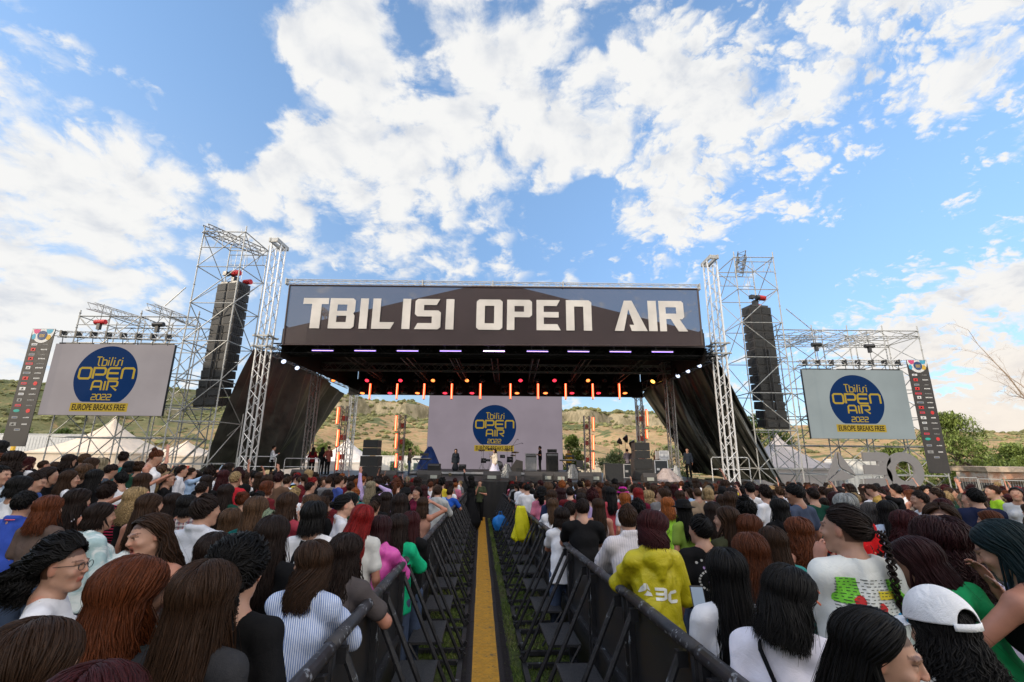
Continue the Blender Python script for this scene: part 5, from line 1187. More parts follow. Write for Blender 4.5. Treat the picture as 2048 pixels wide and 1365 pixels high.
def hand_sdf(S, wr, el, kind, s, nrm, fine=True):
    d = wr-el; d = d/np.linalg.norm(d); n = nrm-d*(nrm@d); n = n/np.linalg.norm(n); x = np.cross(d, n); P = lambda u, v, w: wr+x*u+d*v+n*w   # palm faces along n, thumb toward +x*s
    S.cone(P(0, .02, 0), P(0, .075, 0), .026, .034, .02, B=np.stack([x, d, n], 1), S=(1.15, 1, .48))
    curl = {'open': .05, 'relax': .45, 'grip': 1.15}[kind]; spread = {'open': .16, 'relax': .05, 'grip': .02}[kind]
    for i, L in enumerate((.068, .078, .074, .058)):
        u = (-.027+.018*i)*-s; a = curl*(1+.1*i); sp = -s*spread*(i-1.5)*-1; p0 = P(u, .088-.004*abs(i-1.3), 0); dirs = []
        p = p0; ang = a*.35
        for seg in (.45, .32, .23):
            dd = (d*math.cos(ang)+n*math.sin(ang)); dd = dd+x*(sp*(1 if seg > .4 else .6)*-1 if False else -sp)*1.0; dd = dd/np.linalg.norm(dd); q = p+dd*L*seg; S.cone(p, q, .0088-.001*(seg < .4), .0080-.001*(seg < .4), .004); p = q; ang += a*.75
    t0 = P(s*.026, .03, .004); t1 = P(s*.052, .055, .014+.012*curl); t2 = P(s*(.060-.012*curl), .085, .018+.026*curl); S.cone(t0, t1, .0125, .0100, .008); S.cone(t1, t2, .0098, .0078, .004)
def body_mesh(J, h=.008, fine=True, mouth=0., hands=('relax', 'relax'), legs=False, zcut=None, palm=None):
    S = Sdf(); R_, b = J['R'], J['bulk']; f_ = J['sex'] == 'f'; hp = J['hip']; L = lambda p, x, y, z: p+R_@np.array([x, y, z])
    S.cone(L(hp, 0, 0, .0), J['waist'], .092*b, .078*b, .05, B=R_, S=(1.45 if f_ else 1.3, 1.08, 1)); S.cone(J['waist'], J['chest'], .074*b, .085*b, .05, B=R_, S=(1.24 if f_ else 1.40, 1.02, 1))
    S.cone(J['chest'], L(J['neck0'], 0, .01, -.07), .085*b, .067*b, .05, B=R_, S=(1.26 if f_ else 1.40, .98, 1))
    S.cone(J['neck0'], L(J['neck0'], 0, 0, -.02), .05, .055, .03)
    for s, k in ((-1, 'L'), (1, 'R')):
        S.cone(L(J['neck0'], s*.02, -.004, .0), J['sh'+k], .036, .046*b, .05); m = (.92 if f_ else 1.12)*b
        S.cone(J['sh'+k], J['el'+k], .048*m, .036*m, .03); S.cone(J['el'+k], J['wr'+k], .037*m, .0235*m**.5, .015)
        if f_: S.ell(L(J['chest'], s*.065, .075, .015), (.05*b, .045*b, .05*b), .03)
        if palm is not None and palm[0 if s < 0 else 1] is not None: n_ = np.array(palm[0 if s < 0 else 1], float)
        else: n_ = R_@np.array([-s*.5, .3, -.5])
        if hands[0 if s < 0 else 1]: hand_sdf(S, J['wr'+k], J['el'+k], hands[0 if s < 0 else 1], -s if n_[1] <= 0 else s, n_)
    if legs:
        for k in 'LR': S.cone(J['hj'+k], J['kn'+k], .078*b, .052, .03); S.cone(J['kn'+k], J['an'+k], .052, .034, .02)
    head_sdf(S, J, fine, mouth=mouth)
    v, q = S.mesh(h, ((-9, -9, zcut), (9, 9, 9)) if zcut else None); v = relax(v, q, 1)
    # paint lips, brows, eyes from head-local position
    p = (v-J['head'])@J['Rh']; x, y, z = p.T; c = np.ones((len(v), 3)); ax = np.abs(x)
    def setc(m_, col, f=1.): c[m_] = c[m_]*(1-f)+np.array(col)*f
    setc((y > .055) & (ax < .05) & (z < .0) & (z > -.05), (1.06, .93, .9)); setc(ax > .071, (1.05, .85, .82))
    scalp = ((z > .045+.25*(y)) & (y < .075)) | ((y < -.01) & (z > -.04) & (z+y*-.2 > -.045)); scalp &= (np.linalg.norm(p-np.array([0, -.01, .02]), axis=1) < .13) & (ax < .0765*1.06); setc(scalp & ~((y > -.02) & (z < .035)), (.22, .18, .16))
    if fine:
        mz = .012*mouth
        setc((y > .078) & (ax < .021) & (np.abs(z+.051) < .0085+mz+.001), (.92, .50, .50)); 
        if mouth: setc((ax < .014) & (y < .083) & (y > .05) & (np.abs(z+.055) < .012*mouth), (.28, .08, .08))
        ex = ax-.031; setc((y > .078) & (np.abs(ex) < .0145) & (np.abs(z-.012) < .0062), (1.25, 1.35, 1.4)); setc((y > .078) & (ex**2+(z-.012)**2 < .0060**2), (.12, .08, .06)); setc((y > .07) & (np.abs(ex+.001) < .0165) & (np.abs(z-.0185) < .0022), (.12, .09, .09))
        setc((y > .058) & (ax > .012) & (ax < .050) & (np.abs(z-(.036-.12*(ax-.03)**2*20)) < .0042), (.26, .2, .18), .85)
    return v, q, c
def wrinkle(v, J, amp, seed, fr=8.):
    c = v-J['chest']; fold = np.array([mnoise.noise(V(p[0]*6+seed, p[1]*6, p[2]*3.+2.5*p[0])) for p in c]); fold = (1-np.abs(fold)*3.2).clip(-.2, 1)*.9
    n = np.array([mnoise.noise(V(p[0]*fr+seed, p[1]*fr, p[2]*fr*.8)) + .5*mnoise.noise(V(p[0]*fr*2.3, p[1]*fr*2.1+seed, p[2]*fr*1.2)) for p in v]); d = v-J['chest']; d[:, 2] *= .2; d = d/np.maximum(np.linalg.norm(d, axis=1), .02)[:, None]; return v+d*((n+fold)*amp)[:, None]
def top_mesh(J, kind='tee', h=.012, loose=.014, sleeve='short', hem=-.10, neck=.066, seed=0., hood=False, wr=.010, strap=False):
    S = Sdf(); R_, b = J['R'], J['bulk']; f_ = J['sex'] == 'f'; hp = J['hip']; L = lambda p, x, y, z: p+R_@np.array([x, y, z]); lo = loose; lk = loose*1.3
    S.cone(L(hp, 0, 0, hem-.06), J['waist'], .100*b+lk*1.2, .082*b+lk, .05, B=R_, S=(1.36, 1.1, 1)); S.cone(J['waist'], J['chest'], .078*b+lk*.9, .088*b+lo, .05, B=R_, S=(1.26 if f_ else 1.42, 1.04, 1))
    top = -.075 if strap else -.07; S.cone(J['chest'], L(J['neck0'], 0, .01, top), .088*b+lo, .070*b+lo*.6, .05, B=R_, S=(1.28 if f_ else 1.42, 1.0, 1))
    for s, k in ((-1, 'L'), (1, 'R')):
        m = (.92 if f_ else 1.12)*b
        if f_: S.ell(L(J['chest'], s*.065, .075, .015), (.052*b+lo, .048*b+lo*.8, .052*b+lo), .03)
        if not strap:
            S.cone(L(J['neck0'], s*.03, -.004, -.004), J['sh'+k], .037+lo*.25, .047*b+lo*.45, .05)
            if sleeve == 'short': e = J['sh'+k]+(J['el'+k]-J['sh'+k])*.62; S.cone(J['sh'+k], e, .046*m+lo*.55, .042*m+lo*1.3, .03)
            elif sleeve == 'long':
                S.cone(J['sh'+k], J['el'+k], .046*m+lo*.6, .038*m+lo*1.1, .03); w = J['wr'+k]-(J['wr'+k]-J['el'+k])*.06; S.cone(J['el'+k], w, .038*m+lo*1.1, .027*m+lo*.7, .02)
            elif sleeve == 'cap': e = J['sh'+k]+(J['el'+k]-J['sh'+k])*.2; S.cone(J['sh'+k], e, .050*m+lo*.6, .048*m+lo*.6, .025)
        else: S.cone(L(J['neck0'], s*.07, -.03, -.10), L(J['neck0'], s*.075, 0, .0), .02, .012, .02); S.cone(L(J['neck0'], s*.075, 0, .0), L(J['neck0'], s*.07, .05, -.10), .012, .02, .02)
    if hood:
        S.ell(L(J['neck0'], 0, -.085, -.035), (.105, .05, .075), .03, R_@rotx(.3)); S.cone(L(J['neck0'], -.07, -.03, .02), L(J['neck0'], .07, -.03, .02), .03, .03, .03); S.cone(L(J['neck0'], 0, -.10, -.08), L(J['neck0'], 0, -.11, -.15), .05, .02, .03)
    if kind == 'shirt': 
        S.cone(L(J['neck0'], -.045, -.04, .03), L(J['neck0'], .045, -.04, .03), .028, .028, .012); S.cone(L(J['neck0'], -.055, -.03, .03), L(J['neck0'], -.03, .06, -.005), .024, .02, .012); S.cone(L(J['neck0'], .055, -.03, .03), L(J['neck0'], .03, .06, -.005), .024, .02, .012)
        S.ell(L(J['neck0'], 0, .01, .055), (.052, .055, .05), .006, R_, sub=True)
    elif not strap: S.ell(L(J['neck0'], 0, .014, .035 if not strap else .02), (neck*(1.5 if strap else 1), neck*(1.3 if strap else 1), .045 if not strap else .0001), .01, R_, sub=True)
    S.plane(L(hp, 0, 0, hem), R_@np.array([0, 0, -1.]))
    v, q = S.mesh(h); v = relax(v, q, 1)
    if wr: v = wrinkle(v, J, wr, seed)
    return v, q
def leg_mesh(J, kind='trousers', h=.02):
    S = Sdf(); b = J['bulk']; hp = J['hip']; S.cone(hp+[0, 0, -.01], hp+[0, 0, .06], .096*b, .082*b, .04, B=J['R'], S=(1.34, 1.06, 1))
    if kind == 'skirt': S.cone(hp+[0, 0, .06], hp+[0, 0, -.38], .10*b, .21*b, .04)
    elif kind == 'gown': S.cone(hp+[0, 0, .1], hp+[0, 0, -.72], .10*b, .40*b, .04)
    else:
        for k in 'LR': S.cone(J['hj'+k], J['kn'+k], .088*b, .065*b, .04); S.cone(J['kn'+k], J['an'+k], .065*b, .055*b, .02)
    v, q = S.mesh(h); return relax(v, q, 1), q
def shoe_mesh(J, h=.016):
    S = Sdf(); 
    for k in 'LR': a = J['an'+k]; d = J['R'][:, 1]*[1, 1, 0]; S.cone(a+[0, 0, -.035], a+d*.15+[0, 0, -.045], .042, .034, .01); S.cone(a, a+[0, 0, .03], .04, .038, .01)
    S.plane((0, 0, .0), (0, 0, -1)); return S.mesh(h)
# ---------------------------------------------------------------- hair
C0 = np.array([0, -.012, .027]); RS = np.array([.078, .096, .090])
def nrm(a): return a/np.maximum(np.linalg.norm(a, axis=-1, keepdims=True), 1e-9)
def slerp(a, b, t):
    om = np.arccos(np.clip((a*b).sum(-1), -1, 1))[..., None]; so_ = np.maximum(np.sin(om), 1e-4); return (np.sin((1-t)*om)*a+np.sin(t*om)*b)/so_
def sph(az, el): return np.stack([np.sin(az)*np.cos(el), np.cos(az)*np.cos(el), np.sin(el)], -1)   # az 0 = face
def hairline(az):
    a = np.abs((az+np.pi) % (2*np.pi)-np.pi); return np.interp(a, [0, .6, 1.05, 1.4, 1.75, 2.2, 3.1416], [R(50), R(46), R(22), R(14), R(-4), R(-30), R(-40)])
def falls(a, st, rs, jit):
    """paths of long hair: over the skull, then down; a in (-pi, pi); returns (n, seg, 3) and outward normals"""
    n = len(a); ns = 8; nf = st.get('nf', 10); aa = np.abs(a)/np.pi; sg = np.sign(a); al = R(48)+(R(118)-R(48))*np.clip(aa*1.25, 0, 1)
    px = st.get('part', 0.); root = nrm(np.stack([px*.3+sg*.05+0*al, np.cos(al), np.sin(al)], -1)); op = R(st.get('open', 78)); az = sg*(op+(np.pi-op)*aa**.85)+jit*.12
    el = R(-12)*np.ones(n); tgt = sph(az, el); t = np.linspace(0, 1, ns); D = slerp(root[:, None], tgt[:, None], t[None, :, None]); vol = st.get('vol', .012)
    lay = rs.uniform(0, 1, n)[:, None] if jit is not 0 else np.zeros((n, 1))
    off = vol*(.35+.65*np.sin(np.pi*np.clip(t*.8+.1, 0, 1)))[None]*(.55+.7*lay); P1 = C0+D*RS*(1.0)+D*off[..., None]
    e = P1[:, -1]; tau = np.linspace(0, 1, nf+1)[1:]; Lh = st.get('L', .35)*(1+(-.42*rs.uniform(0, 1, n)**2+rs.uniform(-.05, .08, n) if jit is not 0 else 0))
    z = e[:, 2][:, None]-Lh[:, None]*tau[None] if hasattr(Lh, '__len__') else e[:, 2][:, None]-Lh*tau[None]
    depth = np.clip((e[:, 2][:, None]-z)/.30, 0, 1.6); fl = st.get('flare', .10); side = np.clip(1-np.abs(np.abs(az)-1.35)/.9, 0, 1)[:, None]
    front = (rs.uniform(0, 1, n) < st.get('front', .15))[:, None] & (side > .25) if jit is not 0 else np.zeros((n, 1), bool)
    yb = e[:, 1][:, None]-(.035+.03*(np.abs(az)[:, None] > 2))*np.minimum(depth, 1)-.02*np.maximum(depth-1, 0); yb = np.where(side > 0, yb-(yb+.085)*np.minimum(depth, 1)*side*.9*(yb > -.085), yb)
    y = np.where(front, e[:, 1][:, None]+.09*np.minimum(depth, 1), yb); x = e[:, 0][:, None]*(1+fl*np.minimum(depth, 1.3))
    P2 = np.stack([x, y, z], -1); P = np.concatenate([P1, P2], 1); N = np.concatenate([D, np.broadcast_to((nrm(e-C0)*[1, 1, .0])[:, None], P2.shape)], 1)
    T = np.concatenate([np.zeros(ns), tau]); return P, nrm(N), T, ns
def gather(a, st, rs, jit):
    n = len(a); ns = 9; r0 = sph(a, hairline(a)-.06); g_ = nrm(np.array(st.get('gp', (0, -1, .35)))); t = np.linspace(0, .97, ns); D = slerp(r0[:, None], np.broadcast_to(g_, (n, 3))[:, None], t[None, :, None]); off = st.get('vol', .008)*(.3+1.0*np.sin(np.pi*t))[None]*(1+(rs.uniform(-.4, .5, n)[:, None] if jit is not 0 else 0))
    P = C0+D*RS+D*off[..., None]; return P, D, np.zeros(ns), ns
def shorts(a, st, rs, jit):
    n = len(a); seg = 6; crown = nrm(np.array([.02, -.5, .85])); end = sph(a, hairline(a)-.05)
    if jit is 0: t = np.linspace(0, 1, 9)[None]*np.ones((n, 1)); ll = 0; seg = 9
    else:
        s0 = rs.uniform(0, 1, n)**.75; ln = st.get('L', .05)*rs.uniform(.6, 1.2, n)/.13; t = np.clip(s0[:, None]+np.linspace(0, 1, seg)[None]*ln[:, None], 0, 1.08)
    D = slerp(np.broadcast_to(crown, (n, 3))[:, None], end[:, None], t[..., None]); v0 = st.get('vol', .015); tt = np.linspace(0, 1, seg)
    side = np.interp(np.abs(a), [0, 1.2, 1.8, 3.14], [1., .45, .42, .55])[:, None]; dn = np.clip(1.25-t, .12, 1)
    off = (.003+v0*side*dn*(np.sin(np.pi*np.clip(tt*.85+.12, 0, 1)) if jit is not 0 else .55)) if jit is not 0 else .002+v0*side*dn*.6
    P = C0+D*RS+D*off[..., None]; return P, D, np.linspace(0, 1, seg)*(.6 if jit is not 0 else 0), 0
def hair_mesh(style, seed, n=500, w=.007, hyaw=0., sides=4, fly=.06):
    st = dict(HS[style]) if isinstance(style, str) else dict(style); rs = np.random.RandomState(seed); fn = {'long': falls, 'tie': gather, 'short': shorts}[st['f']]; n = int(n*st.get('n', 1))
    vs, qs, lk = [], [], []; nv = 0
    def emit(P, N, W, T, rnd_, thick=.45, sd_=sides):
        nonlocal nv
        n_, sg, _ = P.shape; tan = np.gradient(P, axis=1); tan = nrm(tan); bi = nrm(np.cross(tan, N)); nn_ = nrm(np.cross(bi, tan)); ang = np.arange(sd_)*2*np.pi/sd_
        X = P[:, :, None]+bi[:, :, None]*(np.cos(ang)[None, None, :, None]*W[:, :, None, None])+nn_[:, :, None]*(np.sin(ang)[None, None, :, None]*W[:, :, None, None]*thick)
        idx = nv+np.arange(n_*sg*sd_).reshape(n_, sg, sd_); a = idx[:, :-1]; b_ = idx[:, 1:]; q = np.stack([a, b_, np.roll(b_, -1, 2), np.roll(a, -1, 2)], -1).reshape(-1, 4)
        vs.append(X.reshape(-1, 3)); qs.append(q); l = np.zeros((n_, sg, sd_, 3)); l[..., 0] = rnd_[:, None, None]; l[..., 1] = np.broadcast_to(T, (sg,))[None, :, None]; l[..., 2] = ang[None, None]/6.28; lk.append(l.reshape(-1, 3)); nv += n_*sg*sd_
    def twist(P, T):
        if not hyaw: return P
        k = np.clip(T*1.5, 0, 1)*.75*-hyaw; k = np.broadcast_to(k, P.shape[:2]); c, s = np.cos(k), np.sin(k); return np.stack([P[..., 0]*c-P[..., 1]*s, P[..., 0]*s+P[..., 1]*c, P[..., 2]], -1)
    a = rs.uniform(-np.pi, np.pi, n); a = np.sort(a)
    P, N, T, ns = fn(a, st, rs, rs.normal(0, 1, n)); cl = (a*st.get('clump', 5)+rs.normal(0, .5, n)).round(); ph = (np.sin(cl*12.9898)*43758.5) % 6.28; ph = ph+rs.normal(0, .35, n); ph2 = (np.sin(cl*78.233)*43758.5) % 6.28
    am = st.get('wave', .004)*1.3; lm = st.get('wl', .12); s_ = np.cumsum(np.concatenate([np.zeros((n, 1)), np.linalg.norm(np.diff(P, axis=1), axis=-1)], 1), 1); tan = nrm(np.gradient(P, axis=1)); bi = nrm(np.cross(tan, N)); grow = (.25+T)[None] if st['f'] == 'long' else np.ones((1, P.shape[1]))*.6
    P = P+bi*(am*grow*np.sin(s_*6.28/lm+ph[:, None]))[..., None]+N*(am*.7*grow*(1+np.sin(s_*6.28/lm*1.1+ph2[:, None])))[..., None]
    fz = st.get('frizz', .0065); P = P+rs.normal(0, 1, (n, 1, 3))*fz*(np.linspace(.1, 1, P.shape[1])**1.5)[None, :, None]+rs.normal(0, 1, P.shape)*fz*.15
    P = twist(P, T); tap = np.interp(np.linspace(0, 1, P.shape[1]), [0, .15, .75, 1], [.5, 1, .85, .12]); ww = w*rs.uniform(.6, 1.25, n); emit(P, N, ww[:, None]*tap[None], T, rs.uniform(0, 1, n))
    m = int(n*fly)+4; af = rs.uniform(-np.pi, np.pi, m); P, N, T, ns = fn(af, st, rs, rs.normal(0, 1, m)); P = P+rs.normal(0, 1, (m, 1, 3))*(.010+fz)*(np.linspace(0, 1, P.shape[1])**1.3)[None, :, None]+N*.004; P = twist(P, T); emit(P, N, np.ones((m, 1))*.0016*np.linspace(1, .3, P.shape[1])[None], T, rs.uniform(.4, 1, m))
    # under-layer sheet so that no scalp shows
    K = 44; ag = np.linspace(-np.pi+.0, np.pi-.0, K); 
    for half in ((ag[ag > .01], ), (ag[ag < -.01], )) if st['f'] == 'long' else ((ag, ),):
        aa = half[0]; P, N, T, ns = fn(aa, st, rs, 0); P = P-N*(.004 if st['f'] != 'short' else .001); P = twist(P, T)
        if st['f'] == 'long': P = P[:, :ns+max(2, int((P.shape[1]-ns)*.86))]
        kk, sg, _ = P.shape; idx = nv+np.arange(kk*sg).reshape(kk, sg); q = np.stack([idx[:-1, :-1], idx[1:, :-1], idx[1:, 1:], idx[:-1, 1:]], -1).reshape(-1, 4); vs.append(P.reshape(-1, 3)); qs.append(q); l = np.zeros((kk*sg, 3)); l[:, 0] = .25; l[:, 1] = .3; lk.append(l); nv += kk*sg
    ex = st.get('extra')
    if ex:
        gp = C0+nrm(np.array(st.get('gp', (0, -1, .35))))*(RS+.012)
        if ex == 'pony':
            m = int(n*.35); L_ = st.get('L', .3); t = np.linspace(0, 1, 14); r = rs.normal(0, 1, (m, 2)); r = r/np.maximum(1, np.linalg.norm(r, axis=1))[:, None]
            sw = st.get('tailr', .028); wid = sw*np.interp(t, [0, .12, .5, 1], [.35, 1, 1.15, .6]); px = r[:, :1]*wid; py_ = r[:, 1:]*wid*.8; ln = L_*rs.uniform(.75, 1.05, m)[:, None]
            P = np.stack([gp[0]+px+am*1.2*np.sin(t[None]*L_*6.28/lm+rs.uniform(0, 1.5, m)[:, None]), gp[1]-.045*np.sin(np.clip(t*3, 0, 1.57))[None]+py_+am*np.cos(t[None]*L_*6.28/lm+rs.uniform(0, 2, m)[:, None])-.0*t, gp[2]+.01-ln*t[None]**1.15], -1)
            P = twist(P, t); N = nrm(np.concatenate([r, np.zeros((m, 1))], 1)+[0, -.5, 0])[:, None]*np.ones((1, 14, 1)); emit(P, N, (w*rs.uniform(.7, 1.2, m))[:, None]*np.interp(t, [0, .1, .8, 1], [.6, 1, .8, .1])[None], t, rs.uniform(0, 1, m))
        if ex == 'bun':
            m = 46; t = np.linspace(0, 1, 12); rb = st.get('bunr', .036); c = gp+nrm(np.array(st.get('gp', (0, -1, .35))))*rb*.6; ax_ = nrm(rs.normal(0, 1, (m, 3))); u_ = nrm(np.cross(ax_, rs.normal(0, 1, (m, 3)))); v_ = np.cross(ax_, u_); th = t*rs.uniform(2, 4.5, m)[:, None]; D = u_[:, None]*np.cos(th)[..., None]+v_[:, None]*np.sin(th)[..., None]; P = c+D*(rb*rs.uniform(.75, 1.08, (m, 1, 1)))*[1, .85, 1]; emit(P, D, np.ones((m, 12))*w*np.interp(t, [0, .2, .8, 1], [.2, 1, 1, .2])[None], t*.3, rs.uniform(0, 1, m))
        if ex == 'braid':
            L_ = st.get('L', .4); t = np.linspace(0, 1, 60); 
            for k in range(3):
                p_ = t*L_*6.28/.085+k*2.094; rr = .020*(1-.45*t); ctr = np.stack([gp[0]+.02*t+st.get('bx', .05)*t, gp[1]-.035+0*t-.02*np.sin(t*3.1), gp[2]-L_*.92*t], -1); m = 9; o2 = rs.normal(0, 1, (m, 2)); o2 = o2/np.maximum(1, np.linalg.norm(o2, axis=1))[:, None]*.010
                P = ctr[None]+np.stack([rr*np.sin(p_), .5*rr*np.sin(2*p_), 0*t], -1)[None]+np.concatenate([o2, np.zeros((m, 1))], 1)[:, None]*(1-.4*t)[None, :, None]; P = twist(P, t); N = np.zeros_like(P)+[0, -1, .01]; emit(P, N, np.ones((m, 60))*w*.55, t*.5, rs.uniform(0, 1, m), .7)
            m = 30; t2 = np.linspace(0, 1, 8); P = ctr[-1]+np.stack([rs.normal(0, .010, (m, 1))*(.4+t2), rs.normal(0, .008, (m, 1))*(.4+t2), -.13*t2*rs.uniform(.7, 1.1, (m, 1))], -1); P = twist(P, t2+1); emit(P, np.zeros_like(P)+[0, -1, .01], np.ones((m, 8))*w*.5*np.linspace(1, .1, 8)[None], t2, rs.uniform(0, 1, m))
    return np.concatenate(vs), np.concatenate(qs), np.concatenate(lk)
HS = {'long': dict(f='long', L=.36, vol=.016, wave=.004, wl=.2), 'longer': dict(f='long', L=.50, vol=.018, wave=.005, wl=.22), 'wavy': dict(f='long', L=.38, vol=.022, wave=.011, wl=.13, flare=.28, frizz=.007, clump=7, n=1.1),
      'shoulder': dict(f='long', L=.20, vol=.018, wave=.005, wl=.15, flare=.15), 'bob': dict(f='long', L=.10, vol=.022, wave=.004, wl=.15, flare=.05, open=80, nf=6), 'curly': dict(f='long', L=.24, vol=.035, wave=.017, wl=.06, flare=.5, frizz=.013, clump=9, n=1.25),
      'afro': dict(f='short', L=.07, vol=.085, wave=.012, wl=.035, frizz=.014, n=1.4), 'curlyshort': dict(f='short', L=.06, vol=.035, wave=.009, wl=.035, frizz=.009, n=1.3), 'short': dict(f='short', L=.055, vol=.018, wave=.002, frizz=.004, n=1.1), 'buzz': dict(f='short', L=.02, vol=.003, wave=.0, frizz=.001),
      'pony': dict(f='tie', extra='pony', L=.30, vol=.010, wave=.004, wl=.12), 'curlypony': dict(f='tie', extra='pony', L=.26, vol=.016, wave=.015, wl=.07, tailr=.05, frizz=.008, gp=(0, -1, .15)), 'bun': dict(f='tie', extra='bun', vol=.010, wave=.002, gp=(0, -.8, .6)), 'lowbun': dict(f='tie', extra='bun', vol=.010, wave=.002, gp=(0, -1, -.05)), 'braid': dict(f='tie', extra='braid', L=.34, vol=.012, wave=.003, gp=(.25, -1, -.1))}
def hair_mat(name, col, light=None):
    k = 'hair_'+name
    if k in MATS: return MATS[k]
    m, t, b = new_mat(k); at_ = t.add('ShaderNodeAttribute', attribute_name='lk'); r, tt, an = t.sep(at_.outputs['Vector'])
    col = tuple(c*.55 for c in col); lt = light or tuple(min(1, c*1.8+.0015) for c in col); c = t.mix(t.mapr(r, 0, 1, .0, .75, False), tuple(c*.75 for c in col), lt); tcn = t.add('ShaderNodeTexCoord')
    st_ = t.noise(t.vmath('MULTIPLY', tcn.outputs['Object'], (260, 260, 22)), 1., 3., .6); c = t.mix(t.mapr(st_, .35, .7, 0, .65), c, tuple(q*.35 for q in col))
    t.put(b, 'Base Color', c); b.inputs['Roughness'].default_value = .5; b.inputs['Specular IOR Level'].default_value = .14
    bn = t.add('ShaderNodeBump'); bn.inputs['Strength'].default_value = .35; bn.inputs['Distance'].default_value = .001; t.put(bn, 'Height', st_); t.l.new(bn.outputs[0], b.inputs['Normal']); MATS[k] = m; return m
HC = {'black': (.007, .006, .006), 'dark brown': (.020, .010, .007), 'brown': (.046, .021, .010), 'light brown': (.10, .052, .026), 'auburn': (.12, .032, .010), 'red': (.28, .012, .012), 'dark red': (.055, .008, .010), 'burgundy': (.035, .008, .010), 'ginger': (.36, .10, .02), 'copper': (.14, .036, .011), 'blonde': (.48, .33, .16), 'ash blonde': (.34, .28, .18), 'silver': (.42, .43, .42), 'teal': (.012, .035, .040), 'dark teal': (.010, .028, .034), 'mint': (.28, .36, .24), 'grey': (.10, .09, .085)}
def hm(n): return hair_mat(n.replace(' ', '_'), HC[n])
def skin_mat(name, col):
    k = 'skin_'+name
    if k in MATS: return MATS[k]
    m, t, b = new_mat(k); a = t.add('ShaderNodeAttribute', attribute_name='tint'); tcn = t.add('ShaderNodeTexCoord'); c = t.mix(t.mapr(t.noise(tcn.outputs['Object'], 14., 5., .6), .3, .7), tuple(q*.90 for q in col), tuple(min(1, q*1.06) for q in col))
    c = t.mix(1., c, a.outputs['Color'], 'MULTIPLY'); t.put(b, 'Base Color', c); b.inputs['Roughness'].default_value = .48; b.inputs['Specular IOR Level'].default_value = .4
    b.inputs['Subsurface Weight'].default_value = .0; MATS[k] = m; return m
SK = {'fair': (.46, .265, .19), 'light': (.38, .21, .145), 'tan': (.26, .135, .085), 'olive': (.32, .175, .115)}
def cloth(name, col, kind='plain', c2=(.8, .8, .8), rough=.8, sheen=0., sc=1., bump=.25):
    k = 'cloth_'+name
    if k in MATS: return MATS[k]
    m, t, b = new_mat(k); tcn = t.add('ShaderNodeTexCoord'); oc = tcn.outputs['Object']; x, y, z = t.sep(oc); base = t.mix(t.mapr(t.noise(oc, 5., 4., .6), .3, .7), tuple(q*.86 for q in col), tuple(min(1, q*1.1) for q in col))
    def band(v, f, w, ph=0.): return t.math('GREATER_THAN', t.math('SINE', t.math('ADD', t.math('MULTIPLY', v, f), ph)), w)
    if kind == 'stripe': base = t.mix(band(t.math('ADD', x, t.math('MULTIPLY', y, .6)), 520*sc, .35), base, c2)
    elif kind == 'hstripe': base = t.mix(band(z, 190*sc, .25), base, c2)
    elif kind == 'pin': base = t.mix(band(x, 330*sc, .93), base, c2)
    elif kind == 'plaid':
        base = t.mix(t.math('MULTIPLY', band(x, 150*sc, .2), .6), base, (.25, .02, .04)); base = t.mix(t.math('MULTIPLY', band(z, 150*sc, .2), .6), base, (.02, .02, .05)); base = t.mix(t.math('MULTIPLY', t.math('MAXIMUM', band(x, 75*sc, .96), band(z, 75*sc, .96)), .8), base, (.6, .6, .6))
    elif kind in ('floral', 'spots', 'zebra'):
        vo = t.add('ShaderNodeTexVoronoi'); t.put(vo, 'Vector', t.vmath('ADD', oc, t.vmath('SCALE', t.noise(oc, 30., 2., .5, 0, 1), None, .02))); vo.inputs['Scale'].default_value = 34*sc; d = vo.outputs['Distance']
        if kind == 'floral': base = t.mix(t.mapr(d, .33, .36), c2, base); base = t.mix(t.mapr(d, .10, .13), base, c2); base = t.mix(t.mapr(d, .04, .06), col, base)
        elif kind == 'spots': base = t.mix(t.mapr(d, .24, .28), c2, base)
        else: base = t.mix(band(t.math('ADD', z, t.math('MULTIPLY', t.noise(oc, 9., 2., .5), .18)), 120*sc, .1), base, c2)
    elif kind == 'tiedye': base = t.mix(t.mapr(t.noise(oc, 7., 3., .5, 1.5), .4, .6), base, c2)
    elif kind == 'redfloral':
        nz = t.noise(oc, 13., 3., .5, 1.); base = t.mix(t.mapr(nz, .60, .62), base, (.02, .02, .02)); base = t.mix(t.mapr(t.noise(oc, 17., 2., .5, .5), .68, .70), base, c2)
    t.put(b, 'Base Color', base); b.inputs['Roughness'].default_value = rough; b.inputs['Specular IOR Level'].default_value = .3 if rough < .6 else .08
    if sheen: b.inputs['Sheen Weight'].default_value = sheen
    bn = t.add('ShaderNodeBump'); bn.inputs['Strength'].default_value = bump; bn.inputs['Distance'].default_value = .03; t.put(bn, 'Height', t.math('ADD', t.math('MULTIPLY', t.noise(oc, 13., 4., .55, .8), 1.), t.math('MULTIPLY', t.noise(oc, 300., 2., .5), .12))); t.l.new(bn.outputs[0], b.inputs['Normal']); MATS[k] = m; return m
BLK = (.008, .008, .009); WHT = (.70, .70, .72)
jean = cloth('denim', (.05, .07, .12)); blkc = cloth('black', BLK); shoem = mat('shoe_dark', (.05, .05, .05), .6)
def add_child(root, name, me, m_, M=None):
    o = bpy.data.objects.new(name, me); link(o, root); 
    if M is not None: o.matrix_basis = M
    if m_ is not None:
        if not me.materials: me.materials.append(m_)
        o.material_slots[0].link = 'OBJECT'; o.material_slots[0].material = m_
    return o
def head_M(J):
    M = Matrix.Identity(4)
    for i in range(3):
        for j in range(3): M[i][j] = float(J['Rh'][i][j])
        M[i][3] = float(J['head'][i])
    return M
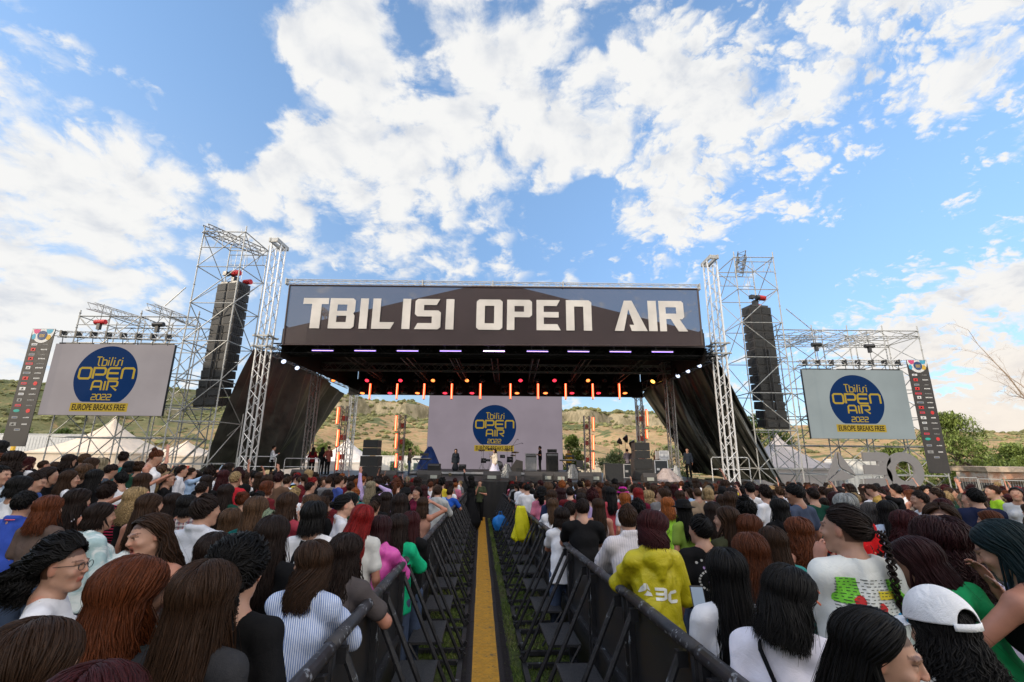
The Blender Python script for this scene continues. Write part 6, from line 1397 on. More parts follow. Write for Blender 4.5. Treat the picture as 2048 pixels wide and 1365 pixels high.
def sunglasses(root, M, y=.098, z=.012, dark=True, up_=False):
    mb = MB(); g_ = MB()
    for s in (-1, 1):
        pts = [(s*.032+.021*math.cos(a), y+.001-.12*(s*.032+.021*math.cos(a))**2*8, z+.017*math.sin(a)) for a in np.linspace(0, 6.28318, 17)]
        mb.path(pts, .0017, 5); g_.poly([(p[0], p[1]-.001, p[2]) for p in pts[:-1]]); mb.path([(s*.052, y-.018, z+.006), (s*.072, y-.05, z+.008), (s*.078, .0, z+.006)], .0016, 5)
    mb.path([(-.012, y-.002, z+.004), (0, y+.002, z+.007), (.012, y-.002, z+.004)], .0017, 5)
    o = mb.build('glasses_frame', blackm, root); o.matrix_basis = M
    if dark: l = g_.build('lens', mat('sunglass_lens', (.01, .01, .012), .08, spec=.9), o)
def cap_mesh(root, M, m_, back=True, hole=True):
    """baseball cap worn facing +Y: six-panel crown, button, brim, rear strap opening"""
    rows = []; K = 144; off = np.array([0, -.005, .012])
    for j in range(29):
        row = []
        for i in range(K):
            a = 2*math.pi*i/K; q = (a-math.pi)/.50; e0 = R(2)+(R(25)*math.sqrt(max(0, 1-q*q)) if hole else 0); e = e0+(R(90)-e0)*j/28; seam = 1-.010*abs(math.cos(3*a))**24; fold = 1+.006*math.sin(a*5+j*.3)*math.sin(e*3)
            d = np.array([math.sin(a)*math.cos(e), math.cos(a)*math.cos(e), math.sin(e)]); row.append(tuple(C0+off+d*(RS+np.array([.020, .020, .030]))*seam*fold))
        rows.append(row+[row[0]])
    mb = MB().grid(rows)
    o = mb.build('cap', m_, root, True); o.matrix_basis = M; md = o.modifiers.new('thickness', 'SOLIDIFY'); md.thickness = .004
    b_ = MB(); P = []
    for r_ in (1., 1.16, 1.32, 1.5): P.append([tuple(C0+off+np.array([math.sin(a)*(RS[0]+.02)*(.98+.04*(r_-1)), math.cos(a)*(RS[1]+.02)+(r_-1)*.15*math.cos(a*.9), .004-.03*(r_-1)-.02*abs(math.sin(a))])) for a in np.linspace(-1.15, 1.15, 19)])
    b_.grid(P); br = b_.build('brim', m_, o, True); md = br.modifiers.new('thickness', 'SOLIDIFY'); md.thickness = .004
    bt = MB(); bt.lathe([(.008, -.002), (.009, .003), (.004, .006)], tuple(C0+off+[0, 0, RS[2]+.026]), 10); bt.build('button', m_, o, True)
    if hole: s_ = MB(); s_.grid([[tuple(C0+off+np.array([math.sin(a)*(RS[0]+.022), math.cos(a)*(RS[1]+.022), z])) for a in np.linspace(math.pi-.62, math.pi+.62, 16)] for z in (-.014, .010)]); q = s_.build('strap', m_, o, True); md = q.modifiers.new('thickness', 'SOLIDIFY'); md.thickness = .004
    return o
def person(label, loc, J, skin='light', hair=('long', 'brown'), top=None, legs=('trousers', None), group='people in the concert crowd', fine=True, h=.009, hn=900, hw=.0055, seed=1, mouth=0., hands=('relax', 'relax'), face=0., topname='top', palm=None, barelegs=False, hairst=None, cat='person', th=None, hfly=.06):
    v, q, c = body_mesh(J, h, fine, mouth, hands, palm=palm, legs=barelegs); me = np_mesh('person', v, q, None, col=c); sk = skin_mat(skin, SK[skin]); me.materials.append(sk)
    o = bpy.data.objects.new('person', me); link(o); o.location = tuple(float(x) for x in loc); o.rotation_euler = (0, 0, face); tag(o, label, cat, group)
    if hair:
        st = hair[0] if hairst is None else dict(HS[hair[0]], **hairst); hv, hq, hl = hair_mesh(st, seed, hn, hw, J['hyaw'], fly=hfly); add_child(o, 'hair', np_mesh('hair', hv, hq, None, lk=hl), hm(hair[1]), head_M(J))
    if top:
        kw = dict(top); m_ = kw.pop('mat'); v, q = top_mesh(J, h=th or h*1.35, seed=seed*1.7, **kw); add_child(o, topname, np_mesh(topname, v, q), m_)
    if legs: v, q = leg_mesh(J, legs[0]); add_child(o, {'trousers': 'trousers', 'skirt': 'skirt', 'gown': 'gown'}[legs[0]], np_mesh('legs', v, q), legs[1] or jean)
    v, q = shoe_mesh(J); add_child(o, 'shoes', np_mesh('shoes', v, q), shoem)
    return o
# ---------------------------------------------------------------- the people one can tell apart
from mathutils.bvhtree import BVHTree
JJ = {}
PLACED = []      # (x, y, depth, px, py, size)
ARMP = {'f': 'f', 'm': 'm'}
LOGH = []
def hero(label, px, py, size, f=0, hy=0, hp=0, tilt=0, sex='f', hair=('long', 'brown'), top=None, arms=('down', 'down'), hands=('relax', 'relax'), lean=0, bulk=1., rng_=(1.5, 1.86), seed=None, extra=0., **kw):
    seed = seed or int(px*7+py) % 9973; vol = (HS[hair[0]].get('vol', .012) if hair else 0)*.9; dep = FPX*.262/size
    def stat(dep):
        p = depth_at(px, py, dep); need = p[2]-gz(p[1], p[0])-vol-extra; st = 1.68
        for _ in range(4):
            J = pose(sex, st, R(lean), 0, R(hy), R(hp), R(tilt), arms, bulk); tz = J['head'][2]+.118-(.012*abs(hp)/20); st += need-tz
        return st
    a = stat(dep); d0 = dep; k = 0
    while not rng_[0] <= a <= rng_[1] and k < 60:
        dep *= 1.02 if a > rng_[1] else .98; a = stat(dep); k += 1
    for _ in range(60):
        p = depth_at(px, py+size*d0/dep*.5, dep); rail = xa(p[1])+(-.77-.26+lean*.006 if p[0] < xa(p[1]) else .93+.26-lean*.006); clear = p[0] < rail if p[0] < xa(p[1]) else p[0] > rail
        if clear or a < 1.47 or p[1] > 16: break
        dep *= 1.01; a = stat(dep)
    J = pose(sex, a, R(lean), 0, R(hy), R(hp), R(tilt), arms, bulk); p = depth_at(px, py+size*d0/dep*.5, dep); loc = p-rotz(R(f))@(J['head']*[1, 1, 0]); loc[2] = gz(p[1], p[0])+extra
    near = dep < 3.4; mid = dep < 7
    kw.setdefault('hfly', .16 if near else .08)
    if size < 34: kw.setdefault('fine', False)
    o = person(label, loc, J, hair=hair, top=top, hands=hands, seed=seed, face=R(f), h=kw.pop('h', .0075 if near else .0105 if mid else .014), hn=kw.pop('hn', 1500 if dep < 2 else 800 if near else 380 if mid else 200), hw=kw.pop('hw', .0038 if dep < 2 else .0050 if near else .008 if mid else .011), **kw)
    JJ[o.name] = J
    PLACED.append((p[0], p[1], dep, px, py, FPX*.262/dep)); LOGH.append((label[:40], round(d0, 2), round(dep, 2), round(a, 2)))
    return o, J
def T_(name, col, kind='plain', c2=WHT, sleeve='short', **kw):
    m_ = cloth(name, col, kind, c2, **{k: kw.pop(k) for k in ('rough', 'sc', 'bump') if k in kw}); return dict(mat=m_, sleeve=sleeve, **kw)
def strap_bag(root, J, m_, side=1, name='shoulder_strap'):
    L = lambda x, y, z: J['neck0']+J['R']@np.array([x, y, z]); MB().path([L(side*.10, .10, -.22), L(side*.10, .07, -.03), L(side*.10, .0, .012), L(side*.09, -.085, -.03), L(side*.02, -.125, -.2), L(-side*.12, -.13, -.42)], .013, 6, .35).build(name, m_, root, True)
def decal(root, target, items, z0, depth_dir=1, name='print', off=.004):
    """flat printed shapes laid onto the back of a garment: items = [(material, [(x,z)...])]"""
    me = target.data; bv = BVHTree.FromPolygons([v.co for v in me.vertices], [p.vertices for p in me.polygons])
    for m_, polys in items:
        mb = MB()
        for pi_, pl in enumerate(polys):
            if pi_ and len(polys) <= 6: mb.build(name, m_, root); mb = MB()
            P = []
            xs_ = [p[0] for p in pl]; zs_ = [p[1] for p in pl]; bm = bmesh.new(); vv = [bm.verts.new((p[0], 0, p[1]+z0)) for p in pl]; bm.faces.new(vv)
            bmesh.ops.triangulate(bm, faces=bm.faces, ngon_method='EAR_CLIP'); 
            for _ in range(3):
                long_ = [e for e in bm.edges if e.calc_length() > .016]
                if not long_: break
                bmesh.ops.subdivide_edges(bm, edges=long_, cuts=1, use_grid_fill=False); bmesh.ops.triangulate(bm, faces=[f for f in bm.faces if len(f.verts) > 3])
            bm.verts.ensure_lookup_table(); b0 = len(mb.v)
            for v in bm.verts:
                h_ = bv.ray_cast(Vector((v.co.x, -2*depth_dir, v.co.z)), Vector((0, depth_dir, 0))); y = h_[0].y-off*depth_dir if h_[0] is not None else -.12*depth_dir; mb.v.append((v.co.x, y, v.co.z))
            bm.verts.index_update()
            for f_ in bm.faces: mb.face(*[b0+v.index for v in f_.verts])
            bm.free()
        mb.build(name, m_, root)
W_T = lambda **k: T_('white', (.66, .66, .69), **k); B_T = lambda **k: T_('black', BLK, **k)
def child(o, n): return [c for c in o.children if c.name.startswith(n)][0]

# ---- nearest, left of the aisle
hero('person with very long straight brown hair filling the lower left, hair catching light', 408, 1122, 215, 0, hair=('longer', 'brown'), top=T_('charcoal', (.03, .03, .033)), hairst=dict(L=.42, vol=.022))
o, J = hero('person with black hair tied low with a white clip, behind the brown haired one', 480, 1080, 150, 6, hair=('curlypony', 'black'), top=B_T(), hairst=dict(L=.34, vol=.02))
MB().path([(.01, -.115, .03), (.02, -.13, .0), (.015, -.125, -.03)], [.006, .012, .005], 6).build('hair_clip', mat('clip_white', (.7, .68, .6), .4), o).matrix_basis = head_M(J)
hero('person with straight mid-brown hair in the bottom left corner', 55, 1240, 200, -5, hair=('long', 'brown'), top=T_('dusk', (.04, .035, .03)))
hero('person with dark reddish hair whose crown just shows at the bottom edge on the left', 165, 1335, 200, 10, hair=('long', 'dark red'), top=W_T(sleeve='long'), arms=('down', ((.06, .14, -.20), (-.01, .27, .05))), hands=('relax', 'open'), palm=(None, (-.5, -.8, 0)))
hero('person with long wavy copper red hair in front of the shouting woman', 268, 1114, 150, 0, hy=-35, hair=('wavy', 'copper'), top=T_('slate', (.035, .04, .042), sleeve='long'), hairst=dict(L=.48, wave=.008, vol=.026))
o, J = hero('shouting woman facing back in a grey strappy top, sunglasses pushed up on her hair', 297, 1028, 90, 168, hy=-14, hp=6, tilt=10, hair=('wavy', 'brown'), top=T_('steel', (.09, .10, .11), strap=True), mouth=1.1, h=.006, skin='light', bulk=1.12, hairst=dict(open=94, wave=.010, frizz=.010, part=.2, vol=.016))
sunglasses(o, head_M(J)@Matrix.Rotation(R(62), 4, 'X')@Matrix.Translation((0, .018, -.005)))
o, J = hero('woman in profile with glasses, dark curly tied-back hair and a white T-shirt', 128, 1082, 104, -58, hy=-22, hair=('curlypony', 'black'), top=W_T(), h=.006, skin='light', hairst=dict(L=.22, tailr=.075, vol=.028, wave=.012))
sunglasses(o, head_M(J), dark=False)
o, J = hero('man in a blue polo shirt with a pink collar stripe, seen from behind', 50, 983, 45, 0, sex='m', hair=('buzz', 'black'), top=T_('polo', (.035, .07, .36), kind_='x') if False else dict(mat=cloth('polo', (.035, .075, .38)), sleeve='short', kind='shirt'), bulk=1.18, hairst=dict(vol=.010, L=.03), arms=('belly', 'phone'))
MB().path([J['neck0']+np.array([.062*math.sin(a), -.012+.068*-math.cos(a), .022]) for a in np.linspace(-1.9, 1.9, 15)], .0045, 5).build('collar_stripe', cloth('pinkstripe', (.7, .12, .18)), o)
o, J = hero('woman with long dark brown hair, taupe sleeveless top and a white tote bag', 157, 978, 50, 0, hy=-20, hair=('long', 'dark brown'), top=T_('taupe', (.12, .085, .075), 'hstripe', (.09, .065, .055), sc=1.5, strap=True), hairst=dict(L=.40, vol=.026, flare=.3))
strap_bag(o, J, cloth('whitestrap', (.6, .6, .66)), 1); MB().box(tuple(J['hip']+np.array([.12, -.20, .0])), (.36, .07, .36)).build('tote_bag', cloth('tote', (.5, .5, .56), 'floral', (.15, .12, .25), sc=1.6), o)
hero('person with straight bright copper hair between the blue polo and the taupe top', 98, 990, 42, 0, hair=('shoulder', 'copper'), top=T_('taupe2', (.10, .07, .06)))
hero('person with long brown hair and a black top left of the patterned shirt', 300, 986, 54, 0, hy=-25, hair=('long', 'brown'), top=B_T(strap=True), arms=('down', 'belly'))
hero('person with dark wavy hair and bare arm just left of the plaid shirt', 347, 985, 42, 0, hy=-10, hair=('long', 'dark brown'), top=B_T(strap=True))
hero('person with curly blond hair holding both hands to the head', 272, 974, 34, 0, hair=('curly', 'blonde'), top=B_T(), arms=('head', 'head'))
hero('man with dark hair in a blue and white floral shirt, head turned right', 412, 990, 64, 0, hy=-38, sex='m', hair=('short', 'dark brown'), top=dict(mat=cloth('bluefloral', (.07, .09, .22), 'floral', (.50, .52, .58)), sleeve='short', kind='shirt'), hairst=dict(vol=.032, L=.07))
hero('person with a dark bob in a red and white plaid shirt', 372, 989, 46, 30, hy=10, hair=('bob', 'black'), top=T_('plaid', (.35, .33, .33), 'plaid', sleeve='long'))
hero('person with dark brown hair low in front of the floral shirt', 428, 1064, 78, 0, hair=('long', 'dark brown'), top=T_('charcoal', (.03, .03, .033)))
hero('person with long light brown hair and a dark top behind the green haired woman', 462, 1016, 56, 8, hair=('longer', 'light brown'), top=T_('moss', (.05, .055, .04)))
hero('person with very long light brown hair and a deep teal top', 512, 992, 60, 6, hair=('longer', 'light brown'), top=T_('teal', (.005, .09, .085), sleeve='long'), arms=('out', 'down'))
hero('person with long chestnut hair raising a hand to the face', 576, 984, 52, -10, hair=('long', 'brown'), top=T_('rose', (.30, .04, .06)), arms=('down', 'chin'))
o, J = hero('woman with wavy mint green hair and glasses, face turned right', 528, 1016, 60, -50, hy=-25, hair=('shoulder', 'mint'), top=B_T(strap=True), hairst=dict(wave=.014, wl=.09, open=95))
sunglasses(o, head_M(J))
hero('person with long very dark hair seen from behind, left of the striped shirt', 545, 1030, 84, -2, hair=('long', 'dark brown'), top=B_T())
o, J = hero('person with a black bob, white T-shirt under a black vest', 628, 1002, 62, 2, hair=('bob', 'black'), top=W_T(), hairst=dict(vol=.026, L=.13))
v_, q_ = top_mesh(J, h=.013, loose=.024, sleeve='none', seed=4, strap=True); add_child(o, 'vest', np_mesh('vest', v_, q_), blkc)
o, J = hero('girl in a blue striped shirt leaning on the left barrier, shoulder-length brown hair', 622, 1080, 94, -8, hy=62, lean=16, hair=('shoulder', 'brown'), top=dict(mat=cloth('bluestripe', (.55, .60, .70), 'stripe', (.12, .20, .45)), sleeve='long', kind='shirt', loose=.024, wr=.014), arms=('rail', 'rail'), h=.0065, hairst=dict(open=92, L=.21))
hero('person with wavy dark brown hair in a black lace top, arm over the left barrier', 692, 1066, 92, -12, hair=('wavy', 'dark brown'), top=T_('lace', BLK, 'floral', (.07, .06, .06), sc=1.5), arms=('down', 'hang'), lean=12, bulk=1.15)
hero('person in a sheer pink poncho with dark red hair at the left barrier', 762, 1030, 78, -8, hair=('long', 'burgundy'), top=T_('pinkponcho', (.55, .08, .34), sleeve='long', loose=.024, wr=.014, rough=.35, hood=True), arms=('rail', 'rail'), lean=8)
hero('person with dark brown hair and a bright green sleeve on the left barrier', 797, 1027, 66, -6, hair=('long', 'dark brown'), top=T_('greensleeve', (.01, .36, .17), sleeve='long', loose=.022), arms=('down', 'rail'))
hero('person with glossy auburn red hair at the left barrier behind the green sleeve', 822, 1022, 60, -4, hair=('long', 'dark red'), top=B_T(sleeve='long'), arms=('down', 'chin'))
hero('person with bright red hair streaming to one side, left of the pink poncho', 722, 1008, 60, 10, hair=('longer', 'red'), top=T_('offwhite', (.5, .5, .48)), tilt=14, hairst=dict(flare=.5, wave=.006))
hero('woman in profile with a dark bun and a white collared shirt', 690, 990, 45, -62, hair=('lowbun', 'black'), top=dict(mat=cloth('whiteshirt', (.60, .60, .64)), sleeve='short', kind='shirt'), skin='fair')
hero('woman facing left in profile with long light brown hair', 618, 988, 44, 78, hair=('long', 'light brown'), top=W_T(), skin='fair', hairst=dict(open=95))
hero('person in a light grey hooded jacket leaning over the left barrier', 876, 973, 33, -10, sex='m', lean=14, hair=('buzz', 'brown'), top=T_('greyhood', (.33, .34, .34), sleeve='long', hood=True, loose=.03), arms=('rail', 'rail'))
hero('person in a royal blue T-shirt leaning on the left barrier', 900, 976, 26, -14, hair=('short', 'brown'), sex='m', lean=22, top=T_('royal', (.015, .07, .35)), arms=('rail', 'hang'))
o, J = hero('person with a brown headband hairstyle and bare shoulders at the left barrier', 846, 994, 44, -4, hair=('shoulder', 'brown'), top=T_('nude', (.3, .16, .12), strap=True), arms=('down', 'head'))
hero('person with brown hair beside the headband one, by the left barrier', 800, 986, 50, 10, hair=('long', 'dark brown'), top=T_('wine', (.12, .01, .03)))
hero('person waving a raised open hand, lilac floral sleeve, left of centre', 742, 962, 25, 0, hair=('wavy', 'ash blonde'), top=T_('lilac', (.16, .10, .30), 'floral', (.4, .3, .5), sleeve='long'), arms=('up', 'head'), hands=('open', 'relax'), palm=((0, -1, 0), None))
hero('person with long brown hair and a white shirt at the far left below the screen', 140, 940, 34, -30, hy=-20, hair=('long', 'brown'), top=W_T(sleeve='long'))
o, J = hero('girl carried high above the crowd looking at a phone, yellow bag at her hip', 312, 904, 31, -70, hp=30, hair=('bun', 'auburn'), top=T_('whitetank', (.7, .7, .72), strap=True), arms=('phone', 'phone'), extra=.36, rng_=(1.45, 1.95))
rows = [[((.02+.13*math.sin(math.pi*min(1, .12+h*.8)))*math.cos(a)-.02, .12*math.sin(a)*(.6+.4*h), .98-.38*h+.0) for a in np.linspace(0, 6.283, 21)] for h in np.linspace(0, 1, 9)]; MB().grid(rows).build('shoulder_bag', cloth('yellowbag', (.55, .50, .01)), o, True).location = (0.02, -.10, -.0)
o, J = hero('blonde woman in black sunglasses and a black top, left of centre', 338, 945, 30, -60, hy=-10, hair=('pony', 'blonde'), top=B_T(), fine=True); sunglasses(o, head_M(J))
hero('person holding up a phone arm in a light blue sleeve near the left curtain', 384, 936, 22, -40, hair=('pony', 'brown'), top=T_('lightblue', (.3, .42, .6), sleeve='long'), arms=('down', 'point'))
hero('man in a white shirt turned right near the left curtain', 365, 930, 24, -60, sex='m', hair=('short', 'dark brown'), top=dict(mat=cloth('whiteshirt', (.6, .6, .64)), sleeve='long', kind='shirt'))
hero('man in a dark grey T-shirt at the far left looking at his phone', 222, 930, 27, -40, hp=20, sex='m', hair=('short', 'dark brown'), top=T_('darkslate', (.05, .065, .085)), arms=('phone', 'phone'))
hero('man in a white T-shirt facing left, far left of the crowd', 240, 943, 26, 80, sex='m', hair=('short', 'black'), top=W_T())
hero('person in a black and red striped top with a black backpack, left', 215, 962, 32, 10, hair=('curlyshort', 'dark brown'), top=T_('redstripes', BLK, 'hstripe', (.45, .03, .08), sleeve='long'))
hero('person with very long black hair in a black top, far left', 190, 938, 36, 0, hair=('longer', 'black'), top=B_T(sleeve='long'))
hero('bald-headed person at the far left in front of the cream tent', 88, 921, 24, -30, sex='m', hair=('buzz', 'brown'), top=B_T())
hero('young man with a bowl haircut in a blue T-shirt, far left', 72, 945, 36, -70, hp=15, sex='m', hair=('short', 'dark brown'), top=T_('midblue', (.05, .09, .25)), hairst=dict(vol=.03))
hero('person in profile with short dark hair holding a cup, far left', 100, 933, 30, -65, hair=('bob', 'dark brown'), top=B_T(), arms=('down', 'chin'))
hero('person with a dark ponytail bob in a white blouse at the far left edge', 42, 951, 38, -20, hair=('bob', 'black'), top=W_T())
hero('man in a light denim shirt at the left picture edge', 2, 931, 34, -80, sex='m', hair=('short', 'black'), top=dict(mat=cloth('paledenim', (.30, .38, .46), 'tiedye', (.5, .55, .6)), sleeve='long', kind='shirt'))
hero('person with a hooded tie-dye jacket and pale backpack holding a phone up, left', 203, 1004, 46, -35, hair=('bob', 'dark brown'), top=T_('tiedye', (.35, .48, .50), 'tiedye', (.62, .66, .66), sleeve='long', hood=True, loose=.03), arms=('down', 'phone'))
hero('person with red flower clips in ginger hair, left of centre', 486, 985, 30, 0, hair=('bun', 'auburn'), top=T_('coral', (.6, .06, .10), 'floral', (.7, .4, .2)))
hero('woman with braided dark hair and a black top behind the light brown hair', 452, 968, 38, 4, hair=('longer', 'dark brown'), top=T_('forest', (.01, .05, .035), sleeve='long'))
hero('person in dark cornrow braids facing right, left of centre', 520, 984, 34, -55, hair=('bun', 'black'), top=B_T())
hero('curly ginger blond person among dark heads, left of centre', 590, 974, 28, 0, hair=('curlyshort', 'blonde'), top=W_T())
hero('bearded man with dark hair facing right, left of centre', 621, 964, 24, -55, sex='m', hair=('short', 'dark brown'), top=T_('lightgrey', (.45, .46, .48)))
hero('man in a blue shirt with curly brown hair facing right, near the stage', 680, 951, 22, -50, sex='m', hair=('curlyshort', 'brown'), top=T_('workblue', (.05, .08, .28)))
hero('woman in a black wide hat talking, left of the grey hooded jacket', 812, 976, 28, -60, hair=('long', 'black'), top=B_T())
hero('woman looking back toward the camera beside the black hat', 833, 975, 24, 150, hair=('pony', 'dark brown'), top=T_('wine', (.12, .01, .03)), fine=True)
hero('person with curly pale blond hair in an olive top near the stage front', 900, 946, 17, 0, hair=('curlyshort', 'ash blonde'), top=T_('olive', (.20, .24, .10)))

# ---- right of the aisle
hero('young woman with straight black hair looking back to the right, nearest at the bottom', 1758, 1224, 205, -118, hy=-8, hp=8, hair=('long', 'black'), top=B_T(), skin='light', h=.0055, hn=1500, hw=.0042, hairst=dict(open=90, vol=.012, front=.4))
o, J = hero('person in a white baseball cap worn forward, dark curly hair below it', 1880, 1190, 122, -6, hy=14, lean=18, hp=8, rng_=(1.42, 1.86), hair=('curly', 'black'), top=T_('cream', (.5, .48, .44)), hairst=dict(L=.26, vol=.004, flare=.6)); cap_mesh(o, head_M(J)@Matrix.Translation((0, 0, .008)), cloth('capwhite', (.72, .72, .74), bump=.5))
o, J = hero('woman in a white blouse with shoulder-length black hair and coral hair clips', 1578, 1136, 128, -32, hy=-22, hp=14, tilt=8, hair=('shoulder', 'black'), top=dict(mat=cloth('blouse', (.66, .64, .72)), sleeve='long', kind='shirt', loose=.034, wr=.016), arms=('down', 'chin'), hands=('relax', 'open'), skin='light', h=.006, hairst=dict(open=96, L=.17))
mb = MB()
for k, (a, e) in enumerate(((-.9, .75), (-1.15, .42), (-1.3, .05), (-.75, 1.0))): d = sph(np.array(-a), np.array(e)); mb.tube(C0+d*(RS+.022)+[0, -.02, 0], C0+d*(RS+.024)+[0, .02, -.012], .004, 6)
mb.build('hair_clips', mat('clip_coral', (.7, .18, .08), .4), o).matrix_basis = head_M(J); strap_bag(o, J, blkc, -1)
o, J = hero('girl with a long dark braid in an oversized white T-shirt with a colourful back print', 1686, 1010, 102, -4, hy=42, hair=('braid', 'dark brown'), top=T_('teebraid', (.62, .63, .60), loose=.045, wr=.014, seed_=0) if False else dict(mat=cloth('teebraid', (.62, .63, .60)), sleeve='short', loose=.045, wr=.014), arms=('chin', 'down'), skin='light', h=.0065, bulk=1.05, hairst=dict(bx=.06, L=.36, vol=.009))
tp_ = child(o, 'top'); zc = J['chest'][2]+.07; rg = random.Random(1)
def box4(x, z, w, h): return [(x-w/2, z-h/2), (x+w/2, z-h/2), (x+w/2, z+h/2), (x-w/2, z+h/2)]
def blob(x, z, a, b_, n=10, sd=1): r_ = random.Random(sd); return [(x+a*math.cos(6.283*i/n)*r_.uniform(.7, 1.15), z+b_*math.sin(6.283*i/n)*r_.uniform(.7, 1.15)) for i in range(n)]
gpx = mat('print_green', (.16, .50, .04), .8); txt = []
for r_ in range(13):
    x = -.15
    while x < .15: w = rg.uniform(.006, .02); txt.append(box4(x, .072-r_*.013, w, .0035)); x += w+rg.uniform(.004, .02)
decal(o, tp_, [(gpx, [box4(-.105, .04, .085, .075), blob(-.12, -.01, .05, .03, 12, 2), box4(.105, .045, .06, .06), blob(.125, -.01, .032, .045, 12, 3)]), (mat('print_yellow', (.62, .50, .03), .8), [box4(.06, .01, .085, .035)])], zc, off=.003)
decal(o, tp_, [(mat('print_red', (.5, .02, .02), .8), [blob(-.07, -.02, .022, .028, 9, 5), blob(.02, -.045, .022, .026, 9, 6)]), (mat('print_blue', (.02, .26, .5), .8), [blob(.11, -.085, .04, .028, 9, 7), blob(.02, -.10, .018, .018, 8, 8)])], zc, off=.0045)
decal(o, tp_, [(mat('print_ink', (.03, .04, .03), .8), txt)], zc, off=.006)
o, J = hero('person in a bright yellow raincoat with ABC on its back, by the right barrier', 1308, 1024, 84, 8, hy=-70, hp=12, hair=('shoulder', 'dark red'), top=dict(mat=cloth('raincoat', (.48, .41, .012), rough=.4, bump=.5), sleeve='long', loose=.026, wr=.016, hood=True, hem=-.3), arms=('rail', 'belly'), skin='light', h=.0065, lean=4, hairst=dict(open=80, L=.13, vol=.024))
sunglasses(o, head_M(J), dark=False)
tp_ = child(o, 'top'); zc = J['chest'][2]-.055
Ag = [[(0, 0), (.30, 1), (.5, 1), (.5, .55), (.22, .22)], [(.55, 1), (.8, .4), (.55, .55)], [(.3, 0), (.95, 0), (.85, .25), (.56, .42)]]
Bg = [slab(0, .76, .75, 1), [(.75, 1), (1, .9), (1, .6), (.85, .5), (1, .4), (1, .1), (.75, 0), (.75, .24), (.7, .4), (.6, .5), (.7, .6), (.75, .76)], slab(.05, .4, .7, .6), slab(0, 0, .75, .24)]
Cg = [[(.25, 1), (.85, 1), (1, .82), (.85, .74), (.3, .74)], [(.25, 1), (.3, .74), (.3, .26), (.25, 0), (0, .25), (0, .75)], [(.25, 0), (.3, .26), (.85, .26), (1, .18), (.85, 0)]]
its = []
for gl_, x0 in ((Ag, -.145), (Bg, -.055), (Cg, .030)): its += [[(x0+u*.078, (v-.5)*.075-(x0+.03)*.25) for u, v in pl] for pl in gl_]
decal(o, tp_, [(mat('print_white', (.75, .75, .7), .6), its)], zc, name='back_letters', off=.004)
o, J = hero('person with waist-length black hair and a white T-shirt with neon trim holding a phone', 1452, 1096, 118, -4, hair=('longer', 'black'), top=W_T(), arms=('phone', 'down'), skin='tan', hairst=dict(L=.62, vol=.02))
hero('person with dark reddish-brown hair leaning forward in a green hooded top', 1832, 1078, 106, 40, hp=14, lean=20, hair=('shoulder', 'burgundy'), top=dict(mat=cloth('kelly', (.015, .28, .09)), sleeve='long', hood=True, loose=.03, wr=.014), bulk=1.1)
hero('person with curly dark red hair and a lavender shirt holding a phone, on the right', 1882, 1034, 98, -14, hair=('curly', 'burgundy'), top=dict(mat=cloth('lavender', (.40, .36, .50)), sleeve='long', kind='shirt', loose=.026), arms=('down', 'phone'), hairst=dict(vol=.045))
o, J = hero('woman with long brown hair looking left past the camera on the right side', 1885, 1006, 76, 128, hy=10, hair=('long', 'brown'), top=T_('darkgreen', (.012, .02, .018)), skin='fair', h=.0065, hairst=dict(open=76, front=.5, vol=.02))
hero('person with dark teal straight hair and a bare arm, at the right edge', 2010, 1048, 118, 10, hy=30, hp=25, lean=14, hair=('long', 'dark teal'), top=B_T(strap=True), arms=('hang', 'chin'), skin='light')
hero('man with short brown hair in a black T-shirt leaning on the right barrier', 1165, 998, 50, -4, sex='m', lean=10, hair=('buzz', 'dark brown'), top=B_T(), arms=('rail', 'rail'), bulk=1.12, hairst=dict(vol=.008, L=.03))
hero('young man with tousled brown hair in a white shirt at the right barrier', 1256, 1010, 58, 2, hy=-14, sex='m', lean=10, hair=('short', 'brown'), top=dict(mat=cloth('pinshirt', (.62, .58, .60), 'pin', (.35, .33, .38)), sleeve='long', kind='shirt', loose=.026), arms=('rail', 'rail'), hairst=dict(vol=.034, L=.075))
o, J = hero('person with short dark hair in a black T-shirt with a pale ornamental back print', 1400, 1030, 60, 0, hy=30, hair=('short', 'black'), sex='m', top=B_T(), skin='light', hairst=dict(vol=.028))
tp_ = child(o, 'top'); zc = J['chest'][2]+.0; rg = random.Random(3); pal = mat('print_pale', (.5, .48, .46), .8); lil = mat('print_lilac', (.35, .22, .45), .8)
decal(o, tp_, [(pal, [blob(-.10+.04*i, .09+.02*math.sin(i*2), .012, .012, 7, i) for i in range(6)]+[[(.085*math.cos(a), -.04+.07*math.sin(a)), (.10*math.cos(a), -.04+.085*math.sin(a)), (.10*math.cos(a+.2), -.04+.085*math.sin(a+.2)), (.085*math.cos(a+.2), -.04+.07*math.sin(a+.2))] for a in np.arange(0, 6.2, .32)]), (lil, [blob(-.05+.03*i, .055, .009, .012, 7, i) for i in range(4)]+[blob(0, -.04, .03, .03, 9, 3)])], zc)
hero('woman with auburn hair and a fringe in profile, right of the black T-shirt print', 1502, 1028, 60, -70, hair=('shoulder', 'auburn'), top=T_('sequin', (.16, .14, .12), 'spots', (.4, .36, .3), sc=3), skin='fair', hairst=dict(open=62))
hero('person with long wavy auburn hair seen from behind, in front of the fringed one', 1500, 1065, 70, 4, hair=('wavy', 'auburn'), top=T_('offwhite', (.5, .5, .48)), hairst=dict(L=.44))
hero('person with copper brown curls and a bare shoulder left of the braid', 1597, 1034, 62, 6, hair=('wavy', 'copper'), top=T_('lilacstrap', (.4, .3, .42), strap=True), hairst=dict(L=.34, wave=.014))
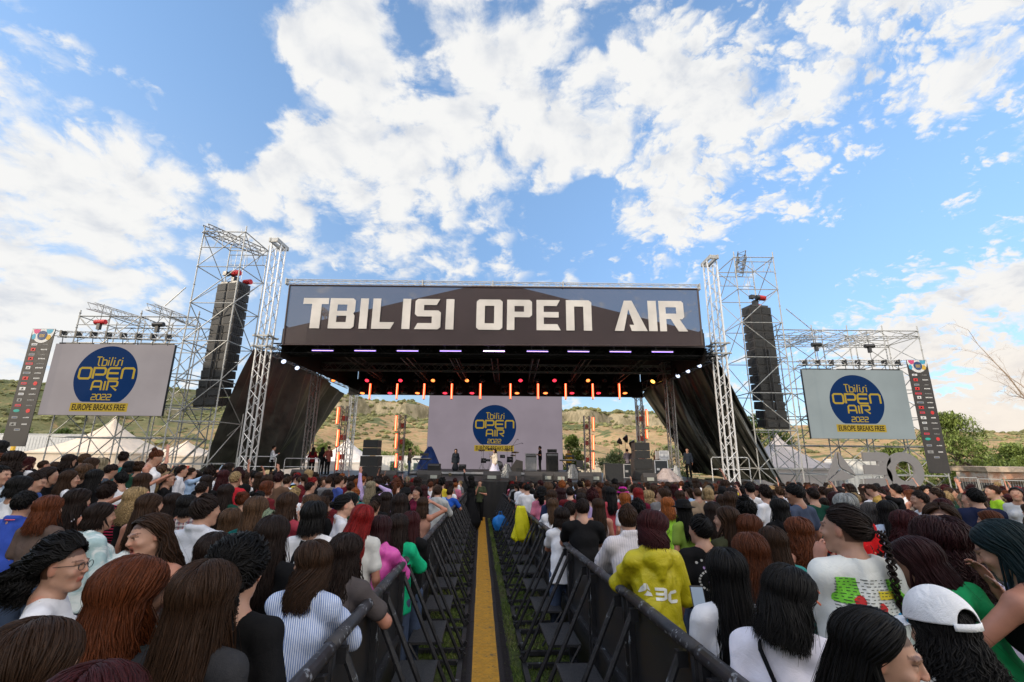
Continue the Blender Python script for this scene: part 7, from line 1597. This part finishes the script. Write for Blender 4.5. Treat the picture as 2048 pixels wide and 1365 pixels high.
hero('person with long straight brown hair and a dark olive top, head turned left', 1452, 1012, 58, 10, hy=40, hair=('long', 'brown'), top=T_('oliveband', (.05, .055, .03)), hairst=dict(L=.44))
hero('person holding a lime green raincoat among the heads on the right', 1425, 1003, 44, 0, hair=('long', 'dark brown'), top=T_('limecoat', (.50, .55, .02), sleeve='long', loose=.03, rough=.4))
hero('silver haired person in a red shirt with dark floral print', 1692, 988, 50, -10, hair=('shoulder', 'silver'), top=dict(mat=cloth('redfloral', (.60, .012, .015), 'redfloral', (.6, .5, .3)), sleeve='short', kind='tee', loose=.04), bulk=1.15, hairst=dict(vol=.03))
hero('person with greyish violet hair right behind the red floral shirt', 1742, 1004, 44, -10, hair=('bob', 'grey'), top=T_('zebra', (.6, .6, .6), 'zebra', (.02, .02, .02)))
hero('person with a round black afro and a sky blue patterned top', 1490, 990, 44, 0, hair=('afro', 'black'), top=T_('skyfloral', (.03, .38, .6), 'floral', (.4, .6, .65)))
hero('tall young man with black hair in a navy T-shirt looking left', 1588, 968, 42, 20, hy=40, hp=12, sex='m', hair=('short', 'black'), top=T_('navytee', (.045, .06, .10)), rng_=(1.6, 1.95), skin='tan')
hero('man with a trimmed beard in a dark green T-shirt behind the tall young man', 1625, 976, 34, 5, sex='m', hair=('buzz', 'dark brown'), top=T_('forest', (.01, .05, .035)), bulk=1.15)
hero('large man in a dark navy jacket raising a phone, on the far right', 1950, 976, 40, -10, sex='m', hair=('short', 'black'), top=T_('navyjacket', (.008, .012, .035), sleeve='long', loose=.03), arms=('down', 'chin'), bulk=1.3, rng_=(1.55, 1.95))
hero('bearded man with swept dark hair facing left, far right', 1838, 982, 36, 70, sex='m', hair=('short', 'dark brown'), top=W_T(), hairst=dict(vol=.03))
hero('person with a fringe and brown bowl haircut facing left on the far right', 1871, 977, 32, 60, hair=('short', 'brown'), top=T_('charcoal', (.03, .03, .033)), hairst=dict(vol=.03))
hero('young man with short hair and a neon vest facing left on the far right', 1985, 971, 34, 60, sex='m', hair=('buzz', 'brown'), top=T_('neonvest', (.35, .60, .03)), skin='fair', hairst=dict(vol=.01))
hero('person with a maroon bowl-shaped hairdo on the far right', 1885, 996, 36, 10, hair=('bob', 'dark red'), top=B_T())
hero('person with a rust red fringe cap of hair near the right edge', 1978, 1020, 44, 30, hair=('bob', 'auburn'), top=T_('greycardigan', (.10, .10, .11)))
hero('blonde woman facing the camera at the far right', 2000, 992, 28, 170, hair=('curlyshort', 'blonde'), top=B_T(), skin='tan', fine=True)
hero('dark haired woman looking up at the right edge by the fence', 2033, 976, 30, 130, hp=-12, hair=('pony', 'black'), top=T_('patterned', (.12, .12, .10), 'floral', (.5, .5, .5)), fine=True)
hero('woman in dark sunglasses facing back beside the sponsor banner', 1853, 971, 22, 160, hair=('curly', 'black'), top=B_T(), fine=True)
hero('young man in a dark floral shirt looking down, below the silver letters', 1744, 971, 32, 50, hp=25, sex='m', hair=('buzz', 'brown'), top=dict(mat=cloth('darkfloral', (.02, .02, .02), 'floral', (.40, .25, .06)), sleeve='short', kind='shirt'), skin='fair')
hero('person holding one arm up with a drink, below the big silver B', 1790, 968, 24, 40, hair=('curlyshort', 'black'), top=B_T(), arms=('point', 'down'))
hero('person with black hair and a pale blue top with dark green backpack straps', 1775, 1000, 46, -20, hair=('long', 'black'), top=T_('babyblue', (.42, .50, .62)), arms=('down', 'down'))
hero('person with dark brown hair and a bare shoulder right of the braid', 1812, 1020, 56, -20, hair=('curly', 'dark red'), top=T_('peach', (.6, .45, .42), strap=True))
hero('small person with a dark bob in a white T-shirt with elbows on the right barrier', 1124, 1014, 34, -6, lean=12, hair=('bob', 'dark brown'), top=W_T(), arms=('rail', 'rail'))
hero('person with long light brown hair and a white frilly blouse on the right barrier', 1106, 996, 30, -4, lean=8, hair=('long', 'light brown'), top=W_T(loose=.03), arms=('rail', 'down'))
hero('man in a black T-shirt with white sleeve trim behind the man in black', 1140, 1002, 40, -10, sex='m', lean=12, hair=('short', 'dark brown'), top=T_('blacktrim', BLK), arms=('rail', 'rail'))
hero('person with long straight brown hair and a strappy top right of the man in black', 1197, 996, 36, 0, hair=('long', 'brown'), top=T_('beigestrap', (.4, .32, .3), strap=True))
hero('person in a coral shirt with a black backpack right of centre', 1222, 974, 28, 0, hair=('long', 'black'), top=T_('coral2', (.5, .07, .09), sleeve='long'))
hero('person in a magenta bucket hat right of centre', 1246, 974, 24, -20, hair=('bob', 'brown'), top=W_T())
hero('person with vivid ginger hair and glasses below the magenta hat', 1249, 985, 30, 20, hair=('bob', 'ginger'), top=W_T())
hero('person with bright orange shoulder-length hair right of centre', 1335, 994, 34, 0, hair=('shoulder', 'ginger'), top=T_('neonprint', (.02, .02, .02), 'floral', (.3, .6, .05)))
hero('person with vivid straight red hair right of centre', 1276, 975, 28, 0, hair=('long', 'red'), top=T_('wine', (.12, .01, .03)))
hero('person with a round black curly hairdo right of centre', 1275, 992, 38, 0, hair=('afro', 'black'), top=B_T(), hairst=dict(vol=.05))
hero('woman with long brown hair and bare shoulders in profile right of centre', 1325, 976, 30, 60, hair=('long', 'brown'), top=T_('peach', (.6, .45, .42), strap=True))
hero('person in a black cap beneath long brown hair, right of centre', 1366, 1000, 40, 20, hair=('long', 'black'), top=T_('limeneck', (.02, .02, .02), 'floral', (.2, .3, .05)))
hero('bald man among the heads on the right near the guard rail', 1395, 976, 26, 0, sex='m', hair=('buzz', 'light brown'), top=T_('tan', (.3, .22, .15)), hairst=dict(vol=.0005, L=.005, n=.2))
hero('person with dark blond hair beside the bald man', 1416, 975, 26, 0, hair=('bob', 'blonde'), top=W_T())
hero('person with curly dark hair in a white top, dark jacket over one shoulder', 1530, 970, 32, 10, hair=('curlyshort', 'dark brown'), top=W_T())
hero('person with short black hair and a white strappy top near the right tower', 1499, 965, 28, 0, sex='m', hair=('short', 'black'), top=W_T())
hero('person in a long black hooded garment right of the blue patterned top', 1558, 996, 44, 5, hair=('longer', 'black'), top=B_T(sleeve='long', hood=True, loose=.03))
hero('person with brown hair in a teal cardigan left of the copper curls', 1545, 1052, 44, 0, hair=('long', 'brown'), top=T_('tealcardigan', (.03, .20, .19), sleeve='long', loose=.03))
# phones held in hands
ph_scr = glow('phone_screen', (.25, .32, .42), .35)
def phone(o, J, k, label):
    w = J['wr'+k]; e = J['el'+k]; d = (w-e)/np.linalg.norm(w-e); Rf = rotz(o.rotation_euler.z); p = np.array(o.location)+Rf@(w+d*.115+np.array([0, .02, .03])); t = thing('mobile_phone', label, 'phone', p, 'phones held up in the crowd', o.rotation_euler.z)
    M = Matrix.Rotation(R(-25), 3, 'X'); MB().box((0, 0, .03), (.074, .009, .152), M=M).build('case', blackm, t); MB().box((0, -.0052, .028), (.067, .002, .142), M=M).build('screen', ph_scr, t)
for lab_, k, pl_ in (('girl carried high', 'R', 'black phone held by the girl carried above the crowd'), ('person with waist-length black', 'L', 'phone held up by the person with waist-length black hair'), ('person with curly dark red hair and a lavender', 'R', 'phone in the hand of the person in the lavender shirt'), ('man in a dark grey T-shirt at the far left', 'R', 'phone held by the man in dark grey at the far left'), ('person with a hooded tie-dye', 'R', 'phone held up by the person in the tie-dye hood'), ('person holding up a phone arm', 'R', 'phone raised at arm length near the left curtain')):
    q_ = [(o, JJ[o.name]) for o in COL.objects if str(o.get('label', '')).startswith(lab_) and o.name in JJ]
    if q_: phone(q_[0][0], q_[0][1], k, pl_)
# magenta hat
for lab, hs, mm in (('person in a magenta bucket hat right of centre', 1, cloth('magenta', (.40, .02, .22))), ('woman in a black wide hat talking, left of the grey hooded jacket', 0, cloth('hatblack', BLK)), ('person in a black cap beneath long brown hair, right of centre', 0, cloth('hatblack', BLK))):
    o = [q for q in COL.objects if q.get('label') == lab][0]; hr = child(o, 'hair'); M = hr.matrix_basis.copy(); prof = [(.10, .05), (.093, .10), (.07, .135), (.01, .142)]; br = [(.15, .015), (.105, .05), (.1, .056)] if hs else [(.155, .045), (.102, .052), (.1, .058)]
    h_ = MB().lathe(br+prof, (0, -.012, 0), 20).build('hat', mm, o, True); h_.matrix_basis = M

# ---- in the aisle and on the stage
def stand(label, px, Y, z, top_py, f, **kw):
    p = at(px, top_py, Y); vol = (HS[kw['hair'][0]].get('vol', .012) if kw.get('hair') else 0)*.9; st = p[2]-z-vol; st = max(1.5, min(1.92, st)); sex = kw.pop('sex', 'f'); 
    J = pose(sex, st, R(kw.pop('lean', 0)), 0, R(kw.pop('hy', 0)), R(kw.pop('hp', 0)), 0, kw.pop('arms', ('down', 'down')), kw.pop('bulk', 1.)); kw.setdefault('h', .015); kw.setdefault('fine', False); kw.setdefault('hn', 160); kw.setdefault('hw', .012)
    o = person(label, (p[0], Y, z), J, face=R(f), seed=int(px), **kw); PLACED.append((p[0], Y, Y, px, top_py, 12)); return o, J
stand('bald security man in an olive T-shirt, hand to his ear, in the aisle', 960, 20.6, gz(20.6), 961, 180, sex='m', hair=('buzz', 'light brown'), hairst=dict(vol=.0005, L=.004, n=.1), top=T_('olivetee', (.045, .055, .03)), legs=('trousers', blkc), arms=('belly', 'chin'), bulk=1.15, group='people working around the stage')
stand('woman dressed in black pointing with a raised arm beside the security man', 943, 17.5, gz(17.5), 935, 60, hair=('curly', 'black'), top=B_T(sleeve='long'), legs=('gown', blkc), arms=('high', 'down'), group='people working around the stage')
stand('singer in a white gown with long dark hair in the middle of the stage', 990, 27.6, DZ, 901, 120, hair=('long', 'dark brown'), top=T_('ivory', (.62, .55, .46), sleeve='long', loose=.03), legs=('gown', cloth('gown', (.62, .60, .74))), arms=('down', 'phone'), group='performers on the stage')
stand('woman in a dark jacket standing left of the rear screen logo', 912, 29.5, DZ, 900, 178, hair=('long', 'dark brown'), top=T_('jacket', (.02, .025, .035), sleeve='long', loose=.03), legs=('skirt', cloth('skirtdark', (.02, .022, .03))), barelegs=True, group='performers on the stage')
stand('man in a black T-shirt and black trousers playing at the silver framed amplifier', 1080, 31, zr, 896, 100, sex='m', hair=('curlyshort', 'dark brown'), top=B_T(), legs=('trousers', blkc), arms=('belly', 'belly'), group='performers on the stage')
stand('musician with a bun in a brown shirt at the black keyboards', 820, 28.3, DZ, 905, -80, sex='m', hair=('bun', 'dark brown'), top=T_('brownshirt', (.10, .08, .06), sleeve='long'), arms=('phone', 'phone'), group='performers on the stage')
stand('person in a yellow top behind the long keyboard table', 1137, 31.2, DZ, 900, 170, hair=('short', 'auburn'), top=T_('mustard', (.42, .24, .02), sleeve='long', loose=.03), arms=('phone', 'phone'), group='performers on the stage')
for (lb, px, Y, ty, f, hr_, tc_, arm) in [('stagehand with long dark red top, leftmost of three seen from behind', 627, 28, 898, 10, ('long', 'dark brown'), (.12, .01, .012), 'belly'), ('stagehand with long black hair in black, middle of three by the left light column', 646, 27.4, 896, -10, ('long', 'black'), BLK, 'down'), ('bald stagehand in dark red, nearest the left light column', 659, 27, 893, 60, ('buzz', 'brown'), (.18, .05, .04), 'belly'),
     ('technician in a white shirt at a desk behind the left guard rail', 548, 26, 893, -60, ('short', 'dark brown'), (.55, .56, .60), 'phone'), ('man in a pale shirt with a laptop left of the right speaker stack', 1254, 30, 898, 10, ('short', 'black'), (.20, .17, .20), 'phone'), ('man in a dark shirt next to the pale-shirted man by the soft lights', 1266, 29.6, 898, -50, ('short', 'black'), (.06, .05, .06), 'phone'),
     ('dark figure in front of the right curtain by the drum cases', 1374, 27, 896, 150, ('short', 'dark brown'), (.02, .025, .035), 'down'), ('person in brown sitting behind the silver case', 1312, 28, 905, -60, ('curlyshort', 'auburn'), (.06, .03, .02), 'phone')]:
    stand(lb, px, Y, DZ, ty, f, hair=hr_, sex='m' if hr_[0] in ('short', 'buzz') else 'f', top=T_('crew%d' % px, tc_, sleeve='long'), legs=('trousers', blkc), arms=(arm, arm), group='people working around the stage')
stand('photographer in a red shirt crouched at the stage edge, left of centre', 707, 22.0, gz(22), 943, -40, sex='m', hair=('buzz', 'brown'), top=T_('redshirt', (.22, .02, .02)), arms=('phone', 'phone'), group='people working around the stage')

# ---------------------------------------------------------------- the rest of the crowd
PB = []
rg = random.Random(21)
for k, (sx_, ar, hd, ln, sl_) in enumerate([('f', ('down', 'down'), ('relax',)*2, 0, 'short'), ('f', ('phone', 'phone'), ('grip',)*2, 2, 'strap'), ('f', ('down', 'phone'), ('grip',)*2, 0, 'long'), ('f', ('belly', 'belly'), ('relax',)*2, 3, 'short'), ('m', ('down', 'down'), ('relax',)*2, 0, 'short'),
        ('m', ('belly', 'phone'), ('relax',)*2, 2, 'short'), ('f', ('down', 'high'), ('grip',)*2, 0, 'short'), ('f', ('chin', 'down'), ('relax',)*2, 0, 'long'), ('m', ('head', 'down'), ('relax',)*2, 0, 'long'), ('f', ('up', 'down'), ('open', 'relax'), 0, 'strap')]):
    J = pose(sx_, 1.68, R(ln), 0, 0, R(rg.uniform(-4, 8)), 0, ar, 1.0 if sx_ == 'f' else 1.1); lod = []
    for h, th_, ms in ((.014, .018, 1), (.034, .034, 0)):
        v, q, c = body_mesh(J, h, False, 0, hd); b_ = np_mesh('person', v, q, None, col=c); v, q = top_mesh(J, h=th_, seed=k, sleeve='none' if sl_ == 'strap' else sl_, strap=sl_ == 'strap', loose=.016); t_ = np_mesh('top', v, q); v, q = leg_mesh(J, h=.028 if ms else .05); l_ = np_mesh('trousers', v, q); v, q = shoe_mesh(J, .024); s_ = np_mesh('shoes', v, q); lod.append((b_, t_, l_, s_))
    PB.append((J, lod, sl_, sx_))
HP = {}
for st_ in HS:
    if st_ == 'braid': continue
    for lodk, (n_, w_) in enumerate(((210, .0115), (46, .022))):
        v, q, l = hair_mesh(st_, 5, n_, w_, sides=4 if lodk == 0 else 3, fly=.04 if lodk == 0 else 0); HP[(st_, lodk)] = np_mesh('hair', v, q, None, lk=l)
for m_ in [x for (J, lod, a, b_) in PB for l in lod for x in l]+list(HP.values()): m_.materials.append(blkc)
HCOL = ['black']*5+['dark brown']*8+['brown']*7+['light brown']*2+['dark red']*3+['burgundy']*2+['auburn']*2+['copper', 'blonde', 'ginger', 'red', 'ash blonde']
TCOL = [('black', BLK, 10), ('white', (.62, .62, .65), 5), ('grey', (.16, .16, .17), 3), ('navy', (.02, .03, .07), 3), ('dark green', (.015, .05, .03), 2), ('maroon', (.12, .015, .02), 3), ('light blue', (.28, .38, .52), 2), ('beige', (.38, .30, .23), 2), ('pink', (.52, .16, .24), 1), ('lilac', (.34, .26, .46), 1), ('red', (.42, .02, .03), 1), ('yellow', (.55, .42, .04), 1), ('teal', (.02, .18, .18), 1), ('brown', (.10, .06, .04), 2)]
TL = [(n_, c) for n_, c, w in TCOL for _ in range(w)]
SKL = ['light', 'light', 'fair', 'tan', 'olive']
cand = []; y = 3.4
while y < 22.0:
    st_ = .50+.012*y; x0 = xa(y)
    for sd_ in (-1, 1):
        x = x0+(-1.12 if sd_ < 0 else 1.28)
        while abs(x) < min(1.17*y+1.0, 22.5):
            cand.append((x+rg.uniform(-.17, .17), y+rg.uniform(-.2, .2))); x += sd_*st_*rg.uniform(.86, 1.22)
    y += st_*1.08
def proj(p):
    d = np.array(p)-CAMP; z = d@FW; return 1024+FPX*(d@RT)/z, 682.5-FPX*(d@UP)/z, z
ok = []
for (x, y) in cand:
    if x > 13 and y > 18.5: continue
    st_ = rg.gauss(1.66, .075); st_ = max(1.5, min(1.86, st_)); px, py, dep = proj((x, y, gz(y, x)+st_)); sz_ = FPX*.235/dep
    if px < -40 or px > 2088 or py > 1400: continue
    if any((x-q[0])**2+(y-q[1])**2 < .36**2 for q in PLACED): continue
    bad = False
    for q in PLACED:
        if dep < q[2] and abs(px-q[3]) < (q[5]+sz_)*.42 and py < q[4]+q[5]*1.25 and py > q[4]-sz_*1.2 and q[2] < 18: bad = True; break
        if dep < q[2] and abs(px-q[3]) < (sz_+q[5])*.6 and py < q[4]+q[5]*.6: bad = True; break
        if q[2] < 3 and dep < 5 and abs(px-q[3]) < 30 and dep > q[2] and py > q[4]: bad = False
    if bad: continue
    if dep < 4.6 and py > 1010: continue
    ok.append((dep, x, y, st_, px))
ok.sort(); nper = sum(1 for o in COL.objects if o.get('category') == 'person'); NTH = max(0, 298-nper)
used = set(o['label'] for o in COL.objects if o.get('label'))
MARK = [(-60, 'under left sponsor banner'), (110, 'below the left screen'), (335, 'under left array tower'), (480, 'below the left curtain'), (620, 'under left light columns'), (760, 'below the keyboards'), (860, 'left of the aisle end'), (1010, 'right of the aisle end'), (1080, 'below the tall amplifiers'), (1190, 'under right light column'), (1300, 'below the right curtain'), (1430, 'by right front tower'), (1520, 'under right array tower'), (1640, 'below the silver letters'), (1810, 'under right sponsor banner'), (1910, 'by black mesh fence')]
HN = {'long': 'long %s hair', 'longer': 'very long %s hair', 'wavy': 'wavy %s hair', 'shoulder': 'shoulder-length %s hair', 'bob': 'a %s bob', 'curly': 'loose curly %s hair', 'afro': 'round curly %s hair', 'curlyshort': 'short curly %s hair', 'short': 'short %s hair', 'buzz': 'cropped %s hair', 'pony': 'a %s ponytail', 'curlypony': 'a curly %s ponytail', 'bun': 'a high %s bun', 'lowbun': 'a low %s bun'}
WF = ['long']*6+['longer']*3+['wavy']*4+['shoulder']*4+['bob']*3+['curly']*3+['pony']*2+['bun']*2+['lowbun']+['curlypony']+['afro']; WM = ['short']*5+['buzz']*3+['curlyshort']*3
MV, MQ, MM, ML, MC = [], [], [], [], []; mats_mass = []; nvm = 0
print('people: named', nper, 'random', len(ok))
for i, (dep, x, y, st_, px) in enumerate(ok):
    r_ = rg.random(); kind = rg.choices(range(10), [12, 3, 5, 8, 7, 5, 1.2, 3, .8, .6])[0]; J, lod, sl_, sx_ = PB[kind]; face = rg.gauss(0, 14) if r_ < .72 else rg.gauss(0, 60); 
    if rg.random() < .03: face = 180+rg.gauss(0, 30)
    for tries in range(30):
        hs = rg.choice(WF if sx_ == 'f' else WM); hc = rg.choice(HCOL); tn, tcol = rg.choice(TL); 
        lab = 'person, %s, %s %s, %s, %s' % (HN[hs] % hc, tn, {'short': 'T-shirt', 'strap': 'sleeveless top', 'long': 'long-sleeved top'}[sl_], [m for a, m in MARK if px >= a][-1] if px > -60 else MARK[0][1], 'near' if y < 8 else 'halfway back' if y < 14 else 'near the stage')
        if lab not in used: break
    zoff = st_-1.68; sc = 1+zoff/1.68; loc = Vector((x, y, gz(y, x))); sk = skin_mat(*[(s_, SK[s_]) for s_ in [rg.choice(SKL)]][0]); tm = cloth('c_'+tn.replace(' ', '_'), tcol); hmm = hm(hc); lm = rg.choice((jean, blkc, jean, cloth('sand', (.25, .2, .15))))
    rz = R(face)
    if i < NTH:
        used.add(lab); b_, t_, l_, s_ = lod[0]; o = bpy.data.objects.new('person', b_); link(o); o.location = loc; o.rotation_euler = (0, 0, rz); o.scale = (1, 1, sc) if abs(sc-1) < .06 else (sc, sc, sc); tag(o, lab, 'person', 'people in the concert crowd'); o.material_slots[0].link = 'OBJECT'; o.material_slots[0].material = sk
        add_child(o, 'top', t_, tm); add_child(o, 'trousers', l_, lm); add_child(o, 'hair', HP[(hs, 0)], hmm, head_M(J)@Matrix.Rotation(0, 4, 'Z'))
        if y < 9: add_child(o, 'shoes', s_, shoem)
    else:
        M = Matrix.LocRotScale(loc, Matrix.Rotation(rz, 3, 'Z').to_quaternion(), Vector((sc, sc, sc)))
        for me_, mm, M2 in ((lod[1][0], sk, M), (lod[1][1], tm, M), (lod[1][2], lm, M), (HP[(hs, 1)], hmm, M@head_M(J))):
            co = np.empty(len(me_.vertices)*3); me_.vertices.foreach_get('co', co); co = co.reshape(-1, 3); A = np.array(M2); co = co@A[:3, :3].T+A[:3, 3]; li = np.empty(len(me_.loops), np.int32); me_.loops.foreach_get('vertex_index', li); q = li.reshape(-1, 4)+nvm
            if mm not in mats_mass: mats_mass.append(mm)
            lk = np.zeros((len(co), 3))+.4; cc = np.ones((len(co), 3))
            if 'lk' in me_.attributes: me_.attributes['lk'].data.foreach_get('vector', lkf := np.empty(len(co)*3, np.float32)); lk = lkf.reshape(-1, 3)
            if 'tint' in me_.attributes: me_.attributes['tint'].data.foreach_get('color', cf := np.empty(len(co)*4, np.float32)); cc = cf.reshape(-1, 4)[:, :3]
            MV.append(co); MQ.append(q); MM.append(np.full(len(q), mats_mass.index(mm), np.int32)); ML.append(lk); MC.append(cc); nvm += len(co)
if MV:
    me_ = np_mesh('crowd', np.concatenate(MV), np.concatenate(MQ), None, col=np.concatenate(MC), lk=np.concatenate(ML))
    for m_ in mats_mass: me_.materials.append(m_)
    me_.polygons.foreach_set('material_index', np.concatenate(MM)); me_.update(); o = bpy.data.objects.new('crowd', me_); link(o); tag(o, 'dense rows of small distant heads right in front of the stage', 'crowd', kind='stuff')
for q in LOGH:
    if abs(q[1]-q[2]) > .25*q[1]: print('DEPTH', q)

for o in COL.objects:
    if o.get('label') and len(o['label'].split()) > 16: print('LONG', o['label'])
